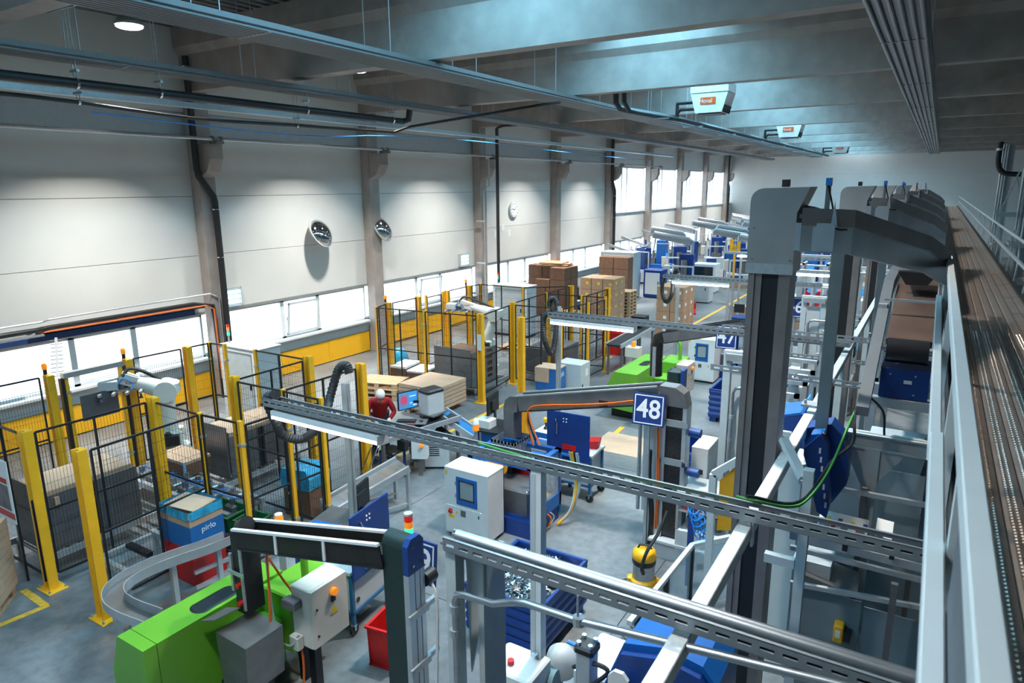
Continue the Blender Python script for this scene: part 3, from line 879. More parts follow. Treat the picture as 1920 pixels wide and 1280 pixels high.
# stacks of board held between grey steel plates on roller lines
def board_stack(label, x0, y0, x1, y1, z0, z1, m_board, n, grp=None):
    t = thing('board_stack', label, 'board stack', ((x0 + x1) / 2, (y0 + y1) / 2, z0), world=True, group=grp)
    h = (z1 - z0) / n
    for i in range(n):
        j = random.uniform(-.008, .008)
        build('board_bundle', MB().box(x0 + j, y0 + j, z0 + i * h + .006, x1 + j, y1 - j, z0 + (i + 1) * h), m_board, t)
    return t
M_PLATE = mat('grey_steel_plate', (.19, .19, .20), .42, .55, var=.1)
def plate_magazine(label, x0, y0, x1, y1, z0, z1, slots=False, left=.15):
    t = thing('stack_magazine', label, 'stacking frame', ((x0 + x1) / 2, (y0 + y1) / 2, .0), world=True)
    if not slots:
        build('side_plate', MB().box(x1 + .02, y0 - .05, z0, x1 + .045, y0 + .62, z1).box(x1 + .02, y0 + .74, z0, x1 + .045, y1 + .05, z1), M_PLATE, t)
        build('slot_rail', MB().box(x1 + .02, y0 + .62, z0, x1 + .07, y0 + .66, z1).box(x1 + .02, y0 + .70, z0, x1 + .07, y0 + .74, z1), M_BLACK, t)
    else:
        q = MB()
        ys = [y0 - .05 + (y1 - y0 + .1) * k / 5 for k in range(6)]
        zs = [z0 + (z1 - z0) * k / 5 for k in range(6)]
        for k in (0, 2, 4): q.box(x1 + .02, ys[k] if k else ys[0], z0, x1 + .045, ys[k + 1], z1)
        for k in (1, 3):
            for m_ in range(5): q.box(x1 + .02, ys[k], zs[m_], x1 + .045, ys[k + 1], zs[m_] + (.06 if m_ else .12))
            q.box(x1 + .02, ys[k], zs[5] - .05, x1 + .045, ys[k + 1], zs[5])
        build('slotted_plate', q, mat('zinc_plate', (.27, .28, .29), .4, .5, var=.1), t)
    build('end_plate', MB().box(x0 - .02, y0 - .09, z0, x1 + .02, y0 - .065, z1 + left), M_PLATE if not slots else MATS['zinc_plate'], t)
    build('pusher_handle', MB().box(x1 + .05, y0 + .1, z1 - .2, x1 + .09, y0 + .16, z1 - .04), M_CARD2, t)
    return t
def roller_bed(label, x0, y0, x1, y1, z):
    t = thing('roller_bed', label, 'conveyor', ((x0 + x1) / 2, (y0 + y1) / 2, 0), world=True)
    build('side_rail', MB().box(x0, y0, z - .10, x0 + .05, y1, z), M_ALU, t)
    build('side_rail', MB().box(x1 - .05, y0, z - .10, x1, y1, z), M_ALU, t)
    n = int((y1 - y0) / .16)
    for i in range(n):
        y = y0 + .08 + (y1 - y0 - .16) * i / max(1, n - 1)
        build('roller', MB().cyl((x0 + .05, y, z - .035), (x1 - .05, y, z - .035), .03, 8), M_STEEL2, t, smooth=True)
    for x in (x0 + .03, x1 - .03):
        for y in (y0 + .1, y1 - .1): build('leg', MB().box(x - .03, y - .03, 0, x + .03, y + .03, z - .1).box(x - .06, y - .06, 0, x + .06, y + .06, .02), M_ALU, t)
    return t
roller_bed('aluminium roller bed carrying the board stack nearest the front posts', -12.2, 4.2, -11.05, 6.2, .34)
board_stack('tall stack of brown board sheets behind the two front yellow posts', -12.1, 4.4, -11.2, 5.75, .34, 1.30, M_CARD2, 6)
plate_magazine('dark steel plate frame holding the front board stack', -12.1, 4.4, -11.2, 5.75, .34, 1.24)
roller_bed('aluminium roller bed under the board stack in the mesh bay', -12.15, 7.35, -11.0, 9.15, .34)
board_stack('tall stack of brown board sheets in the mesh bay beside the first robot', -12.05, 7.65, -11.2, 9.05, .34, 1.22, M_CARD2, 6)
plate_magazine('dark steel plate frame holding the board stack in the mesh bay', -12.05, 7.65, -11.2, 9.05, .34, 1.16, False, .2)
roller_bed('aluminium roller bed under the slotted steel plate in the second cell', -12.0, 14.95, -10.5, 16.75, .30)
board_stack('brown board stack behind the slotted steel plate in the second cell', -11.95, 15.1, -10.72, 16.3, .30, 1.22, M_CARD3, 6)
plate_magazine('slotted grey steel plate frame beside the white notice post', -11.95, 15.1, -10.72, 16.3, .30, 1.30, True, .1)
roller_bed('aluminium roller bed under the second dark stack by the suction hose', -10.4, 17.3, -9.1, 19.2, .30)
board_stack('dark board stack behind mesh near the suction hose', -10.3, 17.4, -9.25, 18.9, .30, 1.05, M_KRAFT, 5)

# conveyor line with trays in the first cell
t = thing('pallet_line', 'low aluminium transfer line with blue hoses and grippers beside the first robot', 'conveyor', (-11.8, 6.6, 0), world=True)
build('side_rail', MB().box(-13.0, 6.35, .40, -9.6, 6.43, .50), M_ALU, t)
build('side_rail', MB().box(-13.0, 7.05, .40, -9.6, 7.13, .50), M_ALU, t)
build('deck', MB().box(-13.0, 6.44, .42, -9.6, 7.04, .46), M_STEEL2, t)
for x in (-12.9, -11.3, -9.7):
    for y in (6.39, 7.09): build('leg', MB().box(x - .035, y - .035, 0, x + .035, y + .035, .4), M_ALU, t)
for k in range(9):
    x = -12.6 + k * .34
    build('carrier', MB().bbox(x, 6.5, .46, x + .24, 6.98, .56, .02).cyl((x + .12, 6.6, .56), (x + .12, 6.6, .66), .05, 10).cyl((x + .12, 6.86, .56), (x + .12, 6.86, .66), .05, 10), M_STEEL if k % 2 else M_PLATE, t)
for k in range(4):
    x = -12.3 + k * .7
    build('blue_hose', MB().tube(smooth_path([(x, 6.5, .6), (x + .2, 6.42, .8), (x + .5, 6.6, .68), (x + .6, 6.9, .58)], 4), .015, 5), M_CYAN, t)
t = thing('slip_sheet_stack', 'pale layered card stack with a dark strap beside the first robot base', 'carton stack', (-11.9, 7.1, .56))
for k in range(5): build('card_layer', MB().box(-.45, -.28, k * .06, .45, .28, k * .06 + .054), M_CARD3 if k < 4 else M_CARD2, t)
build('strap', MB().box(.43, -.3, -.0, .455, -.24, .30), mat('blue_strap', (.2, .4, .6), .5), t)
t = thing('accumulating_frame', 'long low aluminium frame with cable chain in front of the mesh bay', 'conveyor', (-9.9, 5.0, 0), world=True)
build('side_rail', MB().box(-10.45, 4.6, .28, -9.5, 4.68, .38), M_ALU, t)
build('side_rail', MB().box(-10.45, 5.5, .28, -9.5, 5.58, .38), M_ALU, t)
for x in (-10.4, -9.6): build('cross_rail', MB().box(x, 4.68, .3, x + .08, 5.5, .36), M_ALU, t)
for x in (-10.4, -9.6):
    for y in (4.62, 5.52): build('leg', MB().box(x, y, 0, x + .06, y + .06, .28), M_ALU, t)
for k in range(8): build('chain_link', MB().box(-10.25 + k * .075, 5.0, .36, -10.19 + k * .075, 5.1, .43), M_BLACK, t)

# grey cabinets with door frames by the wall
def tall_cabinet(label, x0, y0, x1, y1, h, lamp=False):
    t = thing('switch_cabinet', label, 'cabinet', ((x0 + x1) / 2, (y0 + y1) / 2, 0), world=True)
    build('body', MB().bbox(x0, y0, .1, x1, y1, h, .015), M_LGREY, t)
    build('plinth', MB().box(x0 + .02, y0 + .02, 0, x1 - .02, y1 - .02, .1), M_BLACK, t)
    d = build('door', MB().box(x0 + .16, y0 - .02, .28, x1 - .22, y0, h - .12), M_GREYP, t)
    build('door_frame', MB().box(x0 + .02, y0 - .035, .14, x0 + .12, y0, h - .03).box(x1 - .16, y0 - .035, .14, x1 - .02, y0, h - .03).box(x0 + .12, y0 - .035, h - .1, x1 - .16, y0, h - .03), M_WHITE, t)
    build('handle', MB().box(x1 - .30, y0 - .06, h * .5, x1 - .27, y0 - .02, h * .5 + .16), M_BLACK, d)
    build('top_flange', MB().box(x0 - .03, y0 - .05, h, x1 + .03, y1 + .02, h + .03), M_LGREY, t)
    if lamp:
        build('signal_pole', MB().cyl((x0 + .1, y0 + .2, h + .03), (x0 + .1, y0 + .2, h + .22), .02, 8), M_STEEL, t)
        for k, m_ in enumerate((M_GRNL, M_LGREY, M_ORNL, M_REDL)): build('signal_lens', MB().cyl((x0 + .1, y0 + .2, h + .22 + k * .07), (x0 + .1, y0 + .2, h + .285 + k * .07), .035, 10), m_, t, smooth=True)
    return t
tall_cabinet('pale grey switch cabinet between the drain pipe and the first fence corner', -15.0, 10.25, -13.6, 10.95, 2.02, True)
tall_cabinet('pale grey switch cabinet with framed door behind the second robot', -14.9, 22.6, -13.3, 23.3, 2.02, True)
# ---------------------------------------------------------------- stacks, pallets, cartons on the floor
def pallet(label, loc, rz, group=None):
    t = thing('wooden_pallet', label, 'pallet', loc, rz, group)
    for k in range(7): build('deck_plank', MB().box(-.62, -.42 + k * .122, .125, .62, -.42 + k * .122 + (.10 if k % 3 else .108), .15), M_WOOD, t)
    for y in (-.37, 0, .37):
        for x in (-.54, 0, .54): build('block', MB().box(x - .07, y - .05, .025, x + .07, y + .05, .10), M_WOOD, t)
        build('bottom_plank', MB().box(-.62, y - .05, 0, .62, y + .05, .025), M_WOOD, t)
    for x in (-.54, 0, .54): build('cross_plank', MB().box(x - .07, -.42, .10, x + .07, .42, .125), M_WOOD, t)
    return t
p = pallet('lowest of the three stacked wooden pallets behind the person in red', (-13.1, 14.05, 0), .25)
dup(p, (-13.08, 14.03, .152), .24, 'middle of the three stacked wooden pallets behind the person in red')
dup(p, (-13.12, 14.06, .304), .27, 'topmost of the three stacked wooden pallets behind the person in red')
dup(p, (-11.05, 13.75, 0), PI / 2, 'wooden pallet under the stack of pale brown sheets')
t = thing('sheet_stack', 'stack of pale brown board layers on a pallet beside the computer tower', 'board stack', (-11.05, 13.75, .152))
for k in range(6):
    j = .008 * (k % 2)
    build('board_layer', MB().box(-.62 + j, -.66, k * .108 + .014, .62 + j, .66, k * .108 + .106), M_CARD2, t)
dup(p, (-10.84, 3.05, 0), -.72, 'wooden pallet under the brown sheets at the left picture edge')
t = thing('sheet_stack', 'tall stack of brown board layers at the left picture edge', 'board stack', (-10.84, 3.05, .152), -.72)
for k in range(9): build('board_layer', MB().box(-.64, -.45 + .006 * (k % 3), k * .118 + .006, .60 + .006 * (k % 2), .45, k * .118 + .112), M_CARD2, t)
dup(p, (-11.05, 32.9, 0), .15, 'empty wooden pallet lying in the far aisle')
for k in range(8):
    q = dup(p, (-11.98, 28.8, k * .152), .0, '%s wooden pallet in the pile beside the carton tower' % ('lowest', 'second lowest', 'third lowest', 'fourth lowest', 'fourth highest', 'third highest', 'second highest', 'topmost')[k], 'pallets piled beside the carton tower')
    q.location.z = k * .152
dup(p, (-12.6, 20.75, 0), .1, 'wooden pallet on the floor behind the second robot by the yellow boards')
t = thing('carton_layers', 'white topped pile of folded carton layers at the second cell', 'carton stack', tuple(at(775, 712, z=0)), .15)
for k in range(7):
    build('carton_layer', MB().box(-.55, -.42, k * .075, .0, .42, k * .075 + .066).box(.03, -.42, k * .06, .62, .42, k * .06 + .055), M_CARD3 if k < 6 else M_PAPER, t)
q = at(748, 690, z=0)
t = thing('bagged_container', 'blue plastic bag drooping over a container behind the wooden pallets', 'bag', (q.x, q.y, 0))
build('bag', MB().lathe([(.30, 0), (.34, .12), (.33, .4), (.24, .62), (.18, .66)], n=12), M_BAG, t, smooth=True)

# cartons
def carton(name, label, loc, rz, w_, d, h, m, tape=True, cat='carton', group=None):
    t = thing(name, label, cat, loc, rz, group)
    build('body', MB().bbox(-w_ / 2, -d / 2, 0, w_ / 2, d / 2, h, .006), m, t)
    if tape: build('tape', MB().box(-w_ / 2 - .001, -.03, h * .75, w_ / 2 + .001, .03, h + .002), M_CARD2, t)
    return t
M_CARBLUE = mat('blue_printed_board', (.012, .13, .40), .5, var=.06)
def printed_carton(label, loc, rz, bag, k):
    t = thing('printed_carton', label, 'carton', loc, rz)
    w_, d, h = .72, .56, .36
    b = build('body', MB().box(-w_ / 2, -d / 2, 0, w_ / 2, d / 2, h), M_CARBLUE, t)
    text('lettering', 'pirlo', .13, facing((w_ / 2 + .002, .02, h * .72), (1, 0, 0)), M_LOGO, b, .001)
    if bag:
        build('upper_band', MB().box(-w_ / 2, -d / 2, h, w_ / 2, d / 2, h + .13), M_CARD2, t)
        q = MB()
        for i in range(24):
            for c, e in (((-w_ / 2, -d / 2), (w_ / 2, -d / 2)), ((w_ / 2, -d / 2), (w_ / 2, d / 2)), ((w_ / 2, d / 2), (-w_ / 2, d / 2)), ((-w_ / 2, d / 2), (-w_ / 2, -d / 2))):
                f0, f1 = i / 24, (i + 1) / 24
                a, g = Vector((*c, 0)), Vector((*e, 0))
                n = Vector(((g - a).y, -(g - a).x, 0)).normalized()
                o = n * (.008 + .010 * ((i * 7) % 5) / 5)
                o2 = n * (.008 + .010 * (((i + 1) * 7) % 5) / 5)
                p0, p1 = a.lerp(g, f0), a.lerp(g, f1)
                q.quad(p0 + o + Vector((0, 0, h + .115 - .02 * (i % 2))), p1 + o2 + Vector((0, 0, h + .115 - .02 * ((i + 1) % 2))), p1 + o2 * .6 + Vector((0, 0, h + .24)), p0 + o * .6 + Vector((0, 0, h + .24)))
        build('plastic_liner', q, M_BAG, t)
        build('lid_sheet', MB().cbox(.02, -.02, h + .235, w_ * .88, d * .75, .012, .12, .05), M_CARD2, t)
    else:
        build('lid', MB().box(-w_ / 2 - .01, -d / 2 - .01, h, w_ / 2 + .01, d / 2 + .01, h + .012).box(-w_ / 2 - .014, -d / 2 - .014, h - .22, w_ * .1, -d / 2 - .008, h + .012), M_CARD2, t)
    return t
c1 = Vector((-9.22, 5.52, 0))
solo('red_bin', MB().prism([(-.32, 0), (.32, 0), (.36, .6), (-.36, .6)], 'y', -.28, .28), M_RED, 'red plastic bin under the blue carton by the fence', 'bin').location = c1
printed_carton('blue printed carton with blue liner and a loose board lid, on the red bin', (c1.x, c1.y, .60), .02, True, 0)
c2 = at(1008, 728, z=.35)
t = carton('plain_carton', 'plain brown carton carrying the blue printed carton of the second cell', (-9.0 + .35, 15.95, 0), .1, .6, .5, .36, M_CARD)
printed_carton('blue printed carton with a brown folded lid at the second cell', (-8.65, 15.95, .36), .08, False, 1).scale = (.95, .95, 1.75)
def stack_of(label, x0, y0, nx, ny, nz, w_, d, h, m, tag_m, grp, rz=0, z0=0, skip=()):
    first = None
    c, s_ = math.cos(rz), math.sin(rz)
    for k in range(nz):
        for j in range(ny):
            for i in range(nx):
                if (i, j, k) in skip: continue
                lx, ly = (i + .5) * w_, (j + .5) * d
                loc = (x0 + lx * c - ly * s_, y0 + lx * s_ + ly * c, z0 + k * h)
                where = '%s, %s %s %s' % (label, ('front', 'rear')[j], ('bottom', 'second', 'third', 'fourth')[k], ('left', 'centre' if nx == 3 else 'right', 'right')[i])
                if first is None:
                    first = thing('carton', where, 'carton', loc, rz, grp)
                    build('body', MB().bbox(-w_ / 2 + .012, -d / 2 + .012, 0, w_ / 2 - .012, d / 2 - .012, h - .012, .012), m, first)
                    if tag_m:
                        build('sticker', MB().box(w_ * .05, -d / 2 + .006, h * .42, w_ * .27, -d / 2 + .013, h * .66), tag_m, first)
                        build('sticker', MB().box(w_ / 2 - .013, -d * .2, h * .5, w_ / 2 - .006, d * .02, h * .72), tag_m, first)
                else: dup(first, loc, rz, where)
    return first
M_STKY = mat('yellow_sticker', (.85, .55, .02), .5)
stack_of('brown yellow-stickered carton of the tall tower', -13.0, 26.6, 3, 2, 4, .54, .62, .5, M_CARD, M_STKY, 'cartons of the tall tower')
stack_of('brown white-labelled carton of the aisle stack', -9.15, 25.6, 2, 2, 4, .56, .7, .5, M_CARD, M_PAPER, 'cartons of the aisle stack')
stack_of('dark brown carton piled behind the grey door cabinet', -16.5, 27.4, 3, 2, 4, .78, .7, .56, M_CARD3, None, 'dark cartons behind the door cabinet', 0, 0, ((0, 0, 3), (1, 0, 3), (0, 0, 2)))
solo('folded_cartons', MB().cbox(0, 0, .03, 1.5, .9, .06, .2).cbox(.1, .05, .09, 1.3, .8, .05, .35).cbox(-.05, 0, .14, 1.2, .8, .05, .05, .05), M_CARD, 'loose folded cartons on top of the dark carton pile', 'cardboard').location = (-15.1, 28.2, 2.245)
stack_of('dark carton standing before the white cabinet', -14.4, 31.6, 2, 1, 4, .8, .7, .6, M_CARD3, None, 'dark cartons before the white cabinet')
stack_of('small carton at the foot of the tall tower', -13.7, 26.0, 1, 1, 1, .62, .5, .55, M_CARD, None, None)
stack_of('low brown carton right of the aisle stack', -7.1, 28.8, 3, 1, 2, .7, .6, .45, M_CARD, M_PAPER, 'low cartons right of the aisle stack', .1)
stack_of('low far brown carton on the floor before the blue presses', -11.4, 40.2, 3, 1, 1, .8, .6, .45, M_CARD, None, 'far cartons before the blue presses', .05)

# ---------------------------------------------------------------- person at the packing line
def person():
    base = Vector((-9.86, 10.42, 0))
    t = thing('person', 'person in a red sweater and pale cap bending over the packing line', 'person', base, math.radians(-42))
    # local: facing +x
    J = {'pelvis': (-.12, 0, .93), 'belly': (-.05, 0, 1.08), 'chest': (.09, 0, 1.28), 'neck': (.22, 0, 1.43), 'head0': (.26, 0, 1.49),
         'shL': (.10, .19, 1.36), 'elL': (.14, .30, 1.10), 'wrL': (.36, .16, 1.02),
         'shR': (.10, -.19, 1.36), 'elR': (.14, -.31, 1.10), 'wrR': (.36, -.14, 1.02),
         'hipL': (-.11, .10, .90), 'knL': (-.06, .12, .49), 'anL': (-.10, .13, .09), 'toL': (.08, .15, .04),
         'hipR': (-.11, -.10, .90), 'knR': (-.02, -.12, .49), 'anR': (-.08, -.13, .09), 'toR': (.10, -.15, .04)}
    Rr = {'pelvis': .15, 'belly': .14, 'chest': .155, 'neck': .062, 'head0': .058, 'shL': .075, 'elL': .052, 'wrL': .038, 'shR': .075, 'elR': .052, 'wrR': .038,
          'hipL': .095, 'knL': .068, 'anL': .05, 'toL': .04, 'hipR': .095, 'knR': .068, 'anR': .05, 'toR': .04}
    E = [('pelvis', 'belly'), ('belly', 'chest'), ('chest', 'neck'), ('neck', 'head0'), ('chest', 'shL'), ('shL', 'elL'), ('elL', 'wrL'), ('chest', 'shR'), ('shR', 'elR'), ('elR', 'wrR'),
         ('pelvis', 'hipL'), ('hipL', 'knL'), ('knL', 'anL'), ('anL', 'toL'), ('pelvis', 'hipR'), ('hipR', 'knR'), ('knR', 'anR'), ('anR', 'toR')]
    def skin(name, J, Rr, E, root, m, sub=2, fat=1.0):
        ks = list(J)
        me = bpy.data.meshes.new(name)
        me.from_pydata([J[k] for k in ks], [(ks.index(a), ks.index(b)) for a, b in E], [])
        o = bpy.data.objects.new(name, me)
        COL.objects.link(o)
        o.parent = t
        md = o.modifiers.new('skin', 'SKIN')
        for k, sv in zip(ks, me.skin_vertices[0].data):
            sv.radius = (Rr[k] * fat, Rr[k] * fat)
            sv.use_root = (k == root)
        md.use_smooth_shade = True
        s = o.modifiers.new('sub', 'SUBSURF')
        s.levels = s.render_levels = sub
        me.materials.append(m)
        return o
    M_SKIN = mat('skin', (.52, .27, .19), .5, var=.06)
    M_SWEAT = mat('red_sweater', (.36, .008, .012), .85, var=.15, scale=14, bump=.2)
    M_TRS = mat('dark_trousers', (.02, .02, .028), .8)
    M_GLOVE = mat('cream_glove', (.72, .62, .42), .8)
    skin('body', J, {k: v * (.68 if k in ('pelvis', 'belly', 'chest', 'shL', 'shR', 'hipL', 'hipR') else .84) for k, v in Rr.items()}, E, 'pelvis', M_SKIN)
    up = ['pelvis', 'belly', 'chest', 'neck', 'shL', 'elL', 'wrL', 'shR', 'elR', 'wrR']
    JU = {k: J[k] for k in up}
    JU['neck'] = (.19, 0, 1.395)
    JU['pelvis'] = (-.11, 0, .90)
    skin('sweater', JU, {**{k: Rr[k] * 1.12 for k in up}, 'neck': .085, 'wrL': .048, 'wrR': .048}, [e for e in E if e[0] in up and e[1] in up], 'pelvis', M_SWEAT)
    lo = ['pelvis', 'hipL', 'knL', 'anL', 'hipR', 'knR', 'anR']
    skin('trousers', {k: J[k] for k in lo}, {k: Rr[k] * 1.15 for k in lo}, [e for e in E if e[0] in lo and e[1] in lo], 'pelvis', M_TRS)
    for sd in ('L', 'R'):
        a, b = Vector(J['an' + sd]), Vector(J['to' + sd])
        build('shoe', MB().ball((a + b) / 2 + Vector((.03, 0, -.015)), .055, 10, (2.3, .9, .9)).box(a.x - .05, a.y - .05, 0, b.x + .12, a.y + .06, .025), M_RUB, t, smooth=True)
    # head, bent down over the hands
    hc = Vector((.335, 0, 1.545))
    Mh = Matrix.Translation(hc) @ Matrix.Rotation(math.radians(40), 4, 'Y')
    hb = MB().ball((0, 0, 0), .105, 16, (.98, .78, 1.15))
    hb.ball((.03, 0, -.075), .07, 12, (.9, .85, .8))
    hb.lathe([(.020, -.055), (.016, -.02), (.008, .015)], (.108, 0, 0), 8)
    for s in (-1, 1): hb.ball((-.005, s * .083, -.015), .026, 8, (.7, .35, 1.2))
    hd = build('head', MB().add([Mh @ Vector(p) for p in hb.v], hb.f), M_SKIN, t, smooth=True)
    ey = MB()
    for s in (-1, 1): ey.ball(Mh @ Vector((.093, s * .034, .0)), .013, 8)
    build('eyes', ey, M_BLACK, hd, smooth=True)
    build('mouth', MB().add([Mh @ Vector(p) for p in MB().ball((.083, 0, -.085), .022, 8, (.5, 1.1, .3)).v], MB().ball((0, 0, 0), 1, 8).f), mat('lips', (.4, .12, .1), .5), hd, smooth=True)
    hr = MB().ball((-.018, 0, .012), .108, 14, (.98, .80, 1.08))
    build('hair', MB().add([Mh @ Vector(p) for p in hr.v if True], [f for f in hr.f]), mat('grey_hair', (.10, .085, .075), .8), hd, smooth=True)
    cp = MB().lathe([(.112, .02), (.118, .035), (.116, .07), (.095, .105), (.06, .125), (.02, .133)], n=18)
    build('cap', MB().add([Mh @ (Matrix.Diagonal((1.0, .82, 1, 1)) @ Vector(p) + Vector((-.012, 0, .0))) for p in cp.v], cp.f), mat('pale_pink_cap', (.78, .66, .66), .8, var=.05, scale=40, bump=.3), t, smooth=True)
    for sd, s in (('L', 1), ('R', -1)):
        w_ = Vector(J['wr' + sd])
        d = Vector((.9, -s * .25, -.35)).normalized()
        sdv = Vector((0, 0, 1)).cross(d).normalized()
        pj, pr, pe = {'w': tuple(w_ - d * .03), 'p': tuple(w_ + d * .05)}, {'w': .034, 'p': .036}, [('w', 'p')]
        for k, (o, L) in enumerate(((-.033, .062), (-.011, .075), (.011, .072), (.032, .055))):
            a = w_ + d * .085 + sdv * o
            b_ = a + d * L * .5 + Vector((0, 0, -.012))
            c = b_ + d * L * .35 + Vector((0, 0, -.03))
            pj['a%d' % k], pj['b%d' % k], pj['c%d' % k] = tuple(a), tuple(b_), tuple(c)
            pr['a%d' % k], pr['b%d' % k], pr['c%d' % k] = .0105, .0095, .008
            pe += [('p', 'a%d' % k), ('a%d' % k, 'b%d' % k), ('b%d' % k, 'c%d' % k)]
        a = w_ + d * .03 - sdv * s * .04
        b_ = a + d * .035 - sdv * s * .02 + Vector((0, 0, -.012))
        pj['ta'], pj['tb'] = tuple(a), tuple(b_)
        pr['ta'], pr['tb'] = .012, .010
        pe += [('p', 'ta'), ('ta', 'tb')]
        skin('glove', pj, pr, pe, 'p', M_GLOVE, 1)
    t.scale = (1.0, 1.0, 1.0)
    return t
person()

# ---------------------------------------------------------------- packing line beside the person
t = thing('packing_line', 'steel packing conveyor with red trays between the person and the computer station', 'conveyor', (-8.8, 10.0, 0), world=True)
pa, pb_ = Vector((-9.15, 9.45, .88)), Vector((-8.55, 11.35, .95))
dv = (pb_ - pa).normalized()
nv = Vector((-dv.y, dv.x, 0)).normalized()
build('belt', MB().bar(pa, pb_, .42, .05), M_RUB, t)
for s in (-1, 1): build('side_rail', MB().bar(pa + nv * .24 * s + Vector((0, 0, .02)), pb_ + nv * .24 * s + Vector((0, 0, .02)), .05, .10), M_ALU, t)
for f in (.04, .5, .96):
    for s in (-1, 1):
        p = pa.lerp(pb_, f) + nv * .22 * s
        build('leg', MB().box(p.x - .03, p.y - .03, 0, p.x + .03, p.y + .03, .86), M_STEEL2, t)
build('lower_brace', MB().bar(pa + Vector((0, 0, -.6)), pb_ + Vector((0, 0, -.66)), .4, .03), M_STEEL2, t)
build('drive_motor', MB().cyl((-8.75, 9.9, .72), (-8.75, 10.25, .74), .085, 12).box(-8.85, 9.8, .62, -8.65, 9.92, .84), M_BLACK, t, smooth=True)
build('guide_wire', MB().tube([pa + Vector((.1, .0, .12)), pa + Vector((.25, -.35, .02)), pa + Vector((.45, -.9, -.35)), pa + Vector((.55, -1.1, -.5))], .012, 6), M_CHROME, t)
build('guide_wire', MB().tube([pa + Vector((.22, .05, .12)), pa + Vector((.37, -.3, .02)), pa + Vector((.57, -.85, -.35)), pa + Vector((.67, -1.05, -.5))], .012, 6), M_CHROME, t)
for k in range(3):
    p = pa.lerp(pb_, .12 + .14 * k)
    solo('part_tray', MB().prism([(-.10, 0), (.10, 0), (.13, .07), (-.13, .07)], 'y', -.09, .09), M_RED if k != 1 else M_CARD, ('red part tray nearest the person on the packing line', 'brown part tray between two red trays on the packing line', 'red part tray farther along the packing line')[k], 'tray').location = (p.x, p.y, p.z + .026)
def feed_frame():
    t = thing('incline_frame', 'aluminium sloping feed frame beside the fence gate', 'conveyor', (-9.0, 8.4, 0), world=True)
    a, b_ = Vector((-8.85, 7.72, .34)), Vector((-8.25, 9.1, .80))
    d = Vector((b_.y - a.y, -(b_.x - a.x), 0)).normalized()
    for s in (0, .55): build('slide_rail', MB().bar(a + d * s, b_ + d * s, .05, .12), M_ALU, t)
    build('slide_plate', MB().bar(a + d * .27, b_ + d * .27, .48, .01), M_STEEL, t)
    for f in (.02, .97):
        for s in (0, .55):
            p = a.lerp(b_, f) + d * s
            build('leg', MB().box(p.x - .03, p.y - .03, 0, p.x + .03, p.y + .03, p.z), M_ALU, t)
    for s in (0, .55): build('foot_rail', MB().bar(a.lerp(b_, .02) * Vector((1, 1, 0)) + d * s + Vector((0, 0, .12)), Vector((b_.x, b_.y, .12)) + d * s, .04, .04), M_ALU, t)
    return t
feed_frame()
t = thing('computer_station', 'steel stand shelf with keyboard plate beside the packing line', 'stand', (-8.9, 10.7, 0), world=True)
build('column', MB().box(-9.12, 10.86, 0, -9.02, 10.96, 1.35).box(-9.3, 10.7, 0, -8.8, 11.1, .03), M_STEEL2, t)
build('shelf', MB().box(-9.12, 10.72, 1.07, -8.62, 11.22, 1.10), M_STEEL2, t)
build('keyboard_plate', MB().cbox(-8.95, 10.42, 1.02, .62, .34, .02, .5), M_PLATE, t)
build('screen_arm', MB().bar((-9.07, 10.9, 1.31), at(768, 752, z=1.31) + Vector((.04, .02, 0)), .05, .05), M_BLACK, t)
t = thing('computer_tower', 'pale computer tower with black top on the steel stand', 'computer', (-8.87, 10.97, 1.10), -.25)
build('body', MB().bbox(-.17, -.22, 0, .17, .22, .46, .02), M_LGREY, t)
build('top_cover', MB().bbox(-.18, -.23, .46, .18, .23, .53, .03), M_BLACK, t)
build('vent', MB().box(-.12, -.225, .3, -.02, -.22, .40), M_GREYP, t)
def monitor(label, loc, rz, m_screen, stand=.2):
    t = thing('monitor', label, 'monitor', loc, rz)
    build('housing', MB().box(-.28, -.02, 0, .28, .02, .40), M_BLACK, t)
    s = build('screen', MB().box(-.26, -.024, .02, .26, -.021, .38), m_screen, t)
    build('back_bulge', MB().box(-.14, .02, .08, .14, .06, .28), M_BLACK, t)
    if stand: build('stand', MB().bar((0, .04, .12), (0, .06, -stand), .07, .03), M_BLACK, t)
    return t, s
m_, s_ = monitor('lit monitor with a round red image on a blue screen by the computer tower', tuple(at(765, 766, z=1.17)), math.radians(70), M_SCREEN, 0)
m_.scale = (.86, 1, 1)
build('image_panel', MB().box(-.24, -.027, .08, .0, -.0245, .35), mat('screen_grey', (.1, .12, .18), .3, emit=(.18, .2, .3), estr=.8), s_)
build('round_image', MB().lathe([(.095, 0), (.095, .002)], (-.12, -.027, .215), 20, Matrix.Rotation(PI / 2, 4, 'X')), mat('screen_red', (.4, .04, .1), .3, emit=(.45, .06, .16), estr=.8), s_)
build('text_lines', MB().box(.04, -.027, .27, .22, -.0245, .285).box(.04, -.027, .12, .12, -.0245, .135).box(.14, -.027, .06, .24, -.0245, .09), mat('screen_white', (.8, .9, 1), .3, emit=(.6, .75, .9), estr=.9), s_, kind='stuff')
t = thing('keyboard', 'black keyboard on the plate in front of the computer tower', 'keyboard', (-9.05, 10.34, 1.032), .5)
build('case', MB().box(-.2, -.08, 0, .2, .08, .022), M_BLACK, t)
build('keys', MB().box(-.19, -.07, .022, .19, .07, .03), M_RUB, t)
solo('computer_mouse', MB().ball((0, 0, .015), .03, 10, (1.6, 1, .6)), M_BLACK, 'black computer mouse right of the keyboard', 'mouse', smooth=True).location = (-8.78, 10.50, 1.032)
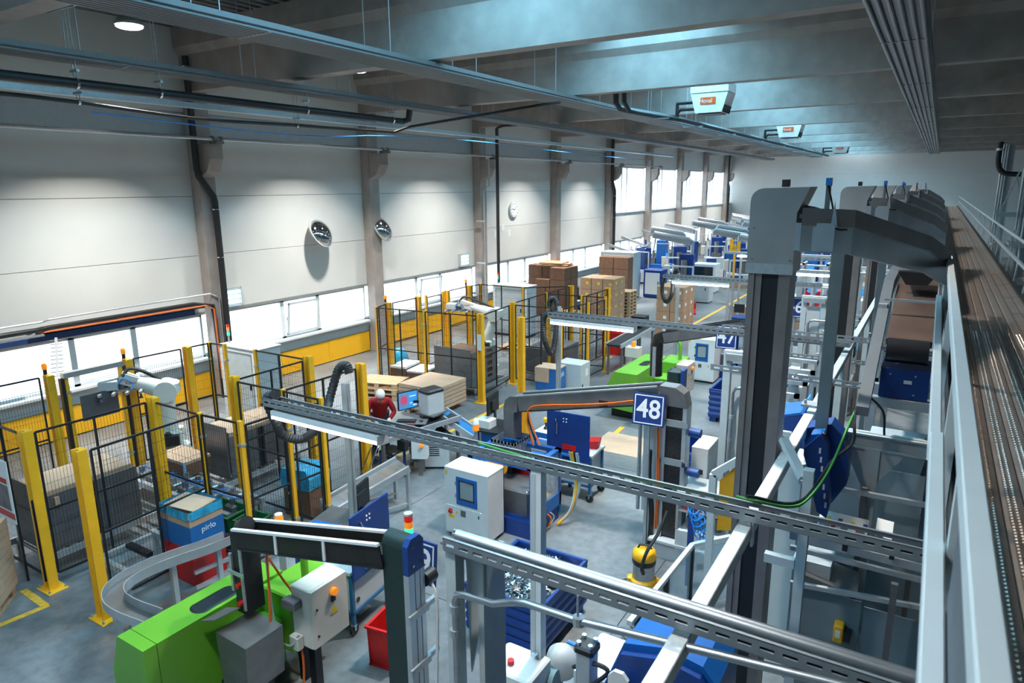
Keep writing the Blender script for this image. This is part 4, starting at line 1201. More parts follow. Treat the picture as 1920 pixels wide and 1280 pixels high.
# blue inclined belt and its motor
t = thing('inclined_belt', 'short blue inclined belt conveyor leading down from the computer station', 'conveyor', (-8.2, 11.3, 0), world=True)
a, c = at(828, 772, z=1.02), at(893, 815, z=.62)
build('belt', MB().bar(a, c, .30, .04), mat('blue_belt', (.02, .16, .38), .4), t)
for s in (-.18, .18):
    n = Vector((-(c - a).y, (c - a).x, 0)).normalized() * s
    build('side_rail', MB().bar(a + n, c + n, .04, .12), M_ALU, t)
build('motor', MB().cyl(a.lerp(c, .35) + Vector((-.25, -.25, -.16)), a.lerp(c, .6) + Vector((-.05, -.25, -.26)), .09, 12), M_BLACK, t, smooth=True)
for f in (.12, .9):
    p = a.lerp(c, f)
    build('leg', MB().box(p.x - .03, p.y - .03, 0, p.x + .03, p.y + .03, p.z - .03), M_ALU, t)
t = thing('control_box', 'small white control box with red emergency knob below the packing line', 'control box', tuple(at(790, 890, z=0)), .5)
build('pedestal', MB().box(-.04, -.04, 0, .04, .04, .4), M_STEEL2, t)
build('body', MB().box(-.16, -.12, .4, .16, .12, .8), M_WHITE, t)
build('knob', MB().cyl((.05, -.12, .7), (.05, -.17, .7), .04, 10), M_ORNL, t)
t = thing('fan_unit', 'pale grey ventilated unit under the packing line', 'machine', tuple(at(818, 872, z=0)), .55)
build('body', MB().bbox(-.3, -.2, 0.05, .3, .2, .62, .02), M_LGREY, t)
for k in range(6): build('vent_slit', MB().box(-.22, -.205, .3 + k * .045, .1, -.2, .318 + k * .045), M_BLACK, t)
build('feet', MB().box(-.28, -.18, 0, .28, .18, .05), M_BLACK, t)
q = at(738, 895, z=0)
t = thing('work_stool', 'dark blue work stool frame near the feed frame', 'stool', (q.x, q.y, 0))
build('seat', MB().bbox(-.2, -.2, .58, .2, .2, .63, .02), M_BLACK, t)
for dx in (-.17, .17):
    for dy in (-.17, .17): build('leg', MB().box(dx - .02, dy - .02, 0, dx + .02, dy + .02, .58), M_BLUE, t)
build('foot_ring', MB().box(-.17, -.18, .2, .17, -.16, .23).box(-.17, .16, .2, .17, .18, .23).box(-.18, -.17, .2, -.16, .17, .23).box(.16, -.17, .2, .18, .17, .23), M_BLUE, t)
def open_bin(label, loc, rz, w_, d, h, m, name='open_bin', z0=0, cat='bin'):
    t = thing(name, label, cat, loc, rz)
    th = .015
    q = MB().box(-w_ / 2, -d / 2, 0, w_ / 2, d / 2, .02)
    for s in (-1, 1):
        q.prism([(s * w_ / 2 * .92, 0), (s * (w_ / 2 * .92 - th), 0), (s * (w_ / 2 - th), h), (s * w_ / 2, h)], 'y', -d / 2, d / 2)
        q.prism([(s * d / 2 * .92, 0), (s * (d / 2 * .92 - th), 0), (s * (d / 2 - th), h), (s * d / 2, h)], 'x', -w_ / 2, w_ / 2)
    build('tub', q, m, t)
    build('rim', MB().box(-w_ / 2 - .02, -d / 2 - .02, h - .03, w_ / 2 + .02, -d / 2, h).box(-w_ / 2 - .02, d / 2, h - .03, w_ / 2 + .02, d / 2 + .02, h).box(-w_ / 2 - .02, -d / 2, h - .03, -w_ / 2, d / 2, h).box(w_ / 2, -d / 2, h - .03, w_ / 2 + .02, d / 2, h), m, t)
    return t
p = at(440, 985, z=.35)
t = thing('bin_stand', 'low aluminium stand under the green tubs beside the mesh gate', 'stand', (p.x, p.y, 0), .1)
build('top', MB().box(-.6, -.3, .31, .6, .3, .35), M_STEEL2, t)
for dx in (-.55, .55):
    for dy in (-.25, .25): build('leg', MB().box(dx - .03, dy - .03, 0, dx + .03, dy + .03, .31), M_ALU, t)
open_bin('dark green plastic tub, the longer one in front of the mesh gate', (p.x - .22, p.y, .352), .1, .66, .5, .26, M_DGRN)
open_bin('small dark green plastic tub right of the longer green tub', (p.x + .42, p.y + .05, .352), .1, .40, .4, .24, M_DGRN)
p = at(575, 925, z=.35)
t = carton('brown_box', 'tall dark brown carton lined with a blue bag inside the mesh gate', (p.x, p.y, 0), .1, .62, .5, .75, M_CARD3, False)
build('blue_liner', MB().prism([(-.33, .52), (.33, .56), (.35, .78), (.26, .94), (-.30, .90), (-.35, .74)], 'y', -.27, .27), M_BAG, t)
t = thing('banner_panel', 'white and red printed panel on the fence at the left picture edge', 'sign', (-11.92, 4.0, 0), .0)
build('sheet', MB().box(-.7, -.012, .95, .7, 0, 1.95), M_PAPER, t)
build('red_stripe', MB().box(-.7, -.016, 1.02, .7, -.012, 1.12).box(-.7, -.016, 1.58, .62, -.012, 1.66), M_RED, t)
build('photo_print', MB().box(-.66, -.016, 1.15, .62, -.012, 1.55), mat('grey_print', (.16, .13, .14), .5, var=.5, scale=4), t)
build('pole', MB().box(.66, .0, 0, .69, .03, 1.95).box(-.69, .0, 0, -.66, .03, 1.95), M_BLACK, t)
# ---------------------------------------------------------------- machine line: trays with lamps, presses, cabinets
TZ = 3.2
def cable_tray(label, x0, x1, y, lamp=None, pole=None, hose=None):
    t = thing('cable_tray', label, 'cable tray', ((x0 + x1) / 2, y, TZ), world=True)
    w_ = .14
    n = int((x1 - x0) / .12)
    q = MB()
    for s in (-1, 1):
        yy = y + s * w_ / 2
        q.box(x0, yy - .006, TZ + .062, x1, yy + .006, TZ + .10).box(x0, yy - .006, TZ, x1, yy + .006, TZ + .04)
        q.box(x0, yy - .006 if s < 0 else yy - .016, TZ + .095, x1, yy + .016 if s < 0 else yy + .006, TZ + .102)
        for i in range(n + 1):
            x = x0 + (x1 - x0) * i / n
            q.box(x - .022, yy - .006, TZ + .04, x + .022, yy + .006, TZ + .062)
    q.box(x0, y - w_ / 2, TZ - .008, x1, y + w_ / 2, TZ)
    build('perforated_channel', q, M_TRAY, t)
    build('cable', MB().tube(smooth_path([(x0 + .1, y, TZ + .03), (x0 + (x1 - x0) * .3, y + .03, TZ + .05), (x0 + (x1 - x0) * .6, y - .02, TZ + .04), (x1, y, TZ + .03)], 5), .018, 6), M_BLACK, t)
    build('cable', MB().tube(smooth_path([(x0 + (x1 - x0) * .45, y - .02, TZ + .12), (x0 + (x1 - x0) * .52, y - .05, TZ + .10), (x0 + (x1 - x0) * .62, y - .02, TZ + .04), (x0 + (x1 - x0) * .8, y, TZ + .06)], 5), .012, 6), mat('green_wire', (.05, .30, .05), .5), t) if hose and y < 8 else None
    if lamp:
        l = thing('tube_lamp', 'long white tube lamp hung under the ' + label.split(' with ')[0], 'lamp', (lamp[0], y, TZ - .12), world=True)
        a, c = lamp
        build('housing', MB().prism([(y - .09, TZ - .10), (y - .075, TZ - .04), (y + .075, TZ - .04), (y + .09, TZ - .10)], 'x', a, c), M_LGREY, l)
        build('diffuser', MB().prism([(y - .085, TZ - .10), (y - .06, TZ - .155), (y + .06, TZ - .155), (y + .085, TZ - .10)], 'x', a + .01, c - .01), M_TUBE, l)
        build('end_cap', MB().box(a - .015, y - .09, TZ - .15, a, y + .09, TZ - .04).box(c, y - .09, TZ - .15, c + .015, y + .09, TZ - .04), M_WHITE, l)
        build('bracket', MB().box(a + .3, y - .02, TZ - .05, a + .34, y + .02, TZ).box(c - .34, y - .02, TZ - .05, c - .3, y + .02, TZ), M_GALV, l)
    if pole:
        px, py = pole
        l = thing('service_pole', 'silver service pole holding the suction hose of the ' + label.split(' with ')[0], 'pole', (px, py, 0), world=True)
        build('profile', MB().box(px - .04, py - .04, 0, px + .04, py + .04, TZ + .12).box(px + .045, py - .01, .4, px + .055, py + .01, TZ + .05), M_ALU, l)
        build('base_plate', MB().box(px - .12, py - .12, 0, px + .12, py + .12, .015), M_GALV, l)
    if hose:
        l = thing('suction_hose', 'black ribbed hose at the left end of the ' + label.split(' with ')[0], 'hose', tuple(hose[0]), world=True)
        P = smooth_path(hose, 14)
        r = [(.062 if i % 2 else .052) for i in range(len(P))]
        build('ribbed_hose', MB().tube(P, r, 10), M_RUB, l, smooth=True)
        build('end_collar', MB().tube([P[0], P[1], P[2]], .07, 10), M_BLACK, l)
    return t
a = at(503, 757, z=TZ)
Y48 = a.y
pz = (-6.38, 6.12)
cable_tray('perforated tray over the middle machines with a lamp', a.x, .25, Y48, (at(520, 775, y=Y48).x, at(716, 820, y=Y48).x), pz,
           [Vector((a.x + .15, Y48, TZ + .14)), Vector((a.x - .02, Y48, TZ + .05)), Vector((a.x + .05, Y48 + .05, TZ - .25)), at(530, 815, y=Y48 + .2), at(568, 822, y=Y48 + .3), at(605, 790, y=Y48 + .4), at(620, 740, y=6.0), at(635, 692, y=6.1), at(650, 686, y=6.1), at(655, 700, y=6.1)])
a = at(1030, 592, z=TZ)
Y47 = a.y
cable_tray('perforated tray over the green press row with a lamp', a.x, -1.0, Y47, (at(1036, 604, y=Y47).x, at(1190, 615, y=Y47).x), (at(1047, 700, y=Y47 + .5).x, Y47 + .5),
           [Vector((a.x + .1, Y47, TZ + .14)), Vector((a.x - .1, Y47, TZ)), at(1018, 610, y=Y47), at(1022, 640, y=Y47), at(1033, 662, y=Y47 + .2), at(1040, 640, y=Y47 + .4), at(1045, 585, y=Y47 + .5), at(1041, 562, y=Y47 + .5), at(1032, 562, y=Y47 + .5), at(1030, 575, y=Y47 + .5)])
a = at(1245, 520, z=TZ)
Y46 = a.y
cable_tray('perforated tray above the aisle carton stack with a lamp', a.x, -2.4, Y46, (at(1262, 527, y=Y46).x, at(1368, 532, y=Y46).x), (at(1270, 560, y=Y46 + .3).x, Y46 + .3),
           [Vector((a.x + .1, Y46, TZ + .1)), at(1243, 525, y=Y46), at(1242, 550, y=Y46), at(1250, 566, y=Y46), at(1260, 550, y=Y46), at(1262, 522, y=Y46 + .3), at(1268, 505, y=Y46 + .3), at(1272, 512, y=Y46 + .3)])
for k, (px0, py0, px1, y_) in enumerate(((1383, 478, 1470, 25.5), (1490, 458, 1545, 31.5), (1490, 512, 1560, 22.0))):
    a, c = at(px0, py0, y=y_), at(px1, py0 + 6, y=y_)
    t = thing('far_tube_lamp', ('glowing tube lamp left of the nearest elevator over the far machines', 'glowing tube lamp between the two nearest elevators, the higher one', 'glowing tube lamp between the two nearest elevators, the lower one')[k], 'lamp', tuple(a), world=True)
    build('diffuser', MB().box(a.x, y_ - .06, a.z - .06, c.x, y_ + .06, a.z), M_TUBE, t)
    build('channel', MB().box(a.x - .5, y_ - .08, a.z + .04, c.x + 1.5, y_ + .08, a.z + .12), M_GALV, t)
    build('post', MB().box(a.x + .1, y_ - .03, 0, a.x + .16, y_ + .03, a.z + .04), M_ALU, t)
# near tray, its end frame and the white post
a = at(842, 1022, z=TZ)
Y49 = a.y
tt = cable_tray('perforated tray crossing the foreground', a.x, .25, Y49)
build('riding_tube', MB().cyl((a.x + .06, Y49 + .03, TZ + .085), (.24, Y49 + .03, TZ + .085), .05, 12), M_STEEL, tt, smooth=True)
t = thing('end_frame', 'pale grey steel end frame holding the foreground tray and pipe', 'frame', (a.x + .1, Y49, 0), world=True)
build('post', MB().box(a.x, Y49 - .05, 0, a.x + .09, Y49 + .06, TZ - .01), M_GREYP, t)
build('post', MB().box(a.x + .22, Y49 + .05, 0, a.x + .27, Y49 + .35, TZ - .06), M_GREYP, t)
build('head_plate', MB().box(a.x + .02, Y49 + .06, TZ - .12, a.x + .28, Y49 + .09, TZ - .02), M_GREYP, t)
build('gusset', MB().prism([(a.x + .09, TZ - .1), (a.x + .34, TZ - .1), (a.x + .12, TZ - 1.1)], 'y', Y49 + .08, Y49 + .10), M_GREYP, t)
t = thing('steel_pipe', 'steel compressed air pipe with elbow running below the foreground tray', 'pipe', (a.x, Y49, 2.5), world=True)
p = at(853, 1108, y=Y49 - .08)
q = at(1330, 1170, y=Y49 - .08)
build('pipe', MB().tube([(p.x, p.y, .05), (p.x, p.y, p.z - .08), (p.x + .02, p.y, p.z - .02), (p.x + .09, p.y, p.z), at(925, 1132, y=p.y), at(965, 1128, y=p.y), at(985, 1130, y=p.y), at(1080, 1162, y=p.y), at(1400, 1240, y=p.y), at(1620, 1295, y=p.y)], .028, 10), M_STEEL, t, smooth=True)
for px, py in ((853, 1140), (853, 1185), (1085, 1163)):
    c = at(px, py, y=p.y)
    build('fitting', MB().cyl((c.x, c.y, c.z - .03), (c.x, c.y, c.z + .03), .04, 10), M_GALV, t)
c = at(1083, 1160, y=p.y)
build('hanger_rod', MB().cyl(c, (c.x, c.y, TZ), .008, 6), M_GALV, t)
c = at(1010, 872, y=Y48 - .0)
t = thing('white_post', 'square white painted post under the middle tray beside the scrap bin', 'post', (c.x, Y48, 0), world=True)
build('post', MB().box(c.x - .055, Y48 - .055, 0, c.x + .055, Y48 + .055, TZ - .01), M_WHITE, t)
build('cover_strip', MB().box(c.x - .06, Y48 - .06, .3, c.x - .005, Y48 - .055, TZ - .05), M_LGREY, t)
build('foot_plate', MB().box(c.x - .12, Y48 - .12, 0, c.x + .12, Y48 + .12, .015), M_GALV, t)
b_ = at(1005, 1222, y=Y48 - .06)
build('pipe_clamp', MB().cyl((b_.x, Y48 - .06, b_.z), (b_.x, Y48 - .11, b_.z), .03, 10), M_CHROME, t)

# white machine cabinets with a blue framed window
M_DARKIN = mat('machine_interior', (.10, .11, .12), .5, .3)
def white_machine(label, x0, y0, w_, d, h, hole_dark=True):
    t = thing('machine_cabinet', label, 'machine', (x0 + w_ / 2, y0 + d / 2, 0), world=True)
    x1, y1 = x0 + w_, y0 + d
    k = h / 1.24
    wx0, wx1, wz0, wz1 = x0 + w_ * .28, x0 + w_ * .76, h * .50, h * .90
    f = MB()
    f.box(x0, y0, .06, x1, y0 + .03, wz0).box(x0, y0, wz1, x1, y0 + .03, h).box(x0, y0, wz0, wx0, y0 + .03, wz1).box(wx1, y0, wz0, x1, y0 + .03, wz1)
    f.box(x0, y0 + .03, .06, x0 + .02, y1, h).box(x1 - .02, y0 + .03, .06, x1, y1, h).bbox(x0 - .004, y0 - .004, h - .02, x1 + .004, y1, h + .015, .012)
    f.box(x0, y1 - .02, .06, x1, y1, h)
    build('body', f, M_WHITE, t)
    build('plinth', MB().box(x0 + .05, y0 + .05, 0, x1 - .05, y1 - .02, .06), M_BLACK, t)
    s = MB()
    m_ = .055
    s.box(wx0, y0 - .012, wz0, wx1, y0 + .002, wz0 + .10).box(wx0, y0 - .012, wz1 - m_, wx1, y0 + .002, wz1).box(wx0, y0 - .012, wz0 + .1, wx0 + m_, y0 + .002, wz1 - m_).box(wx1 - m_, y0 - .012, wz0 + .1, wx1, y0 + .002, wz1 - m_)
    fr = build('window_frame', s, M_BLUE2, t)
    build('pane', MB().box(wx0 + m_, y0, wz0 + .1, wx1 - m_, y0 + .006, wz1 - m_), M_PLEXI, fr)
    build('gasket', MB().box(wx0 + m_, y0 - .016, wz0 + .1, wx0 + m_ + .014, y0, wz1 - m_).box(wx1 - m_ - .014, y0 - .016, wz0 + .1, wx1 - m_, y0, wz1 - m_).box(wx0 + m_, y0 - .016, wz0 + .1, wx1 - m_, y0, wz0 + .114).box(wx0 + m_, y0 - .016, wz1 - m_ - .014, wx1 - m_, y0, wz1 - m_), M_BLACK, fr)
    build('hinge', MB().box(wx0 - .03, y0 - .012, wz0 + .12, wx0, y0, wz0 + .18).box(wx0 - .03, y0 - .012, wz1 - .16, wx0, y0, wz1 - .10), M_CHROME, fr)
    build('back_wall', MB().box(x0 + .03, y1 - .06, .2, x1 - .03, y1 - .03, h - .05), M_LGREY, t)
    build('spindle_wheel', MB().cyl((wx1 - .05, y0 + .14, (wz0 + wz1) / 2 + .03), (wx1 - .05, y0 + .2, (wz0 + wz1) / 2 + .03), .15 * k, 20), mat('ochre_wheel', (.65, .33, .03), .5), t, smooth=True)
    d_ = build('door', MB().box(x0 + .03, y0 - .014, .09, x0 + w_ * .86, y0, wz0 - .05), M_WHITE, t)
    z = wz0 - .13
    build('main_switch', MB().cyl((x0 + .12, y0 - .014, z - .02), (x0 + .12, y0 - .05, z - .02), .032, 12).box(x0 + .085, y0 - .02, z - .06, x0 + .155, y0 - .012, z + .02), M_RED, d_)
    build('warning_plate', MB().box(x0 + .08, y0 - .02, z - .14, x0 + .20, y0 - .014, z - .085), M_STKY, d_)
    build('warning_triangle', MB().prism([(x0 + .22, z - .04), (x0 + .28, z - .04), (x0 + .25, z + .01)], 'y', y0 - .02, y0 - .014), M_STKY, d_)
    build('meter', MB().box(x0 + .33, y0 - .022, z - .07, x0 + .43, y0 - .014, z + .04), M_PLATE, d_)
    build('lock', MB().box(x0 + w_ * .79, y0 - .024, z - .03, x0 + w_ * .81, y0 - .014, z + .02), M_BLACK, d_)
    build('label_plate', MB().box(x0 + .02, y0 - .006, h - .13, x0 + .055, y0, h - .05), M_STKY, t)
    return t
white_machine('white machine cabinet with blue framed window, nearest the scrap bin', -6.62, 8.47, .87, .5, 1.24)
white_machine('white machine cabinet with blue framed window beside the far end of the aisle', -6.02, 19.85, .80, .7, 1.34)
def blue_enclosure(label, x0, y0, x1, y1, h):
    t = thing('blue_enclosure', label, 'machine', ((x0 + x1) / 2, (y0 + y1) / 2, 0), world=True)
    q = MB()
    for x in (x0, x1 - .06):
        for y in (y0, y1 - .06): q.box(x, y, .15, x + .06, y + .06, h)
    q.box(x0, y0, h - .07, x1, y0 + .1, h).box(x0, y1 - .1, h - .07, x1, y1, h).box(x0, y0, h - .07, x0 + .1, y1, h).box(x1 - .1, y0, h - .07, x1, y1, h)
    q.box(x1 - .03, y0, .28, x1, y1, .52).box(x1 - .03, y0, .28, x1, y0 + .16, h)
    build('frame', q, M_BLUE2, t)
    build('base', MB().box(x0 + .03, y0 + .03, 0, x1 - .03, y1 - .03, .3), M_BLUE, t)
    build('pane', MB().box(x1 - .02, y0 + .16, .52, x1 - .012, y1 - .06, h - .07), M_PLEXI, t)
    build('machine_bed', MB().bbox(x0 + .15, y0 + .2, .3, x1 - .2, y1 - .15, .75, .03), M_PLATE, t)
    build('hose', MB().tube(smooth_path([(x1 - .3, y0 + .3, h - .1), (x1 - .1, y0 + .5, .8), (x1 - .25, y0 + .75, .6)], 6), .045, 8), M_GREYP, t, smooth=True)
    build('red_guard', MB().box(x0 + .3, y1 - .14, .55, x1 - .3, y1 - .12, 1.0), M_RED, t)
    build('yellow_motor', MB().cyl((x0 + .25, y0 + .25, h - .25), (x0 + .6, y0 + .25, h - .25), .1, 12), M_YEL, t, smooth=True)
    for k in range(6):
        build('cable', MB().tube(smooth_path([(x1 - .02, y0 + .2 + .08 * k, .3), (x1 + .06, y0 + .15 + .1 * k, .2), (x1 + .02, y0 + .1 + .1 * k, .06)], 4), .012, 5), (M_BLACK, M_ORNG, M_GREYP)[k % 3], t)
    return t
blue_enclosure('open blue machine enclosure with clear side window behind the white cabinet', -6.5, 8.98, -5.2, 10.0, 1.33)
blue_enclosure('open blue machine enclosure behind the far white machine cabinet', -6.0, 20.6, -4.75, 21.6, 1.42)
t = thing('hose_bundle', 'grey and yellow hoses drooping right of the blue enclosure', 'hose', (-5.0, 9.9, 0), world=True)
for k in range(4):
    build('hose', MB().tube(smooth_path([(-5.05 + .05 * k, 10.0, 1.3), (-4.9 + .03 * k, 9.95, .8), (-4.92, 9.8 + .03 * k, .30), (-5.1, 9.7, .035)], 5), .03 if k % 2 else .018, 7), (M_GREYP, M_YEL, M_BLACK, M_GREYP)[k], t, smooth=True)

# lime green presses
def press_profile(w_, h):
    return [(0, .26), (0, h), (-w_ * .72, h), (-w_, h * .62), (-w_, .32)]
M_DKGLASS = mat('dark_glass', (.02, .03, .035), .12)
def press(label, x1, y0, L, w_, h):
    t = thing('green_press', label, 'press', (x1 - w_ / 2, y0, 0))
    pr = [(u + w_ / 2, v) for u, v in press_profile(w_, h)]
    build('nose_cover', MB().prism(pr, 'y', 0, .14), M_GREEN, t)
    build('body', MB().prism(pr, 'y', .148, L), M_GREEN, t)
    n = 10
    ov = [(w_ / 2 - w_ * .26 + .10 * math.cos(a), L * .54 + (.17 if math.sin(a) > 0 else -.17) + .10 * math.sin(a)) for a in [2 * PI * i / 20 for i in range(20)]]
    wn_ = build('sight_window', MB().prism(ov, 'z', h + .001, h + .008), M_DKGLASS, t)
    ov2 = [(c[0] + (c[0] - (w_ / 2 - w_ * .26)) * .25, c[1] + (c[1] - L * .54) * .07) for c in ov]
    q = MB()
    for i in range(20):
        a, b_ = ov[i], ov[(i + 1) % 20]
        c, d = ov2[i], ov2[(i + 1) % 20]
        q.quad((*a, h + .012), (*b_, h + .012), (*d, h + .004), (*c, h + .004))
    build('window_rim', q, M_BLACK, wn_)
    build('base', MB().box(-w_ / 2 + .08, .3, 0, w_ / 2 - .08, L, .3), M_BLACK, t)
    build('rear_block', MB().bbox(w_ / 2 - .05, L * .82, .5, w_ / 2 + .5, L + .45, h - .04, .02), M_GREEN, t)
    build('column_block', MB().bbox(w_ / 2, L * .55, .35, w_ / 2 + .35, L * .82, h * .72, .02), M_GREEN, t)
    build('bend_pipe', MB().tube([(w_ / 2 + .35, L + .05, h - .1), (w_ / 2 + .35, L + .05, h + .32), (w_ / 2 + .31, L + .05, h + .42), (w_ / 2 + .18, L + .05, h + .5)], .045, 10), M_GREEN, t, smooth=True)
    build('machine_core', MB().box(w_ / 2 + .02, .9, .1, w_ / 2 + .28, L * .8, .34).cyl((w_ / 2 + .1, .8, .3), (w_ / 2 + .1, 1.0, .3), .12, 10), M_BLACK, t)
    return t
press('lime green press with a dark oval window in the left foreground', -6.36, 3.12, 1.75, .66, 1.26)
press('lime green press with a dark oval window near the far feed conveyor', -5.92, 15.4, 2.2, .86, 1.26)
t = thing('press_hopper', 'grey steel hopper box fixed on the side of the near green press', 'hopper', (-5.95, 4.0, .0), world=True)
build('body', MB().prism([(-6.14, 1.16), (-5.64, 1.14), (-5.68, .55), (-6.08, .45)], 'y', 3.78, 4.26), M_STEEL2, t)
build('flap', MB().add([(-6.28, 3.72, 1.28), (-6.06, 3.74, 1.36), (-6.02, 4.02, 1.36), (-6.26, 4.02, 1.28), (-6.28, 3.72, 1.27), (-6.06, 3.74, 1.35), (-6.02, 4.02, 1.35), (-6.26, 4.02, 1.27)], [(0, 1, 2, 3), (7, 6, 5, 4), (0, 4, 5, 1), (1, 5, 6, 2), (2, 6, 7, 3), (3, 7, 4, 0)]), M_STEEL2, t)
build('stand', MB().box(-6.04, 3.9, 0, -5.96, 4.15, .5).box(-5.80, 3.9, 0, -5.72, 4.15, .56), M_BLACK, t)
# wall box with switch on the near press
M_BEIGE = mat('beige_enamel', (.66, .63, .56), .4, var=.03)
def switch_box(label, x0, y0, x1, y1, z0, z1):
    t = thing('control_cabinet', label, 'control box', ((x0 + x1) / 2, (y0 + y1) / 2, z0), world=True)
    build('body', MB().bbox(x0, y0, z0, x1 - .03, y1, z1, .012), M_BEIGE, t)
    d = build('door', MB().bbox(x1 - .028, y0 + .004, z0 + .006, x1, y1 - .004, z1 - .006, .006), M_BEIGE, t)
    ym = y0 + (y1 - y0) * .58
    build('main_switch', MB().cyl((x1, ym, z1 - .14), (x1 + .05, ym, z1 - .14), .045, 14), M_ORNL, d, label='round red and orange main switch')
    build('push_button', MB().box(x1, ym - .03, z1 - .27, x1 + .012, ym + .03, z1 - .20), M_BLACK, d)
    tr = build('warning_sign', MB().prism([(ym - .055, z1 - .42), (ym + .055, z1 - .42), (ym, z1 - .32)], 'x', x1, x1 + .006), M_STKY, d)
    build('key_lock', MB().cyl((x1, y0 + .07, z1 - .25), (x1 + .012, y0 + .07, z1 - .25), .014, 8).cyl((x1, y0 + .07, z0 + .14), (x1 + .012, y0 + .07, z0 + .14), .014, 8), M_BLACK, d)
    build('mount_arm', MB().box(x0 - .08, y0 + .1, z0 - .6, x0, y0 + .22, z1 - .1).box(x0 + .1, y0 + .1, 0, x0 + .2, y0 + .2, z0), M_BLACK, t)
    build('plug_box', MB().bbox(x0 + .02, y0 - .09, z0 - .02, x0 + .16, y0 - .002, z0 + .14, .01), M_BEIGE, t)
    build('valve_block', MB().bbox(x0 - .02, y0 - .12, z0 + .5, x0 + .18, y0 - .002, z0 + .6, .01), M_PLATE, t)
    return t
switch_box('beige control cabinet with red main switch beside the near green press', -5.72, 4.46, -5.39, 5.0, .78, 1.5)
switch_box('beige control cabinet with red main switch beside the far green press', -5.2, 16.2, -4.9, 16.8, .7, 1.45)
t = thing('orange_hose', 'orange cables hanging beside the steel hopper of the near press', 'cable', (-5.9, 4.3, 0), world=True)
for pts in ([at(500, 1020, y=4.3), at(505, 1120, y=4.25), at(508, 1200, y=4.2), at(512, 1285, y=4.2)], [at(503, 1045, y=4.35), at(530, 1085, y=4.5), at(550, 1115, y=4.6), at(552, 1160, y=4.5), at(568, 1230, y=4.45), at(570, 1290, y=4.4)]):
    build('cable', MB().tube(smooth_path(pts, 5), .014, 6), M_ORNG, t, smooth=True)
build('grey_cable', MB().tube(smooth_path([at(495, 1010, y=4.32), at(505, 1100, y=4.3), at(520, 1190, y=4.3), at(545, 1210, y=4.35), at(560, 1190, y=4.4)], 5), .012, 6), M_GREYP, t, smooth=True)

# curved gutter conveyor left of the near press
t = thing('curved_conveyor', 'curved aluminium gutter conveyor bending round to the near green press', 'conveyor', (-8.0, 4.6, 0), world=True)
zg = .72
gp = [at(px, py, z=zg) for px, py in ((428, 1012), (385, 1030), (335, 1047), (285, 1066), (245, 1086), (218, 1108), (215, 1130), (238, 1148), (290, 1168))]
gp = smooth_path(gp, 4)
def gutter(o0, o1, za, zb):
    q, vs, n = MB(), [], len(gp)
    for i, p in enumerate(gp):
        d = gp[min(i + 1, n - 1)] - gp[max(i - 1, 0)]
        m_ = Vector((d.y, -d.x, 0)).normalized()
        vs += [p + m_ * o0 + Vector((0, 0, za)), p + m_ * o1 + Vector((0, 0, za)), p + m_ * o1 + Vector((0, 0, zb)), p + m_ * o0 + Vector((0, 0, zb))]
    fs = [(0, 1, 2, 3), tuple(4 * n - 4 + j for j in (3, 2, 1, 0))]
    for i in range(n - 1):
        for j in range(4): fs.append((4 * i + j, 4 * i + (j + 1) % 4, 4 * i + 4 + (j + 1) % 4, 4 * i + 4 + j))
    return q.add(vs, fs)
build('outer_wall', gutter(-.13, -.12, -.02, .12), M_ALU, t)
build('inner_wall', gutter(.12, .13, -.02, .10), M_ALU, t)
build('belt', gutter(-.12, .12, -.02, .0), M_STEEL2, t)
for i in (2, 9, 17, 24, 30):
    p = gp[i]
    build('leg', MB().box(p.x - .035, p.y - .035, 0, p.x + .035, p.y + .035, zg - .02), M_ALU, t)
p, p2 = gp[0], gp[6]
for z in (.18, .42): build('frame_bar', MB().bar((p.x, p.y, z), (p2.x, p2.y, z), .05, .05), M_ALU, t)
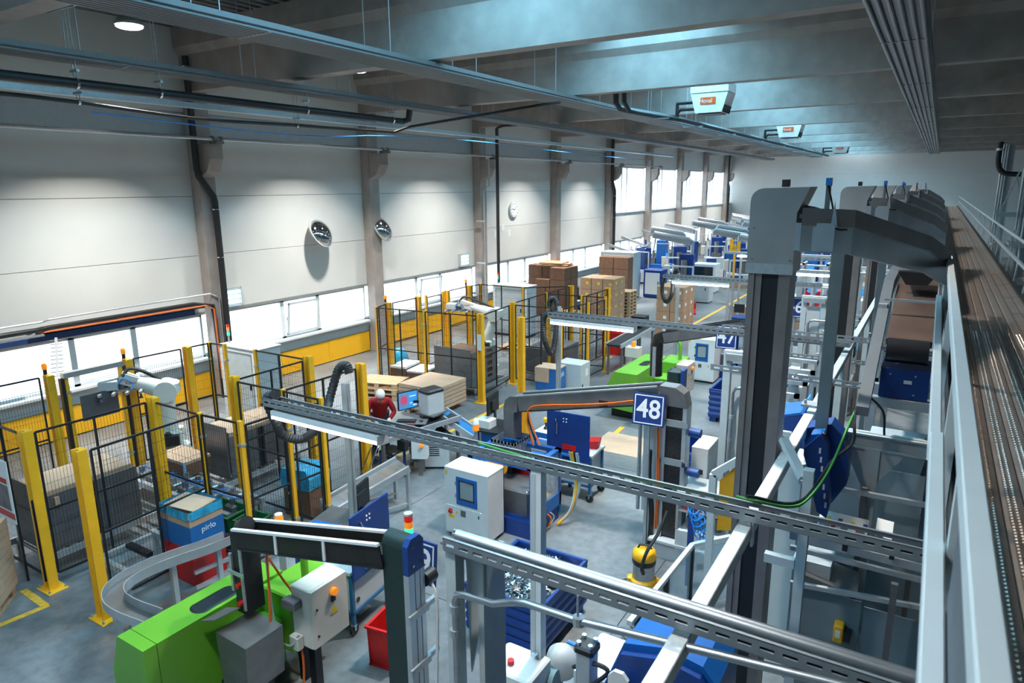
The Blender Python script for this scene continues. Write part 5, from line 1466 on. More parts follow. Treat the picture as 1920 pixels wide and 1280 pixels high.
# belts on arms with upright bucket elevators
def belt_arm(label, pL, pR, hh, m_side, m_top, ribs=0, drop=None):
    t = thing('belt_arm', label, 'conveyor', tuple(pL), world=True)
    pL, pR = Vector(pL), Vector(pR)
    d = (pR - pL).normalized()
    u = Vector((0, 1, 0))
    up = u.cross(d) * -1
    up = Vector((-d.z, 0, d.x))
    def slab(y0, y1, a, b_):
        vs = [p + up * s + Vector((0, yy, 0)) for p in (pL, pR) for s, yy in ((a, y0), (a, y1), (b_, y1), (b_, y0))]
        return vs, [(0, 1, 2, 3), (7, 6, 5, 4), (0, 4, 5, 1), (1, 5, 6, 2), (2, 6, 7, 3), (3, 7, 4, 0)]
    build('side_panel', MB().add(*slab(-.13, -.115, -hh, 0)), m_side, t)
    build('side_panel', MB().add(*slab(.115, .13, -hh, 0)), m_side, t)
    build('belt', MB().add(*slab(-.11, .11, -hh * .6, -hh * .45)), M_RUB, t)
    build('top_rail', MB().add(*slab(-.15, -.11, 0, .025)).add(*slab(.11, .15, 0, .025)), m_top, t)
    build('bottom_rail', MB().add(*slab(-.14, -.11, -hh - .02, -hh)).add(*slab(.11, .14, -hh - .02, -hh)), M_BLACK, t)
    for k in range(ribs):
        p = pL.lerp(pR, (k + 1) / (ribs + 1))
        build('cross_strap', MB().bar(p + Vector((0, -.14, .01)), p + Vector((0, -.14, -hh - .01)), .035, .015), m_top, t)
    if drop:
        zb = drop
        q = MB().add([(pL.x - .14, pL.y - .13, pL.z - .08), (pL.x - .1, pL.y - .13, pL.z + .02), (pL.x, pL.y - .13, pL.z + .03), (pL.x + .1, pL.y - .13, pL.z + .02), (pL.x + .1, pL.y - .13, zb), (pL.x - .14, pL.y - .13, zb),
                      (pL.x - .14, pL.y + .13, pL.z - .08), (pL.x - .1, pL.y + .13, pL.z + .02), (pL.x, pL.y + .13, pL.z + .03), (pL.x + .1, pL.y + .13, pL.z + .02), (pL.x + .1, pL.y + .13, zb), (pL.x - .14, pL.y + .13, zb)],
                     [(0, 1, 2, 3, 4, 5), (11, 10, 9, 8, 7, 6)] + [(i, (i + 1) % 6, 6 + (i + 1) % 6, 6 + i) for i in range(6)])
        build('drop_chute', q, m_side, t)
    return t
M_BRONZE = mat('smoky_plate', (.035, .030, .028), .3, .5, var=.2)
Y = 4.2
aL, aR = at(455, 985, y=Y), at(728, 1012, y=Y)
belt_arm('dark inclined belt arm with white top rail feeding the near green press', aL, aR, .20, M_BRONZE, M_WHITE, 2, None)
t = thing('drop_shaft', 'black vertical drop shaft with steel guards above the press hopper', 'chute', (aL.x, Y, 1.25), world=True)
build('shaft', MB().box(aL.x - .07, Y - .12, 1.24, aL.x + .09, Y + .12, aL.z - .02), M_BLACK, t)
build('elbow', MB().tube([(aL.x + .0, Y, aL.z - .1), (aL.x + .01, Y, aL.z + .0), (aL.x + .08, Y, aL.z + .03)], .10, 10), M_BLACK, t, smooth=True)
build('guard_strip', MB().box(aL.x - .10, Y - .145, 1.5, aL.x - .06, Y - .12, 1.95).box(aL.x + .07, Y - .14, 1.3, aL.x + .10, Y - .12, aL.z - .2), M_GALV, t)
build('cross_bracket', MB().box(aL.x - .12, Y - .16, 1.72, aL.x + .14, Y - .145, 1.76), M_GALV, t)
for z in (1.6, 1.38): build('red_coupling', MB().cyl((aL.x + .03, Y - .12, z), (aL.x + .03, Y - .17, z), .03, 8), M_RED, t)
# near elevator: green black belt round a blue head
tl, tr = at(729, 990, y=Y), at(773, 1000, y=Y)
zt = tl.z
t = thing('bucket_elevator', 'upright elevator with dark green belt and blue head at the bottom centre', 'conveyor', (tl.x, Y, 0), world=True)
M_GBELT = mat('dark_green_belt', (.012, .03, .028), .45)
xe0, xe1 = tl.x, tr.x
build('belt', MB().prism([(Y - .10, .1), (Y - .10, zt - .1)] + [(Y + .10 * -math.cos(a), zt - .1 + .10 * math.sin(a)) for a in [PI * i / 8 for i in range(9)]] + [(Y + .10, zt - .1), (Y + .10, .1)], 'x', xe0, xe1 - .03), M_GBELT, t, smooth=True)
build('head_plate', MB().prism([(Y - .11, zt - .34), (Y - .11, zt - .06), (Y - .06, zt), (Y + .06, zt), (Y + .11, zt - .06), (Y + .11, zt - .34)], 'x', xe1 - .03, xe1 + .03), M_BLUE, t)
for dy, dz in ((-.05, -.08), (.05, -.08), (-.05, -.26), (.05, -.26)): build('bolt', MB().cyl((xe1 + .03, Y + dy, zt + dz), (xe1 + .045, Y + dy, zt + dz), .014, 8), M_CHROME, t)
build('side_profile', MB().box(xe1 - .03, Y - .11, .1, xe1 + .03, Y - .03, zt - .34).box(xe1 - .03, Y - .02, .1, xe1 + .03, Y + .04, zt - .34).box(xe1 - .03, Y + .05, .1, xe1 + .03, Y + .11, zt - .34), M_ALU, t)
for z in (2.0, 1.45, .9): build('clamp_bar', MB().box(xe1 + .03, Y - .14, z, xe1 + .05, Y + .14, z + .07).box(xe1 - .02, Y + .11, z, xe1 + .02, Y + .3, z + .05), M_GALV, t)
build('foot', MB().box(xe0 - .1, Y - .2, 0, xe1 + .1, Y + .2, .1), M_BLACK, t)
build('power_cable', MB().tube(smooth_path([(xe1 + .02, Y + .18, zt - .5), (xe1 + .12, Y + .16, zt - .7), (xe1 + .14, Y + .1, zt - 1.4), (xe1 + .16, Y, .6)], 6), .016, 6), M_WHITE, t, smooth=True)
build('motor', MB().cyl((xe1 + .0, Y + .13, zt - .5), (xe1 + .0, Y + .26, zt - .5), .07, 10), M_BLACK, t, smooth=True)
def number_sign(txt, label, c, w_, h, n=(0, -1, .1), stand=True):
    t = thing('number_sign', label, 'sign', c)
    n = Vector(n).normalized()
    M = facing((0, 0, 0), n)
    def pl(name, a, b_, z0, z1, m, par):
        q = MB().box(-a / 2, -b_ / 2, z0, a / 2, b_ / 2, z1)
        return build(name, MB().add([M @ Vector(p) for p in q.v], q.f), m, par)
    p = pl('plate', w_, h, -.02, 0, mat('navy_sign', (.012, .04, .20), .4), t)
    q = MB()
    e = .025
    for (x0, y0, x1, y1) in ((-w_ / 2 + e, -h / 2 + e, w_ / 2 - e, -h / 2 + e + .016), (-w_ / 2 + e, h / 2 - e - .016, w_ / 2 - e, h / 2 - e), (-w_ / 2 + e, -h / 2 + e, -w_ / 2 + e + .016, h / 2 - e), (w_ / 2 - e - .016, -h / 2 + e, w_ / 2 - e, h / 2 - e)):
        q.box(x0, y0, 0, x1, y1, .003)
    build('border', MB().add([M @ Vector(p_) for p_ in q.v], q.f), M_LOGO, p)
    text('lettering', txt, h * .82, M @ Matrix.Translation((0, 0, .003)) @ Matrix.Diagonal((.92, 1, 1, 1)), M_LOGO, p, .002, h * .012)
    if stand: build('bracket', MB().bar((0, .03, -h * .3), (0, .05, -c[2] + .0), .05, .05), M_GALV, t)
    return t
c = at(788, 1052, y=Y + .42)
number_sign('49', 'navy number sign partly hidden behind the near upright elevator', (c.x - .03, Y + .42, c.z), .44, .44)
c = at(1216, 768, y=9.55)
number_sign('48', 'navy number sign reading 48 beside the black bucket elevator', (c.x, 9.55, c.z), .50, .50, (.08, -1, .12))
c = at(1358, 632, y=15.0)
number_sign('47', 'navy number sign reading 47 beside the grey portal frame', (c.x + .05, 15.0, c.z), .46, .52, (.1, -1, .1))
c = at(1492, 576, y=19.6)
number_sign('46', 'navy number sign reading 46 right of the nearest elevator', (c.x - .02, 19.6, c.z), .46, .56, (.1, -1, .1))
# tower lamp behind the near elevator
c = at(767, 1000, y=Y + .5)
t = thing('signal_tower', 'signal lamp tower in red, orange and green behind the near elevator', 'signal lamp', (c.x, Y + .5, 0))
build('pole', MB().cyl((0, 0, 0), (0, 0, c.z), .02, 8), M_STEEL, t)
for k, m_ in enumerate((M_GRNL, M_ORNL, M_REDL)): build('lens', MB().cyl((0, 0, c.z + k * .068), (0, 0, c.z + .064 + k * .068), .042, 14), m_, t, smooth=True)
build('cap', MB().cyl((0, 0, c.z + .204), (0, 0, c.z + .225), .044, 14), M_GREYP, t, smooth=True)
c = at(524, 985, y=5.2)
t = thing('beacon_unit', 'orange beacon on a white box behind the dark belt arm', 'signal lamp', (c.x, 5.2, 0))
build('post', MB().box(-.03, -.03, 0, .03, .03, c.z - .06), M_ALU, t)
build('box', MB().bbox(-.12, -.09, c.z - .06, .14, .09, c.z + .02, .02), M_WHITE, t)
build('collar', MB().cyl((0, 0, c.z + .02), (0, 0, c.z + .05), .05, 14), M_BLACK, t)
build('lens', MB().lathe([(.055, c.z + .05), (.055, c.z + .12), (.05, c.z + .15)], n=14), M_ORNL, t, smooth=True)
build('cap', MB().cyl((0, 0, c.z + .15), (0, 0, c.z + .165), .05, 14), M_WHITE, t)

# middle arm, perforated bucket, black elevator
Y = 9.8
aL, aR = at(975, 740, y=Y), at(1238, 722, y=Y)
belt_arm('long grey steel belt arm leading to the number 48 elevator', aL, aR, .26, M_STEEL2, M_GALV, 0, None)
t = thing('bent_chute', 'grey curved sheet chute at the left end of the long belt arm', 'chute', (aL.x, Y, 1.5), world=True)
c = at(955, 800, y=Y)
build('elbow', MB().prism([(aL.x + .02, aL.z), (aL.x - .12, aL.z - .01), (aL.x - .22, aL.z - .09), (aL.x - .26, aL.z - .22), (aL.x - .26, c.z - .15), (aL.x - .05, c.z - .15), (aL.x - .05, aL.z - .30), (aL.x + .02, aL.z - .27)], 'y', Y - .14, Y + .14), M_STEEL2, t)
build('cut_out', MB().box((aL.x + aR.x) / 2 + .3, Y - .134, (aL.z + aR.z) / 2 - .19, (aL.x + aR.x) / 2 + .46, Y - .131, (aL.z + aR.z) / 2 - .08), M_BLACK, t)
t = thing('perforated_bin', 'small perforated steel bin catching parts below the bent chute', 'bin', (aL.x - .2, Y - .05, 0), world=True)
bx0, bx1, by0, by1, bz0, bz1 = aL.x - .42, aL.x + .08, Y - .32, Y + .25, c.z - .52, c.z - .16
q = MB()
for k in range(7):
    f = k / 7
    q.box(bx0 + (bx1 - bx0) * f, by0, bz0, bx0 + (bx1 - bx0) * (f + .09), by0 + .01, bz1)
    q.box(bx1 - .01, by0 + (by1 - by0) * f, bz0, bx1, by0 + (by1 - by0) * (f + .09), bz1)
q.box(bx0, by0, bz1 - .05, bx1, by0 + .01, bz1).box(bx0, by0, bz0, bx1, by0 + .01, bz0 + .05).box(bx1 - .01, by0, bz1 - .05, bx1, by1, bz1).box(bx1 - .01, by0, bz0, bx1, by1, bz0 + .05)
q.box(bx0, by0, bz0, bx0 + .01, by1, bz1).box(bx0, by1 - .01, bz0, bx1, by1, bz1).box(bx0, by0, bz0, bx1, by1, bz0 + .01)
build('perforated_wall', q, M_GALV, t)
build('stand', MB().box((bx0 + bx1) / 2 - .05, Y - .1, 0, (bx0 + bx1) / 2 + .05, Y, bz0), M_BLACK, t)
t = thing('arm_cables', 'orange and black cables along the underside of the long belt arm', 'cable', tuple(aL), world=True)
for k, m_ in enumerate((M_ORNG, M_BLACK, M_ORNG)):
    o = .02 * k
    build('cable', MB().tube([at(1000 + 6 * k, 835, y=Y - .16), at(988 + 3 * k, 790, y=Y - .16)] + smooth_path([at(990, 768 + k, y=Y - .16), at(1010, 760 + k, y=Y - .16), at(1120, 757 + k, y=Y - .16), at(1215, 750 + k, y=Y - .16), at(1232, 765 + k, y=Y - .17), at(1236 - k, 790, y=Y - .17)], 5) + [at(1234 - k, 900, y=Y - .17), at(1230 - k, 990, y=Y - .17)], .014, 6), m_, t, smooth=True)
M_PERF = mat('perforated_dark_belt', (.03, .03, .032), .4, .3, var=.6, scale=60)
xl, xr = at(1238, 860, y=Y - .1).x, at(1284, 860, y=Y - .1).x
zt = at(1262, 722, y=Y).z
t = thing('bucket_elevator', 'upright bucket elevator with dark perforated belt right of sign 48', 'conveyor', ((xl + xr) / 2, Y, 0), world=True)
build('belt', MB().box(xl + .07, Y - .09, .35, xr - .06, Y + .09, zt - .25), M_PERF, t)
build('side_profile', MB().box(xl, Y - .12, .0, xl + .07, Y + .12, zt - .3), M_ALU, t)
build('side_profile', MB().box(xr - .06, Y - .12, .0, xr, Y + .12, zt - .3), M_ALU, t)
build('head_cover', MB().prism([(xl, zt - .3), (xl - .05, zt), (xl + .2, zt), (xr - .05, zt - .08), (xr, zt - .3)], 'y', Y - .13, Y + .13), M_STEEL2, t)
for z in (zt - .62, zt - 1.25, zt - 1.85):
    build('cover_plate', MB().box(xl + .02, Y - .135, z, xr - .02, Y - .12, z + .11), M_GALV, t)
    build('latch', MB().box(xl - .03, Y - .15, z + .01, xl + .03, Y - .12, z + .09).box(xr - .03, Y - .15, z + .01, xr + .03, Y - .12, z + .09), M_CHROME, t)
build('foot_tray', MB().box(xl - .1, Y - .25, .28, xr + .45, Y + .25, .32).box(xl, Y - .2, 0, xr + .3, Y + .2, .28), M_LGREY, t)
for z in (zt - .7, zt - 1.35): build('drive_motor', MB().cyl((xr + .02, Y, z), (xr + .2, Y, z), .07, 10), M_BLUE, t, smooth=True)
build('black_loom', MB().tube(smooth_path([(xl - .18, Y - .1, 1.75), (xl - .17, Y - .12, 1.3), (xl - .1, Y - .12, .7), (xl - .12, Y - .1, .1)], 6), .045, 8), M_BLACK, t, smooth=True)
t = thing('riser_frame', 'pale grey riser box with conduits left of the dark bucket elevator', 'frame', (xl - .2, Y + .3, 0), world=True)
build('panel', MB().box(xl - .36, Y + .1, .6, xl - .05, Y + .35, zt - .75), M_LGREY, t)
build('conduit', MB().cyl((xl - .42, Y + .1, .6), (xl - .42, Y + .1, zt - .6), .03, 8), M_GALV, t)
build('leg', MB().box(xl - .3, Y + .15, 0, xl - .2, Y + .3, .6), M_GREYP, t)
t = thing('parts_cabinet', 'white cabinet with square black vents behind the dark bucket elevator', 'cabinet', (-3.5, 10.9, 0), world=True)
build('body', MB().bbox(xr - .05, Y + .4, .05, xr + .22, Y + 1.0, 1.75, .01), M_WHITE, t)
build('vent', MB().box(xr + .08, Y + .39, 1.3, xr + .15, Y + .40, 1.38).box(xr + .08, Y + .39, .75, xr + .15, Y + .40, .83), M_BLACK, t)
build('plinth', MB().box(xr, Y + .45, 0, xr + .2, Y + .95, .05), M_BLACK, t)
# second elevator behind with green black belt
yb = 11.6
xl2, xr2 = at(1250, 760, y=yb).x, at(1277, 760, y=yb).x
z2 = at(1262, 690, y=yb).z
t = thing('bucket_elevator', 'short upright elevator with dark green belt behind sign 48', 'conveyor', ((xl2 + xr2) / 2, yb, 0), world=True)
build('belt', MB().bbox(xl2, yb - .1, .1, xr2, yb + .1, z2, .05), M_GBELT, t)
build('head_plate', MB().box(xr2, yb - .11, z2 - .35, xr2 + .05, yb + .11, z2), M_BLUE, t)
build('side_profile', MB().box(xr2, yb - .11, .0, xr2 + .05, yb + .11, z2 - .35), M_ALU, t)
build('foot', MB().box(xl2 - .05, yb - .15, 0, xr2 + .1, yb + .15, .1), M_BLACK, t)
# arm feeding the far press
Yf = 15.2
aL, aR = at(1245, 622, y=Yf), at(1392, 600, y=Yf)
belt_arm('grey belt arm with black edging feeding the far green press', aL, aR, .24, M_STEEL2, M_BLACK, 0, None)
t = thing('drop_shaft', 'black edged vertical drop shaft on the far green press', 'chute', (aL.x, Yf, 1.2), world=True)
zb = at(1240, 705, y=Yf).z
build('elbow', MB().tube([(aL.x - .16, Yf, zb), (aL.x - .16, Yf, aL.z - .3), (aL.x - .12, Yf, aL.z - .18), (aL.x + .02, Yf, aL.z - .12)], .15, 10), M_BRONZE, t, smooth=True)
build('guard_strip', MB().box(aL.x - .20, Yf - .17, zb, aL.x - .12, Yf - .14, aL.z - .35), M_GALV, t)
c = at(1188, 650, y=18.0)
t = thing('junction_box', 'beige junction box with orange beacon behind the far press', 'control box', (c.x, 18.0, 0))
build('body', MB().box(-.2, -.15, c.z - .28, .2, .15, c.z), M_BEIGE, t)
build('post', MB().box(-.05, .05, 0, .05, .12, c.z - .28), M_ALU, t)
build('beacon_lens', MB().cyl((0, 0, c.z), (0, 0, c.z + .15), .06, 10), M_ORNL, t)

# blue panel trolleys
def trolley(label, loc, rz, w_=.9, d=.62):
    t = thing('panel_trolley', label, 'trolley', loc, rz)
    q = MB()
    for x in (-w_ / 2, w_ / 2 - .05):
        for y in (-d / 2, d / 2 - .05): q.box(x, y, .16, x + .05, y + .05, .92)
    q.box(-w_ / 2, -d / 2, .30, w_ / 2, -d / 2 + .04, .34).box(-w_ / 2, d / 2 - .04, .30, w_ / 2, d / 2, .34).box(-w_ / 2, -d / 2, .30, -w_ / 2 + .04, d / 2, .34).box(w_ / 2 - .04, -d / 2, .30, w_ / 2, d / 2, .34)
    build('frame', q, mat('steel_blue_frame', (.02, .11, .25), .4), t)
    build('cabinet_body', MB().box(-w_ / 2 + .04, -d / 2 + .03, .34, w_ / 2 - .04, d / 2 - .03, .90), M_LGREY, t)
    build('worktop', MB().box(-w_ / 2 - .02, -d / 2, .90, w_ / 2 + .02, d / 2 + .02, .94), M_GREYP, t)
    p = build('back_panel', MB().bbox(-w_ / 2, -d / 2 - .04, .80, w_ / 2 - .02, -d / 2 - .015, 1.72, .006), M_BLUE, t)
    for x, z in ((.08, 1.60), (.14, 1.60), (.08, 1.54), (.14, 1.54)): build('white_button', MB().cyl((x - w_ * .2, -d / 2 - .04, z), (x - w_ * .2, -d / 2 - .048, z), .014, 8), M_LOGO, p)
    build('red_label', MB().box(-.12, -d / 2 - .045, 1.00, .16, -d / 2 - .04, 1.10), M_RED, p)
    build('handle', MB().tube([(-w_ * .28, -d / 2 - .05, 1.58), (-w_ * .25, -d / 2 - .07, 1.5), (-w_ * .26, -d / 2 - .06, 1.28)], .012, 6), M_CHROME, p)
    build('connector_strip', MB().box(-.2, -d / 2 - .07, .88, .24, -d / 2 - .04, .92), M_CYAN, p)
    build('cable_hole', MB().cyl((-w_ * .33, -d / 2 + .03, .82), (-w_ * .33, -d / 2 + .02, .82), .035, 12).cyl((-w_ * .33, -d / 2 + .03, .46), (-w_ * .33, -d / 2 + .02, .46), .035, 12), M_BLACK, t)
    for x in (-w_ / 2 + .03, w_ / 2 - .03):
        for y in (-d / 2 + .03, d / 2 - .03):
            c_ = build('caster', MB().cyl((x, y - .018, .075), (x, y + .018, .075), .075, 14), M_RUB, t, smooth=True)
            build('fork', MB().box(x - .03, y - .03, .13, x + .03, y + .03, .17).box(x - .015, y - .028, .07, x + .015, y - .022, .14).box(x - .015, y + .022, .07, x + .015, y + .028, .14), M_CHROME, c_)
    return t
trolley('blue panel trolley on casters standing in the aisle left of sign 48', (-5.45, 11.08, 0), .03)
trolley('blue panel trolley on casters beside the red bin behind the near elevator', (-6.35, 6.02, 0), math.radians(97), .86, .62)
monitor('black monitor seen from behind beside the near blue panel trolley', (-7.0, 6.85, 1.06), math.radians(-75), M_SCREEN, .1)
t = thing('side_desk', 'small steel desk with a blue mat behind the near green press', 'desk', (-7.05, 6.35, 0), .2)
build('top', MB().box(-.45, -.4, .93, .4, .6, .96), M_STEEL2, t)
build('blue_mat', MB().box(-.40, -.35, .96, .05, .1, .97), M_BLUE2, t)
for x in (-.4, .35):
    for y in (-.35, .55): build('leg', MB().box(x - .025, y - .025, 0, x + .025, y + .025, .93), M_BLUE, t)
open_bin('red plastic container on the floor behind the near upright elevator', (-5.28, 5.6, 0), .15, .42, .5, .55, M_RED)
monitor('black monitor facing left beside the perforated bin', (-7.5, 11.3, 1.22), math.radians(-80), M_SCREEN, .25)
t = thing('terminal_table', 'blue terminal table with black top under the left facing monitor', 'table', (-7.35, 11.2, 0), .1)
build('top', MB().box(-.3, -.4, .95, .3, .4, .98), M_BLACK, t)
build('drawer_block', MB().box(-.2, -.3, .5, .25, .3, .95), M_BLUE2, t)
for x in (-.26, .26):
    for y in (-.36, .36): build('leg', MB().box(x - .03, y - .03, 0, x + .03, y + .03, .95), M_BLUE, t)
c = at(907, 825, z=.7)
t = thing('white_unit', 'plain white upright unit beside the blue inclined belt', 'control box', (c.x, c.y + .1, 0))
build('body', MB().bbox(-.17, -.14, .35, .17, .14, 1.15, .012), M_WHITE, t)
build('leg', MB().box(-.06, -.05, 0, .06, .05, .35), M_ALU, t)
t = thing('blue_bench', 'blue framed bench with white edge behind the machine enclosure', 'bench', (-5.95, 10.95, 0))
build('top_frame', MB().box(-.45, -.35, .78, .35, .35, .84), M_BLUE2, t)
build('top_plate', MB().box(-.35, -.25, .84, .25, .25, .85), M_STEEL2, t)
build('white_edge', MB().box(-.45, .35, .78, .35, .38, .86).box(.35, -.35, .78, .38, .38, .86), M_WHITE, t)
for x in (-.4, .3):
    for y in (-.3, .3): build('leg', MB().box(x - .03, y - .03, 0, x + .03, y + .03, .78), M_BLUE, t)
c = at(845, 868, y=9.6)
t = thing('orange_beacon', 'white topped orange beacon on a post behind the white machine cabinet', 'signal lamp', (-6.75, 9.6, 0))
build('post', MB().box(-.025, -.025, 0, .025, .025, 1.5), M_ALU, t)
build('lens', MB().cyl((0, 0, 1.5), (0, 0, 1.62), .06, 12), M_ORNL, t)
build('dome', MB().lathe([(.06, 1.62), (.05, 1.70), (.02, 1.73)], n=12), M_PAPER, t, smooth=True)
# handheld scanner table and grey cabinet left of trolley
c = at(1032, 805, z=.9)
t = thing('scanner_table', 'small white topped blue table with a hand scanner beside the blue trolley', 'table', (c.x, c.y, 0))
build('top', MB().box(-.25, -.25, .86, .3, .25, .9), M_WHITE, t)
build('apron', MB().box(-.25, -.27, .76, .3, -.25, .9), M_BLUE2, t)
for x in (-.22, .26):
    for y in (-.22, .22): build('leg', MB().box(x - .02, y - .02, 0, x + .02, y + .02, .86), M_BLUE, t)
t2 = thing('hand_scanner', 'yellow and black hand scanner standing on the small white table', 'scanner', (c.x - .1, c.y, .9))
build('base', MB().lathe([(.06, 0), (.05, .03), (.025, .05), (.03, .16)], n=10), M_BLACK, t2, smooth=True)
build('head', MB().cbox(.0, -.02, .2, .07, .14, .07, .4), M_YEL, t2)
t = thing('grey_cabinet', 'plain pale grey cabinet with notice sheet behind the long belt arm', 'cabinet', (-8.35, 16.75, 0))
build('body', MB().bbox(-.38, -.3, .06, .38, .3, 1.0, .01), M_LGREY, t)
build('plinth', MB().box(-.35, -.27, 0, .35, .27, .06), M_BLACK, t)
build('notice', MB().box(.38, .0, .62, .384, .16, .82), M_PAPER, t)
build('handle', MB().box(.38, -.22, .30, .40, -.18, .42), M_BLACK, t)
t = thing('glove_bin', 'open red small-parts bin on the trolley beside the blue panel', 'bin', (-5.18, 11.25, .945), .2)
build('tub', MB().prism([(-.12, 0), (.12, 0), (.15, .16), (-.15, .12)], 'y', -.14, .14), M_RED, t)
build('rim', MB().box(-.16, -.15, .12, -.14, .15, .14), M_RED, t)
solo('floor_cardboard', MB().box(-6.25, 13.3, .002, -5.0, 14.5, .008), M_CARD2, 'flat brown cardboard sheets lying on the floor under sign 48', 'cardboard')
# feed line by the far press
t = thing('parts_conveyor', 'cluttered black and steel parts conveyor beyond the far green press', 'conveyor', (-8.3, 19.5, 0), world=True)
a, c = at(1150, 648, z=1.0), at(1215, 612, z=1.0)
build('belt', MB().bar(a, c, .45, .06), M_RUB, t)
n = Vector((-(c - a).y, (c - a).x, 0)).normalized()
for s in (-.25, .25): build('side_rail', MB().bar(a + n * s, c + n * s, .05, .12), M_ALU, t)
for f in (.05, .5, .95):
    for s in (-.22, .22):
        p = a.lerp(c, f) + n * s
        build('leg', MB().box(p.x - .03, p.y - .03, 0, p.x + .03, p.y + .03, .97), M_STEEL2, t)
build('scanner_head', MB().box(c.x - .35, c.y - .7, 1.25, c.x + .1, c.y - .2, 1.45).box(c.x - .2, c.y - .5, 1.0, c.x - .1, c.y - .4, 1.25), M_BLACK, t)
open_bin('red plastic bin behind the mesh at the far feed conveyor', (-9.35, 22.0, .0), .2, .8, .5, .8, M_RED)
# far portal frames with blue crates
def steel_crate(label, x0, y0, x1, y1, h):
    t = thing('steel_crate', label, 'crate', ((x0 + x1) / 2, (y0 + y1) / 2, 0), world=True)
    th = .03
    n = 5
    for k in range(n):
        z0, z1 = .12 + (h - .12) * k / n, .12 + (h - .12) * (k + 1) / n
        zm, e = (z0 + z1) / 2, .025
        for y, s in ((y0, -1), (y1, 1)): build('ribbed_wall', MB().prism([(y, z0), (y + s * e, zm - .02), (y + s * e, zm + .02), (y, z1), (y - s * th, z1), (y - s * th, z0)], 'x', x0, x1), M_BLUE, t)
        for x, s in ((x0, -1), (x1, 1)): build('ribbed_wall', MB().prism([(x, z0), (x + s * e, zm - .02), (x + s * e, zm + .02), (x, z1), (x - s * th, z1), (x - s * th, z0)], 'y', y0, y1), M_BLUE, t)
    build('floor_plate', MB().box(x0, y0, .12, x1, y1, .15), M_BLUE, t)
    build('rim', MB().box(x0 - .02, y0 - .02, h - .03, x1 + .02, y0 + .02, h + .01).box(x0 - .02, y1 - .02, h - .03, x1 + .02, y1 + .02, h + .01).box(x0 - .02, y0, h - .03, x0 + .02, y1, h + .01).box(x1 - .02, y0, h - .03, x1 + .02, y1, h + .01), M_BLUE, t)
    for x in (x0 + .1, x1 - .1):
        for y in (y0 + .1, y1 - .1): build('foot', MB().box(x - .08, y - .08, 0, x + .08, y + .08, .12), M_BLUE, t)
    return t
steel_crate('blue ribbed steel crate full of shiny stampings', -4.72, 6.42, -3.62, 7.72, .78)
sc = MB()
random.seed(11)
for i in range(900):
    x, y = random.uniform(-4.66, -3.68), random.uniform(6.48, 7.66)
    z = .60 + .22 * (1 - ((x + 4.17) / .6) ** 2 * .6 - ((y - 7.07) / .7) ** 2 * .6) * random.uniform(.75, 1.0)
    r = random.uniform(.045, .085)
    M = Matrix.Translation((x, y, z)) @ Matrix.Rotation(random.uniform(0, 6.3), 4, 'Z') @ Matrix.Rotation(random.uniform(-.9, .9), 4, 'X')
    k = random.choice((3, 4, 4, 5))
    ps = []
    for j in range(2 * k):
        a = PI * j / k
        rr = r if j % 2 == 0 else r * .38
        ps.append((rr * math.cos(a), rr * math.sin(a)))
    q = MB().prism(ps, 'z', 0, .006)
    sc.add([M @ Vector(p) for p in q.v], q.f)
solo('metal_stampings', sc, mat('shiny_stampings', (.72, .74, .77), .22, 1.0, var=.1), 'heap of shiny star shaped metal stampings in the blue crate', 'metal scrap', kind='stuff')
solo('scrap_bed', MB().box(-4.68, 6.46, .15, -3.66, 7.68, .58), M_STEEL2, 'darker metal offcuts below the shiny heap in the blue crate', 'metal scrap', kind='stuff')
steel_crate('blue ribbed steel crate lying open behind the dark bucket elevator', -4.15, 12.9, -3.35, 13.9, .5)
steel_crate('blue ribbed steel crate behind the tall grey portal post', -4.4, 16.5, -3.4, 17.6, .85)
steel_crate('low blue ribbed crate with bottles in front of the open crate', -3.3, 11.2, -2.5, 12.2, .42)
# vacuum cleaner
c = at(1206, 1098, z=0)
t = thing('vacuum_cleaner', 'yellow and steel vacuum cleaner standing in the aisle', 'vacuum cleaner', (c.x, c.y, 0), .3)
build('base_ring', MB().lathe([(.17, .03), (.20, .05), (.20, .13), (.17, .16)], n=20).bbox(-.24, -.06, .03, -.14, .06, .15, .02).bbox(.14, -.06, .03, .24, .06, .15, .02), M_YEL, t, smooth=True)
build('steel_drum', MB().lathe([(.16, .14), (.16, .38)], n=24), M_STEEL, t, smooth=True)
build('black_band', MB().lathe([(.165, .38), (.175, .40), (.175, .46), (.165, .47)], n=24), M_BLACK, t, smooth=True)
build('motor_head', MB().lathe([(.17, .46), (.18, .50), (.165, .58), (.12, .62), (.03, .63)], n=20), M_YEL, t, smooth=True)
build('handle', MB().tube([(-.1, 0, .61), (-.07, 0, .67), (.07, 0, .67), (.1, 0, .61)], .018, 8), M_BLACK, t, smooth=True)
build('hose', MB().tube(smooth_path([(.0, -.17, .3), (-.02, -.24, .45), (.05, -.2, .7), (.18, -.05, .9), (.3, .1, 1.2)], 6), .025, 8), M_RUB, t, smooth=True)
build('power_cord', MB().tube(smooth_path([(-.17, 0, .1), (-.35, .05, .012), (-.5, -.1, .012), (-.36, -.22, .012), (-.2, -.12, .02)], 6), .009, 5), M_BLACK, t)
for a in (.8, 2.3, 3.9, 5.4): build('caster', MB().ball((.17 * math.cos(a), .17 * math.sin(a), .03), .03, 8), M_BLACK, t, smooth=True)
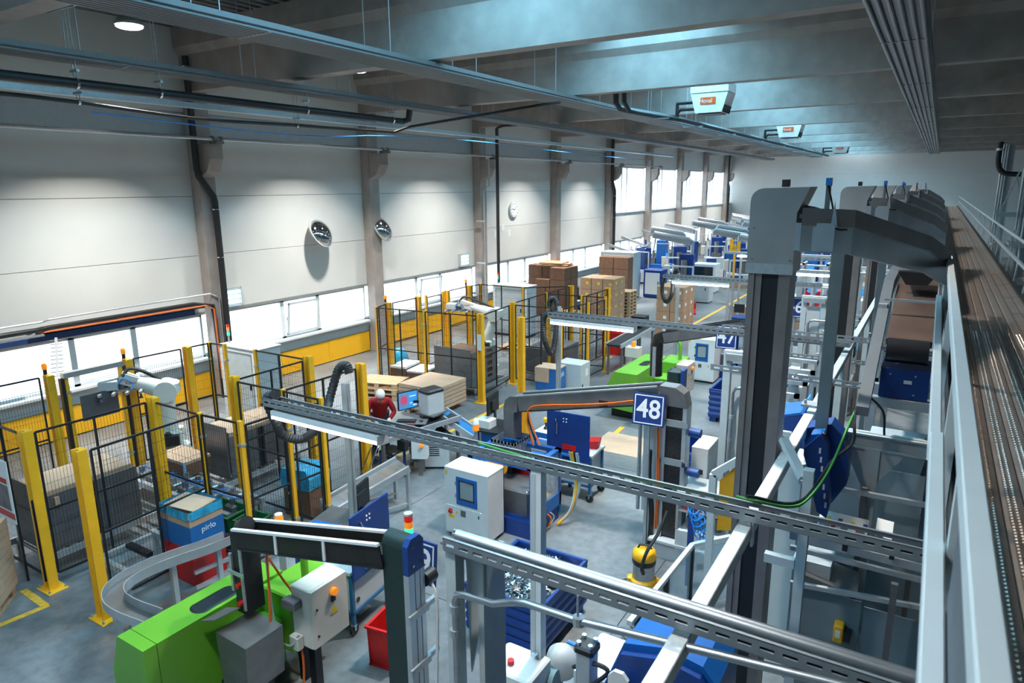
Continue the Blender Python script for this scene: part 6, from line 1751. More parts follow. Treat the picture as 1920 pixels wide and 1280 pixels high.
# ---------------------------------------------------------------- right side: catwalk, collecting conveyor, elevators
M_TREAD = mat('embossed_tread_plate', (.38, .31, .265), .36, .6, var=.12, scale=5)
M_RAILW = mat('pale_rail_paint', (.62, .68, .70), .35, var=.03)
CZ = 4.2
t = thing('catwalk', 'brown metal catwalk with embossed treads running to the far wall', 'walkway', (.7, 0, CZ), world=True)
xs_ = [.24 + .098 * i for i in range(8)]
for j, (ya, yb) in enumerate(((-1.5, 2.2), (2.2, 5.2), (5.2, 8.2), (8.2, 12.2), (12.2, 18.2), (18.2, 25), (25, 33), (33, 45), (45, 62))):
    for i in range(7): build('tread_plank', MB().prism([(xs_[i] + .004, CZ - .03), (xs_[i] + .004, CZ), (xs_[i] + .02, CZ + .006), (xs_[i] + .074, CZ + .006), (xs_[i] + .094, CZ), (xs_[i] + .094, CZ - .03)], 'y', ya + .006, yb - .006), M_TREAD, t)
q = MB()
y = .4
while y < 9:
    for i in range(7):
        for s in (.035, .062):
            x = xs_[i] + s
            yy = y + (.016 if s > .05 else 0)
            a, b_ = .011, .013
            q.add([(x - a, yy, CZ + .006), (x, yy - b_ * .6, CZ + .006), (x + a, yy, CZ + .006), (x, yy + b_ * .6, CZ + .006), (x, yy, CZ + .015)], [(0, 1, 4), (1, 2, 4), (2, 3, 4), (3, 0, 4)])
    y += .034 if y < 5 else .05
build('raised_studs', q, M_TREAD, t, kind='stuff')
M_KERB = mat('dark_kerb_plate', (.045, .04, .038), .4, .5)
y = -1.5
k = 0
while y < 60:
    L = 1.5 if y < 14 else 3.0
    build('kerb_plate', MB().box(.93, y + .01, CZ - .02, 1.02, y + L - .03, CZ + .004), M_TREAD, t)
    build('kerb_plate', MB().box(1.04, y + .01, CZ - .02, 1.10, y + L - .03, CZ + .02), M_TREAD, t)
    y += L
build('under_beam', MB().box(.22, -1.5, CZ - .22, .30, 62, CZ - .03).box(1.04, -1.5, CZ - .22, 1.16, 62, CZ - .03), M_KERB, t)
build('kerb_profile', MB().box(1.10, -1.5, CZ - .05, 1.17, 62, CZ + .05), M_KERB, t)
for yy in (11.0, 16, 25, 35, 48, 60):
    build('support_leg', MB().box(.98, yy - .06, 0, 1.10, yy + .06, CZ - .2).box(.2, yy - .05, CZ - .34, 1.16, yy + .05, CZ - .2), M_GREYP, t)
# near handrail on the left edge of the catwalk
t = thing('guard_rail', 'broad pale grey guard rail beside the catwalk in the right foreground', 'railing', (.17, 1, CZ), world=True)
build('top_rail', MB().bbox(.145, .25, 4.86, .205, 9.9, 4.95, .006), M_RAILW, t)
build('knee_rail', MB().bbox(.085, .5, 4.50, .145, 3.9, 4.58, .006), M_RAILW, t)
build('knee_rail', MB().bbox(.085, 3.95, 4.40, .145, 9.8, 4.48, .006), M_RAILW, t)
build('side_plate', MB().box(.148, .3, 4.45, .16, 2.2, 4.86), mat('slate_plate', (.10, .12, .14), .5), t)
for yy in (2.6, 4.0, 6.6, 9.6): build('rail_post', MB().box(.15, yy - .04, CZ - .2, .20, yy + .04, 4.87), M_RAILW, t)
build('toe_plate', MB().box(.206, .25, CZ - .03, .216, 9.9, CZ + .1), M_KERB, t)
# far handrail on the right edge
t = thing('handrail', 'galvanised handrail with curved posts on the far edge of the catwalk', 'railing', (1.14, 10, CZ), world=True)
build('top_rail', MB().tube([(1.16, 1, 4.93), (1.16, 61, 4.93)], .026, 8), M_ALU, t, smooth=True)
build('knee_rail', MB().bar((1.16, 1, 4.60), (1.16, 61, 4.60), .03, .05), M_ALU, t)
yy = 6.0
while yy < 61:
    build('stanchion', MB().add([(1.15, yy - .03, CZ + .0), (1.17, yy - .03, CZ + .0), (1.17, yy + .03, CZ + .0), (1.15, yy + .03, CZ + .0), (1.19, yy - .025, 4.6), (1.205, yy - .025, 4.6), (1.205, yy + .025, 4.6), (1.19, yy + .025, 4.6), (1.15, yy - .02, 4.92), (1.17, yy - .02, 4.92), (1.17, yy + .02, 4.92), (1.15, yy + .02, 4.92)],
          [(0, 3, 2, 1), (0, 1, 5, 4), (1, 2, 6, 5), (2, 3, 7, 6), (3, 0, 4, 7), (4, 5, 9, 8), (5, 6, 10, 9), (6, 7, 11, 10), (7, 4, 8, 11), (8, 9, 10, 11)]), M_ALU, t)
    yy += 1.55 if yy < 20 else 3.1

# collecting conveyor
M_CHUTE0 = mat('smooth_grey_sheet', (.27, .29, .31), .35, .6, var=.06, scale=2)
M_BROWNB = mat('brown_conveyor_belt', (.115, .072, .055), .35, .15, var=.25, scale=2)
t = thing('collecting_conveyor', 'sloping brown belt conveyor with drum end left of the guard rail', 'conveyor', (-.1, 9.5, 3.4), world=True)
dz, dy = 3.95, 8.75
build('belt', MB().prism([(dy + .05, dz + .12), (10.4, 4.52), (60, 4.52), (60, 4.45), (10.45, 4.45), (dy + .1, dz + .04)], 'x', -.36, .10), M_BROWNB, t)
build('end_drum', MB().cyl((-.34, dy, dz), (.08, dy, dz), .14, 24), mat('dark_drum', (.03, .03, .034), .25, .4), t, smooth=True)
build('drum_shaft', MB().cyl((-.40, dy, dz), (.13, dy, dz), .03, 10), M_CHROME, t, smooth=True)
b_ = build('drive_box', MB().box(-.37, dy - .12, 3.42, .12, dy + .5, 3.76), M_BLUE, t)
for x, z in ((-.27, 3.70), (-.02, 3.70), (-.27, 3.48), (-.02, 3.48)): build('bolt', MB().cyl((x, dy - .12, z), (x, dy - .135, z), .012, 8), M_CHROME, b_)
build('type_plate', MB().box(-.13, dy - .126, 3.60, -.05, dy - .12, 3.64), M_PAPER, b_)
build('side_plate', MB().prism([(7.75, 3.42), (7.75, 3.52), (10.2, 4.58), (60, 4.58), (60, 4.40), (10.3, 4.40)], 'x', -.52, -.40), M_CHUTE0, t)
build('side_plate', MB().prism([(dy, 3.9), (dy, 4.05), (10.2, 4.66), (60, 4.66), (60, 4.40), (10.3, 4.40)], 'x', .12, .14), M_STEEL2, t)
build('hopper', MB().prism([(-.36, 4.72), (.08, 4.72), (-.02, 4.56), (-.26, 4.56)], 'y', 9.95, 10.3), M_BRONZE, t)
for yy, z in ((10.0, 4.74), (9.4, 4.42)): build('cross_bar', MB().box(-.45, yy - .015, z, .14, yy + .015, z + .03), M_GALV, t)
for yy in (9.6, 14, 20, 27, 36, 48): build('support_leg', MB().box(-.52, yy - .05, 0, -.42, yy + .05, 4.35).box(-.5, yy - .05, 3.3, .2, yy + .05, 3.4), M_ALU, t)
for yy in (dy - .15, dy + .45): build('frame_beam', MB().box(-.5, yy, 3.30, .2, yy + .1, 3.41), M_ALU, t)
t = thing('hanging_cables', 'black and green cables drooping from the collecting conveyor to the tray', 'cable', (-.6, 7.75, 3.4), world=True)
p0 = Vector((-.53, 7.78, 3.45))
build('green_cable', MB().tube(smooth_path([p0, at(1590, 800, y=7.2), at(1555, 880, y=6.6), at(1515, 935, y=6.0), at(1480, 950, y=5.7), at(1420, 940, y=Y48 + .05), at(1380, 930, y=Y48)], 6), .013, 6), MATS['green_wire'], t, smooth=True)
build('black_cable', MB().tube(smooth_path([p0, at(1602, 790, y=7.4), at(1598, 830, y=7.2), at(1560, 865, y=6.9), at(1500, 940, y=6.0), at(1400, 930, y=Y48)], 6), .015, 6), M_BLACK, t, smooth=True)
build('black_cable', MB().tube(smooth_path([at(1620, 735, y=8), at(1655, 770, y=8.2), at(1658, 815, y=8.3)], 6), .012, 6), M_BLACK, t, smooth=True)
# elevators with hoods and chutes
M_ELEV = mat('elevator_sheet', (.38, .36, .352), .38, .35, var=.12, scale=2)
M_ESIDE = mat('elevator_side', (.26, .23, .22), .42, .45, var=.15, scale=3)
M_CHUTE = mat('chute_sheet', (.50, .53, .56), .28, .8, var=.12, scale=2)
NAMES = ['nearest', 'second', 'third', 'fourth', 'fifth']
EY = [7.0, 13.1, 18.9, 27.6, 37.0]
EX = [(1403, 1490), (1573, 1624), (1634, 1666), (1675, 1698), (1703, 1718)]
for k, (ye, (pa_, pb2)) in enumerate(zip(EY, EX)):
    x0, x1 = at(pa_, 470 if k == 0 else 400, y=ye).x, at(pb2, 470 if k == 0 else 400, y=ye).x
    t = thing('vertical_elevator', '%s of the tall vertical elevators with rounded steel hood along the catwalk' % NAMES[k], 'elevator', ((x0 + x1) / 2, ye, 0), world=True)
    W_ = x1 - x0
    zh = 5.02
    D2 = .34
    build('side_profile', MB().box(x0 + .02, ye, 0, x0 + W_ * .34, ye + D2, zh).box(x0 + .02, ye - .02, 0, x0 + .08, ye, zh), M_ESIDE, t)
    build('side_profile', MB().box(x1 - W_ * .30, ye, 0, x1 - .02, ye + D2, zh).box(x1 - .08, ye - .02, 0, x1 - .02, ye, zh), M_ESIDE, t)
    build('black_belt', MB().box(x0 + W_ * .34, ye + .02, 0, x1 - W_ * .30, ye + D2 - .02, zh), M_BLACK, t)
    R_ = .12
    pr = [(x0, zh - .05), (x0, 5.78 - R_)] + [(x0 + R_ - R_ * math.cos(a), 5.78 - R_ + R_ * math.sin(a)) for a in [PI / 2 * i / 6 for i in range(1, 7)]] + [(x1 + .10, 5.79), (x1 + .0, 5.55), (x1, zh - .05)]
    h_ = build('hood', MB().prism(pr, 'y', ye - .04, ye + D2 + .06), M_ELEV, t)
    build('seam_strip', MB().box(x0 - .006, ye - .05, zh - .06, x1 + .006, ye - .04, zh + .04), M_GALV, h_)
    build('rivet', MB().cyl((x0 + .05, ye - .04, 5.1), (x0 + .05, ye - .05, 5.1), .01, 6).cyl((x1 - .03, ye - .04, 5.1), (x1 - .03, ye - .05, 5.1), .01, 6).cyl((x0 + .05, ye - .04, 5.4), (x0 + .05, ye - .05, 5.4), .01, 6), M_STEEL2, h_, kind='stuff')
    build('top_block', MB().box(x0 + W_ * .58, ye + .1, 5.79, x0 + W_ * .72, ye + .2, 5.86), M_BLACK, h_)
    build('sensor', MB().box(x1 + .22, ye + .05, 5.40, x1 + .26, ye + .09, 5.84).box(x1 + .02, ye + .0, 5.50, x1 + .24, ye + .04, 5.54).cyl((x1 + .1, ye + .02, 5.44), (x1 + .1, ye + .02, 5.6), .025, 8), M_STEEL2, h_)
    build('blue_sensor_cap', MB().box(x1 + .215, ye + .04, 5.80, x1 + .265, ye + .1, 5.87), M_CYAN, h_)
    build('sensor_cable', MB().tube(smooth_path([(x1 + .24, ye + .04, 5.8), (x1 + .30, ye, 5.6), (x1 + .34, ye - .02, 5.42), (x1 + .44, ye, 5.40)], 5), .009, 5), M_BLACK, h_)
    # chute: sloping trough from the hood to the collecting conveyor
    c_ = thing('transfer_chute', 'sloping sheet steel chute dropping from the %s vertical elevator to the conveyor' % NAMES[k], 'chute', (x1, ye, 5.2), world=True)
    e0 = Vector((x1 + .02, ye + .1, 5.46))
    e1 = Vector((x1 + (.30 if k == 0 else .2), ye + .15, 5.44))
    e3 = Vector((-.02, ye + 2.6, 4.90))
    e2 = e1.lerp(e3, .74) + Vector((0, 0, .06))
    pts = [e0, e1, e2, e3]
    def strip(off0, off1, za, zb, m, nm):
        q = MB()
        vs = []
        for i, p in enumerate(pts):
            d = (pts[min(i + 1, 3)] - pts[max(i - 1, 0)])
            n = Vector((d.y, -d.x, 0)).normalized()
            vs += [p + n * off0 + Vector((0, 0, za)), p + n * off1 + Vector((0, 0, za)), p + n * off1 + Vector((0, 0, zb)), p + n * off0 + Vector((0, 0, zb))]
        fs = [(0, 1, 2, 3), (15, 14, 13, 12)]
        for i in range(3):
            for j in range(4): fs.append((4 * i + j, 4 * i + (j + 1) % 4, 4 * i + 4 + (j + 1) % 4, 4 * i + 4 + j))
        return build(nm, q.add(vs, fs), m, c_)
    strip(.20, .212, -.02, .14, M_ESIDE if k in (0,) else M_ELEV, 'near_wall')
    strip(-.212, -.20, -.02, .16, M_CHUTE, 'far_wall')
    strip(-.21, .21, -.03, -.02, M_CHUTE, 'trough_floor')
    strip(.16, .20, -.27, -.03, M_CHUTE, 'lower_skirt')
    build('inlet_plate', MB().box(x1 + .0, ye - .06, 5.20, x1 + .34, ye - .05, 5.46).prism([(x1 + .30, 5.42), (x1 + .36, 5.42), (x1 + .32, 5.66)], 'y', ye - .05, ye - .04), M_CHUTE, c_)
    build('support_post', MB().box(x1 + .22, ye + .9, 3.1, x1 + .34, ye + 1.0, 5.30), M_GREYP, c_)
    build('support_post', MB().box(x1 + .18, ye + .95, 0, x1 + .26, ye + 1.03, 3.1), M_GREYP, c_)
# galvanised square rail the trays rest on
BX = -1.06
t = thing('square_rail', 'galvanised square rail running diagonally under the trays in the foreground', 'rail', (BX, 4, 3.0), world=True)
build('rail', MB().bbox(BX - .055, .8, 3.02, BX + .055, 8.45, 3.135, .006), mat('mottled_galvanised', (.80, .80, .79), .42, .15, var=.14, scale=18), t)
for yy in (3.0, Y48, 2.2):
    build('clamp', MB().box(BX - .03, yy - .03, 3.135, BX + .05, yy + .03, 3.19).box(BX + .055, yy - .03, 2.96, BX + .075, yy + .03, 3.19), M_GALV, t)
build('far_rail', MB().bbox(BX - .05, 8.62, 3.02, BX + .05, 48, 3.12, .006), M_GREYP, t)
build('flange_clamp', MB().box(BX - .14, 8.75, 3.12, BX + .16, 8.95, 3.15).cyl((BX - .1, 8.8, 3.15), (BX - .1, 8.8, 3.2), .02, 6).cyl((BX + .1, 8.8, 3.15), (BX + .1, 8.8, 3.2), .02, 6), M_GALV, t)
for yy in (11.6, 16.5, 27, 40): build('leg', MB().box(BX - .05, yy - .05, 0, BX + .05, yy + .05, 3.02), M_GREYP, t)
t = thing('cross_beam', 'grey steel cross beam on a gusseted column under the catwalk', 'beam', (-.3, 8.4, 0), world=True)
build('beam', MB().box(-1.14, 8.42, 2.84, 1.14, 8.44, 3.02).box(-1.14, 8.36, 3.0, 1.14, 8.50, 3.02).box(-1.14, 8.36, 2.84, 1.14, 8.50, 2.86), M_GREYP, t)
build('column', MB().box(-.42, 8.36, 0, -.27, 8.50, 2.84), M_GREYP, t)
build('gusset', MB().prism([(-.27, 2.84), (-.05, 2.84), (-.05, 2.78), (-.27, 2.45)], 'y', 8.40, 8.46).prism([(-.42, 2.84), (-.62, 2.84), (-.62, 2.78), (-.42, 2.35)], 'y', 8.40, 8.46), M_GREYP, t)
# transverse trays on the right
for i, (px, py, px1, y_) in enumerate(((1490, 628, 1650, 12.0), (1490, 710, 1640, 10.2), (1490, 668, 1700, 15.5))):
    a, c = at(px, py, y=y_), at(px1, py, y=y_)
    t = thing('side_tray', ('slotted tray between the first and second elevators, upper one', 'slotted tray between the first and second elevators, lower one', 'slotted tray behind the second elevator')[i], 'cable tray', tuple(a), world=True)
    q = MB().box(a.x - 1.2, y_ - .07, a.z - .01, c.x + .2, y_ + .07, a.z).box(a.x - 1.2, y_ - .07, a.z + .06, c.x + .2, y_ - .06, a.z + .085).box(a.x - 1.2, y_ - .07, a.z, c.x + .2, y_ - .06, a.z + .025)
    n = int((c.x + 1.4 - a.x) / .14)
    for j in range(n): q.box(a.x - 1.2 + j * .14, y_ - .07, a.z + .025, a.x - 1.15 + j * .14, y_ - .06, a.z + .06)
    build('channel', q, M_TRAY, t)
    build('post', MB().box(a.x + .4, y_ + .08, 0, a.x + .47, y_ + .15, a.z + .1).box(a.x + .4, y_ - .07, a.z - .04, a.x + .47, y_ + .1, a.z - .01), M_ALU, t)
# grey portal frames with pipes
def portal(label, x0, x1, y, h, py):
    t = thing('portal_frame', label, 'frame', ((x0 + x1) / 2, y, 0), world=True)
    build('post', MB().box(x0, y, 0, x0 + .12, y + .12, h), M_GREYP, t)
    build('post', MB().box(x1 - .12, y, 0, x1, y + .12, h), M_GREYP, t)
    build('head_beam', MB().box(x0, y + .0, h, x1, y + .12, h + .14), M_GREYP, t)
    build('head_channel', MB().box(x0 + .04, y - .06, h - .02, x1 - .02, y, h + .10), M_GALV, t)
    build('cover_panel', MB().box(x0 + .14, y + .04, h * .35, x1 - .14, y + .06, h - .12), M_LGREY, t)
    build('air_pipe', MB().tube([(x0 + .2, y - .06, .3), (x0 + .2, y - .06, h - .55), (x0 + .25, y - .06, h - .47), (x0 + .35, y - .06, h - .45), (x1 + .2, y - .06, h - .45)], .03, 8), M_STEEL, t, smooth=True)
    build('pipe_fitting', MB().cyl((x0 + .2, y - .06, h - 1.0), (x0 + .2, y - .06, h - .94), .045, 8).cyl((x0 + .2, y - .06, h - 1.4), (x0 + .2, y - .06, h - 1.34), .045, 8), M_GALV, t)
    return t
portal('pale grey portal frame with air pipe left of the nearest elevator', at(1355, 700, y=11.2).x, at(1415, 700, y=11.2).x, 11.2, 3.0, 0)
portal('pale grey portal frame with air pipe between the first and second elevators', at(1498, 620, y=18.0).x, at(1545, 620, y=18.0).x, 18.0, 3.0, 0)
portal('pale grey portal frame behind the second elevator', at(1640, 560, y=24.0).x, at(1668, 560, y=24.0).x, 24.0, 3.1, 0)
# machine enclosure under the catwalk
M_PANELB = mat('blue_grey_panel', (.20, .27, .31), .35, .1, var=.06)
t = thing('labelling_machine', 'aluminium framed labelling machine with grey panels under the catwalk', 'machine', (-.3, 8.0, 0), world=True)
def ab(p, y): return at(p[0], p[1], y=y)
for (pa_, pb2, y_, w_) in (((1498, 902), (1745, 948), 8.2, .05), ((1560, 872), (1735, 888), 9.2, .04), ((1482, 1000), (1740, 1065), 7.6, .09), ((1482, 1092), (1740, 1140), 7.5, .05), ((1485, 1222), (1745, 1300), 7.0, .05), ((1482, 1025), (1740, 1090), 7.65, .05)):
    build('profile_bar', MB().bar(ab(pa_, y_), ab(pb2, y_), w_, w_), M_ALU, t)
for px, y_, z1 in ((1715, 8.9, 2.9), (1575, 9.2, 2.9), (1612, 8.3, 2.4), (1690, 7.2, 1.9)):
    x = at(px, 1000, y=y_).x
    build('profile_post', MB().box(x - .03, y_ - .03, 0, x + .03, y_ + .03, z1), M_PLATE, t)
x0, x1 = at(1480, 1000, y=9.3).x, at(1760, 1000, y=9.3).x
build('rear_panel', MB().box(x0, 9.3, .0, (x0 + x1) / 2 - .01, 9.33, 2.6), M_PANELB, t)
build('rear_panel', MB().box((x0 + x1) / 2 + .01, 9.3, .0, x1, 9.33, 2.6), M_PANELB, t)
x0, x1 = at(1490, 1150, y=7.6).x, at(1750, 1150, y=7.6).x
build('lower_panel', MB().box(x0, 7.62, .0, x0 + (x1 - x0) * .5, 7.64, 1.35), M_PANELB, t)
build('lower_panel', MB().box(x0 + (x1 - x0) * .52, 7.62, .0, x1, 7.64, 1.30), M_PANELB, t)
a, c = ab((1505, 1055), 7.9), ab((1610, 1095), 7.9)
build('steel_trough', MB().prism([(a.x, a.z), (c.x, a.z - .1), (c.x, c.z - .05), (a.x, c.z)], 'y', 7.66, 8.2), M_STEEL2, t)
build('clear_guard', MB().box(at(1540, 900, y=8.6).x, 8.6, 1.3, at(1735, 900, y=8.6).x, 8.61, 2.55), M_PLEXI, t)
a = ab((1690, 800), 9.0)
build('hopper_head', MB().prism([(a.x - .32, 2.85), (a.x + .3, 2.85), (a.x + .2, 2.2), (a.x - .1, 2.2)], 'y', 8.7, 9.25), M_GREYP, t)
build('cable_clip', MB().box(ab((1580, 1022), 7.55).x, 7.5, ab((1580, 1022), 7.55).z - .04, ab((1590, 1022), 7.55).x, 7.56, ab((1580, 1022), 7.55).z + .03).box(ab((1668, 1036), 7.5).x, 7.48, ab((1668, 1040), 7.5).z - .04, ab((1678, 1036), 7.5).x, 7.54, ab((1668, 1040), 7.5).z + .03), M_BLACK, t)
# printed label web
a, c = ab((1532, 985), 7.9), ab((1625, 1008), 7.9)
lw = thing('label_web', 'white label web with blue, yellow and red prints on the labelling machine', 'label strip', tuple(a), world=True)
def web(p, q_, h_):
    return MB().add([p, q_, q_ + Vector((0, .25, .10)), p + Vector((0, .25, .10)), p - Vector((0, 0, .004)), q_ - Vector((0, 0, .004)), q_ + Vector((0, .25, .096)), p + Vector((0, .25, .096))], [(0, 1, 2, 3), (7, 6, 5, 4), (0, 4, 5, 1), (1, 5, 6, 2), (2, 6, 7, 3), (3, 7, 4, 0)])
build('web', web(a, c, 0), M_PAPER, lw)
a2, c2_ = ab((1640, 1003), 7.9), ab((1672, 1012), 7.9)
build('web', web(a2, c2_, 0), M_PAPER, lw)
for j in range(8):
    f = (j + .5) / 8
    p = a.lerp(c, f) + Vector((0, .06 + .07 * (j % 2), .03 + .028 * (j % 2)))
    build('print', MB().cbox(p.x, p.y, p.z + .002, .045, .08, .004, 0, .38), (M_CYAN, M_STKY, M_RED, M_BLUE)[j % 4], lw)
# blue guards of the machine
bg_ = thing('octagon_guard', 'dark blue octagonal machine guard with a slanted printed cover under the catwalk', 'machine', (-.75, 8.1, 0), world=True)
oc = [(1512, 800), (1560, 793), (1580, 815), (1592, 865), (1588, 905), (1560, 940), (1530, 925), (1508, 850)]
build('guard', MB().prism([(ab(p, 8.0).x, ab(p, 8.0).z) for p in oc], 'y', 7.95, 8.25), M_BLUE, bg_)
sl = [(1508, 838), (1540, 812), (1552, 835), (1556, 945), (1550, 968), (1532, 955)]
cv = build('slanted_cover', MB().prism([(ab(p, 7.6).x, ab(p, 7.6).z) for p in sl], 'y', 7.55, 7.75), M_BLUE, bg_)
build('light_top', MB().prism([(ab(p, 7.65).x, ab(p, 7.65).z) for p in ((1508, 838), (1522, 812), (1545, 810), (1541, 814))], 'y', 7.6, 7.8), M_BLUE2, bg_)
for j in range(7):
    p = ab((1537 + 3.4 * j * .5, 845 + j * 17), 7.54)
    build('white_print', MB().box(p.x - .008, 7.54, p.z - .03, p.x + .012, 7.55, p.z + .03), M_LOGO, cv)
p = ab((1540, 815), 7.7)
build('yellow_knob', MB().lathe([(.03, 0), (.035, .02), (.02, .035)], (p.x, 7.7, p.z), 10), M_ORNL, bg_, smooth=True)
build('pedestal', MB().box(-1.0, 7.75, 0, -.6, 8.15, 1.6), M_GREYP, bg_)
# white frame with yellow panel and machine parts left of the elevator foot
t = thing('tube_frame_stand', 'white tube frame with a yellow panel left of the nearest elevator', 'frame', (-2.1, 8.5, 0), world=True)
p0, p1, p2 = ab((1338, 1000), 8.4), ab((1338, 888), 8.4), ab((1392, 858), 8.4)
build('post', MB().bar((p1.x, 8.4, 0), (p1.x, 8.4, p1.z), .09, .09), M_WHITE, t)
build('brace', MB().bar(p1, p2, .09, .09), M_WHITE, t)
build('post', MB().box(p2.x - .04, 8.36, 0, p2.x + .04, 8.44, p2.z), M_WHITE, t)
build('yellow_panel', MB().prism([(p1.x + .08, p1.z - .08), (p2.x - .06, p2.z - .12), (p2.x - .06, p0.z + .1), (p1.x + .08, p0.z + .05)], 'y', 8.42, 8.44), M_YEL, t)
t = thing('coil_hoses', 'bright blue coiled air hoses beside the white tube frame', 'hose', (-2.5, 9.0, 0), world=True)
for k in range(3):
    c0 = ab((1296 + 8 * k, 968 + 10 * k), 9.0)
    pts = [(c0.x + .015 * i * .25 + .07 * math.cos(i * .8), 9.0 + .04 * k + .05 * math.sin(i * .8), c0.z + .2 - .012 * i + .06 * math.sin(i * .8)) for i in range(40)]
    build('coil', MB().tube(pts, .011, 5), M_CYAN, t, smooth=True)
build('hose_stand', MB().box(-2.62, 9.05, 0, -2.54, 9.12, 1.4), M_BLUE, t)
t = thing('profile_fence', 'low aluminium profile fence with wire lattice and clear panels in the aisle', 'fence', (-2.4, 7.5, 0), world=True)
zf = 1.0
f0, f1, f2 = at(1180, 1168, z=zf), at(1298, 1022, z=zf), at(1385, 1003, z=zf)
build('top_profile', MB().bar(f0, f1, .06, .06), M_ALU, t)
build('top_profile', MB().bar(f1, f2, .06, .06), M_ALU, t)
for p in (f0.lerp(f1, .12), f0.lerp(f1, .55), f1): build('post', MB().box(p.x - .03, p.y - .03, 0, p.x + .03, p.y + .03, zf), M_BLACK, t)
build('clear_panel', MB().bar(f0.lerp(f1, .57) + Vector((0, 0, -.52)), f1 + Vector((0, 0, -.52)), .008, .9), M_PLEXI, t)
build('clear_panel', MB().bar(f1 + Vector((0, 0, -.52)), f2 + Vector((0, 0, -.52)), .008, .9), M_PLEXI, t)
q = MB()
a, c = f0 - (f1 - f0) * .12, f0.lerp(f1, .5)
n = 18
for i in range(-10, n):
    for s in (1, -1):
        u0, u1 = i / n, (i + 10) / n
        if s < 0: u0, u1 = u1, u0
        ua, ub = max(0, min(1, u0)), max(0, min(1, u1))
        if ua == ub: continue
        za = .12 + (zf - .17) * abs((ua - u0) / (u1 - u0))
        zb = .12 + (zf - .17) * abs((ub - u0) / (u1 - u0))
        q.bar(a.lerp(c, ua) + Vector((0, 0, za - zf)), a.lerp(c, ub) + Vector((0, 0, zb - zf)), .006, .006)
build('wire_lattice', q, M_BLACK, t, kind='stuff')
# bottom centre: machine with motor, cylinder and blue housing
t = thing('press_unit', 'machine with blue grey motor and white housing at the bottom centre', 'machine', (-2.9, 5.2, 0), world=True)
y_ = 5.3
c = ab((1010, 1262), y_)
build('motor', MB().cyl((c.x - .2, y_, c.z - .06), (c.x + .22, y_, c.z - .02), .13, 16), mat('teal_motor', (.17, .30, .34), .4), t, smooth=True)
build('motor_fins', MB().box(c.x - .12, y_ - .15, c.z - .1, c.x + .16, y_ + .15, c.z + .04), MATS['teal_motor'], t)
c = ab((1052, 1235), y_ + .2)
build('gear_bell', MB().lathe([(.15, -.15), (.16, 0), (.13, .10), (.06, .15)], tuple(c), 18), M_LGREY, t, smooth=True)
a, b_ = ab((1085, 1262), 5.5), ab((1145, 1225), 5.5)
build('white_housing', MB().bbox(a.x - .02, 5.4, .0, b_.x + .05, 6.1, a.z + .12, .02), M_WHITE, t)
a, b_ = ab((925, 1285), 5.0), ab((990, 1258), 5.0)
build('control_desk', MB().bbox(a.x, 4.85, 0, b_.x + .1, 5.3, b_.z, .02), M_WHITE, t)
c = ab((958, 1268), 5.0)
build('red_knob', MB().cyl((c.x, 5.0, b_.z), (c.x, 5.0, b_.z + .05), .035, 12), M_RED, t)
build('base', MB().box(-3.4, 4.9, 0, -2.5, 6.0, .5), M_PLATE, t)
build('black_hose', MB().tube(smooth_path([ab((1075, 1250), 5.2), ab((1110, 1243), 5.15), ab((1140, 1260), 5.15), ab((1100, 1290), 5.1)], 5), .022, 6), M_RUB, t, smooth=True)
t = thing('air_cylinder', 'upright aluminium air cylinder with a black four-bolt head at the bottom centre', 'cylinder', (-2.5, 5.4, 0), world=True)
c = ab((1101, 1212), 5.2)
build('barrel', MB().bbox(c.x - .085, 5.115, .4, c.x + .085, 5.285, c.z - .02, .02), M_ALU, t)
build('head', MB().bbox(c.x - .10, 5.10, c.z - .03, c.x + .10, 5.30, c.z + .04, .02), M_BLACK, t)
for dx in (-.06, .06):
    for dy in (-.06, .06): build('bolt', MB().cyl((c.x + dx, 5.2 + dy, c.z + .04), (c.x + dx, 5.2 + dy, c.z + .075), .022, 8), M_CHROME, t)
build('blue_fitting', MB().cyl((c.x - .10, 5.15, c.z + .01), (c.x - .18, 5.15, c.z + .02), .02, 8), M_CYAN, t)
build('mount', MB().box(c.x - .15, 5.05, 0, c.x + .15, 5.35, .4), M_PLATE, t)
t = thing('blue_housing', 'bright blue chamfered machine housing at the bottom edge under the square rail', 'machine', (-1.8, 5.0, 0), world=True)
hp = [(1128, 1290), (1170, 1205), (1250, 1215), (1318, 1250), (1345, 1290)]
fr = [(ab(p, 4.9).x, ab(p, 4.9).z) for p in hp]
build('housing', MB().prism([(fr[0][0], .3)] + fr + [(fr[-1][0], .3)], 'y', 4.9, 5.6), M_BLUE2, t)
build('front_plate', MB().prism([(fr[0][0] - .02, .3)] + [(u, v - .06) for u, v in fr] + [(fr[-1][0] + .02, .3)], 'y', 4.82, 4.9), M_BLUE, t)
build('bolt', MB().cyl((fr[2][0], 5.0, fr[2][1]), (fr[2][0], 5.0, fr[2][1] + .03), .02, 8), M_CHROME, t)
build('base', MB().box(fr[0][0] + .1, 4.95, 0, fr[-1][0] - .1, 5.5, .3), M_BLACK, t)
c = ab((1160, 1270), 4.7)
build('lifting_lug', MB().prism([(c.x - .09, c.z - .3), (c.x - .09, c.z), (c.x - .04, c.z + .06), (c.x + .04, c.z + .06), (c.x + .09, c.z), (c.x + .09, c.z - .3)], 'y', 4.68, 4.72), M_WHITE, t)
t = thing('blue_housing', 'bright blue machine housing with white lifting lugs behind the square rail', 'machine', (-1.2, 9.0, 0), world=True)
y_ = 9.0
hp = [(1440, 860), (1440, 785), (1505, 778), (1528, 800), (1528, 870)]
build('housing', MB().prism([(ab(p, y_).x, ab(p, y_).z) for p in hp], 'y', y_, y_ + .6), M_BLUE, t)
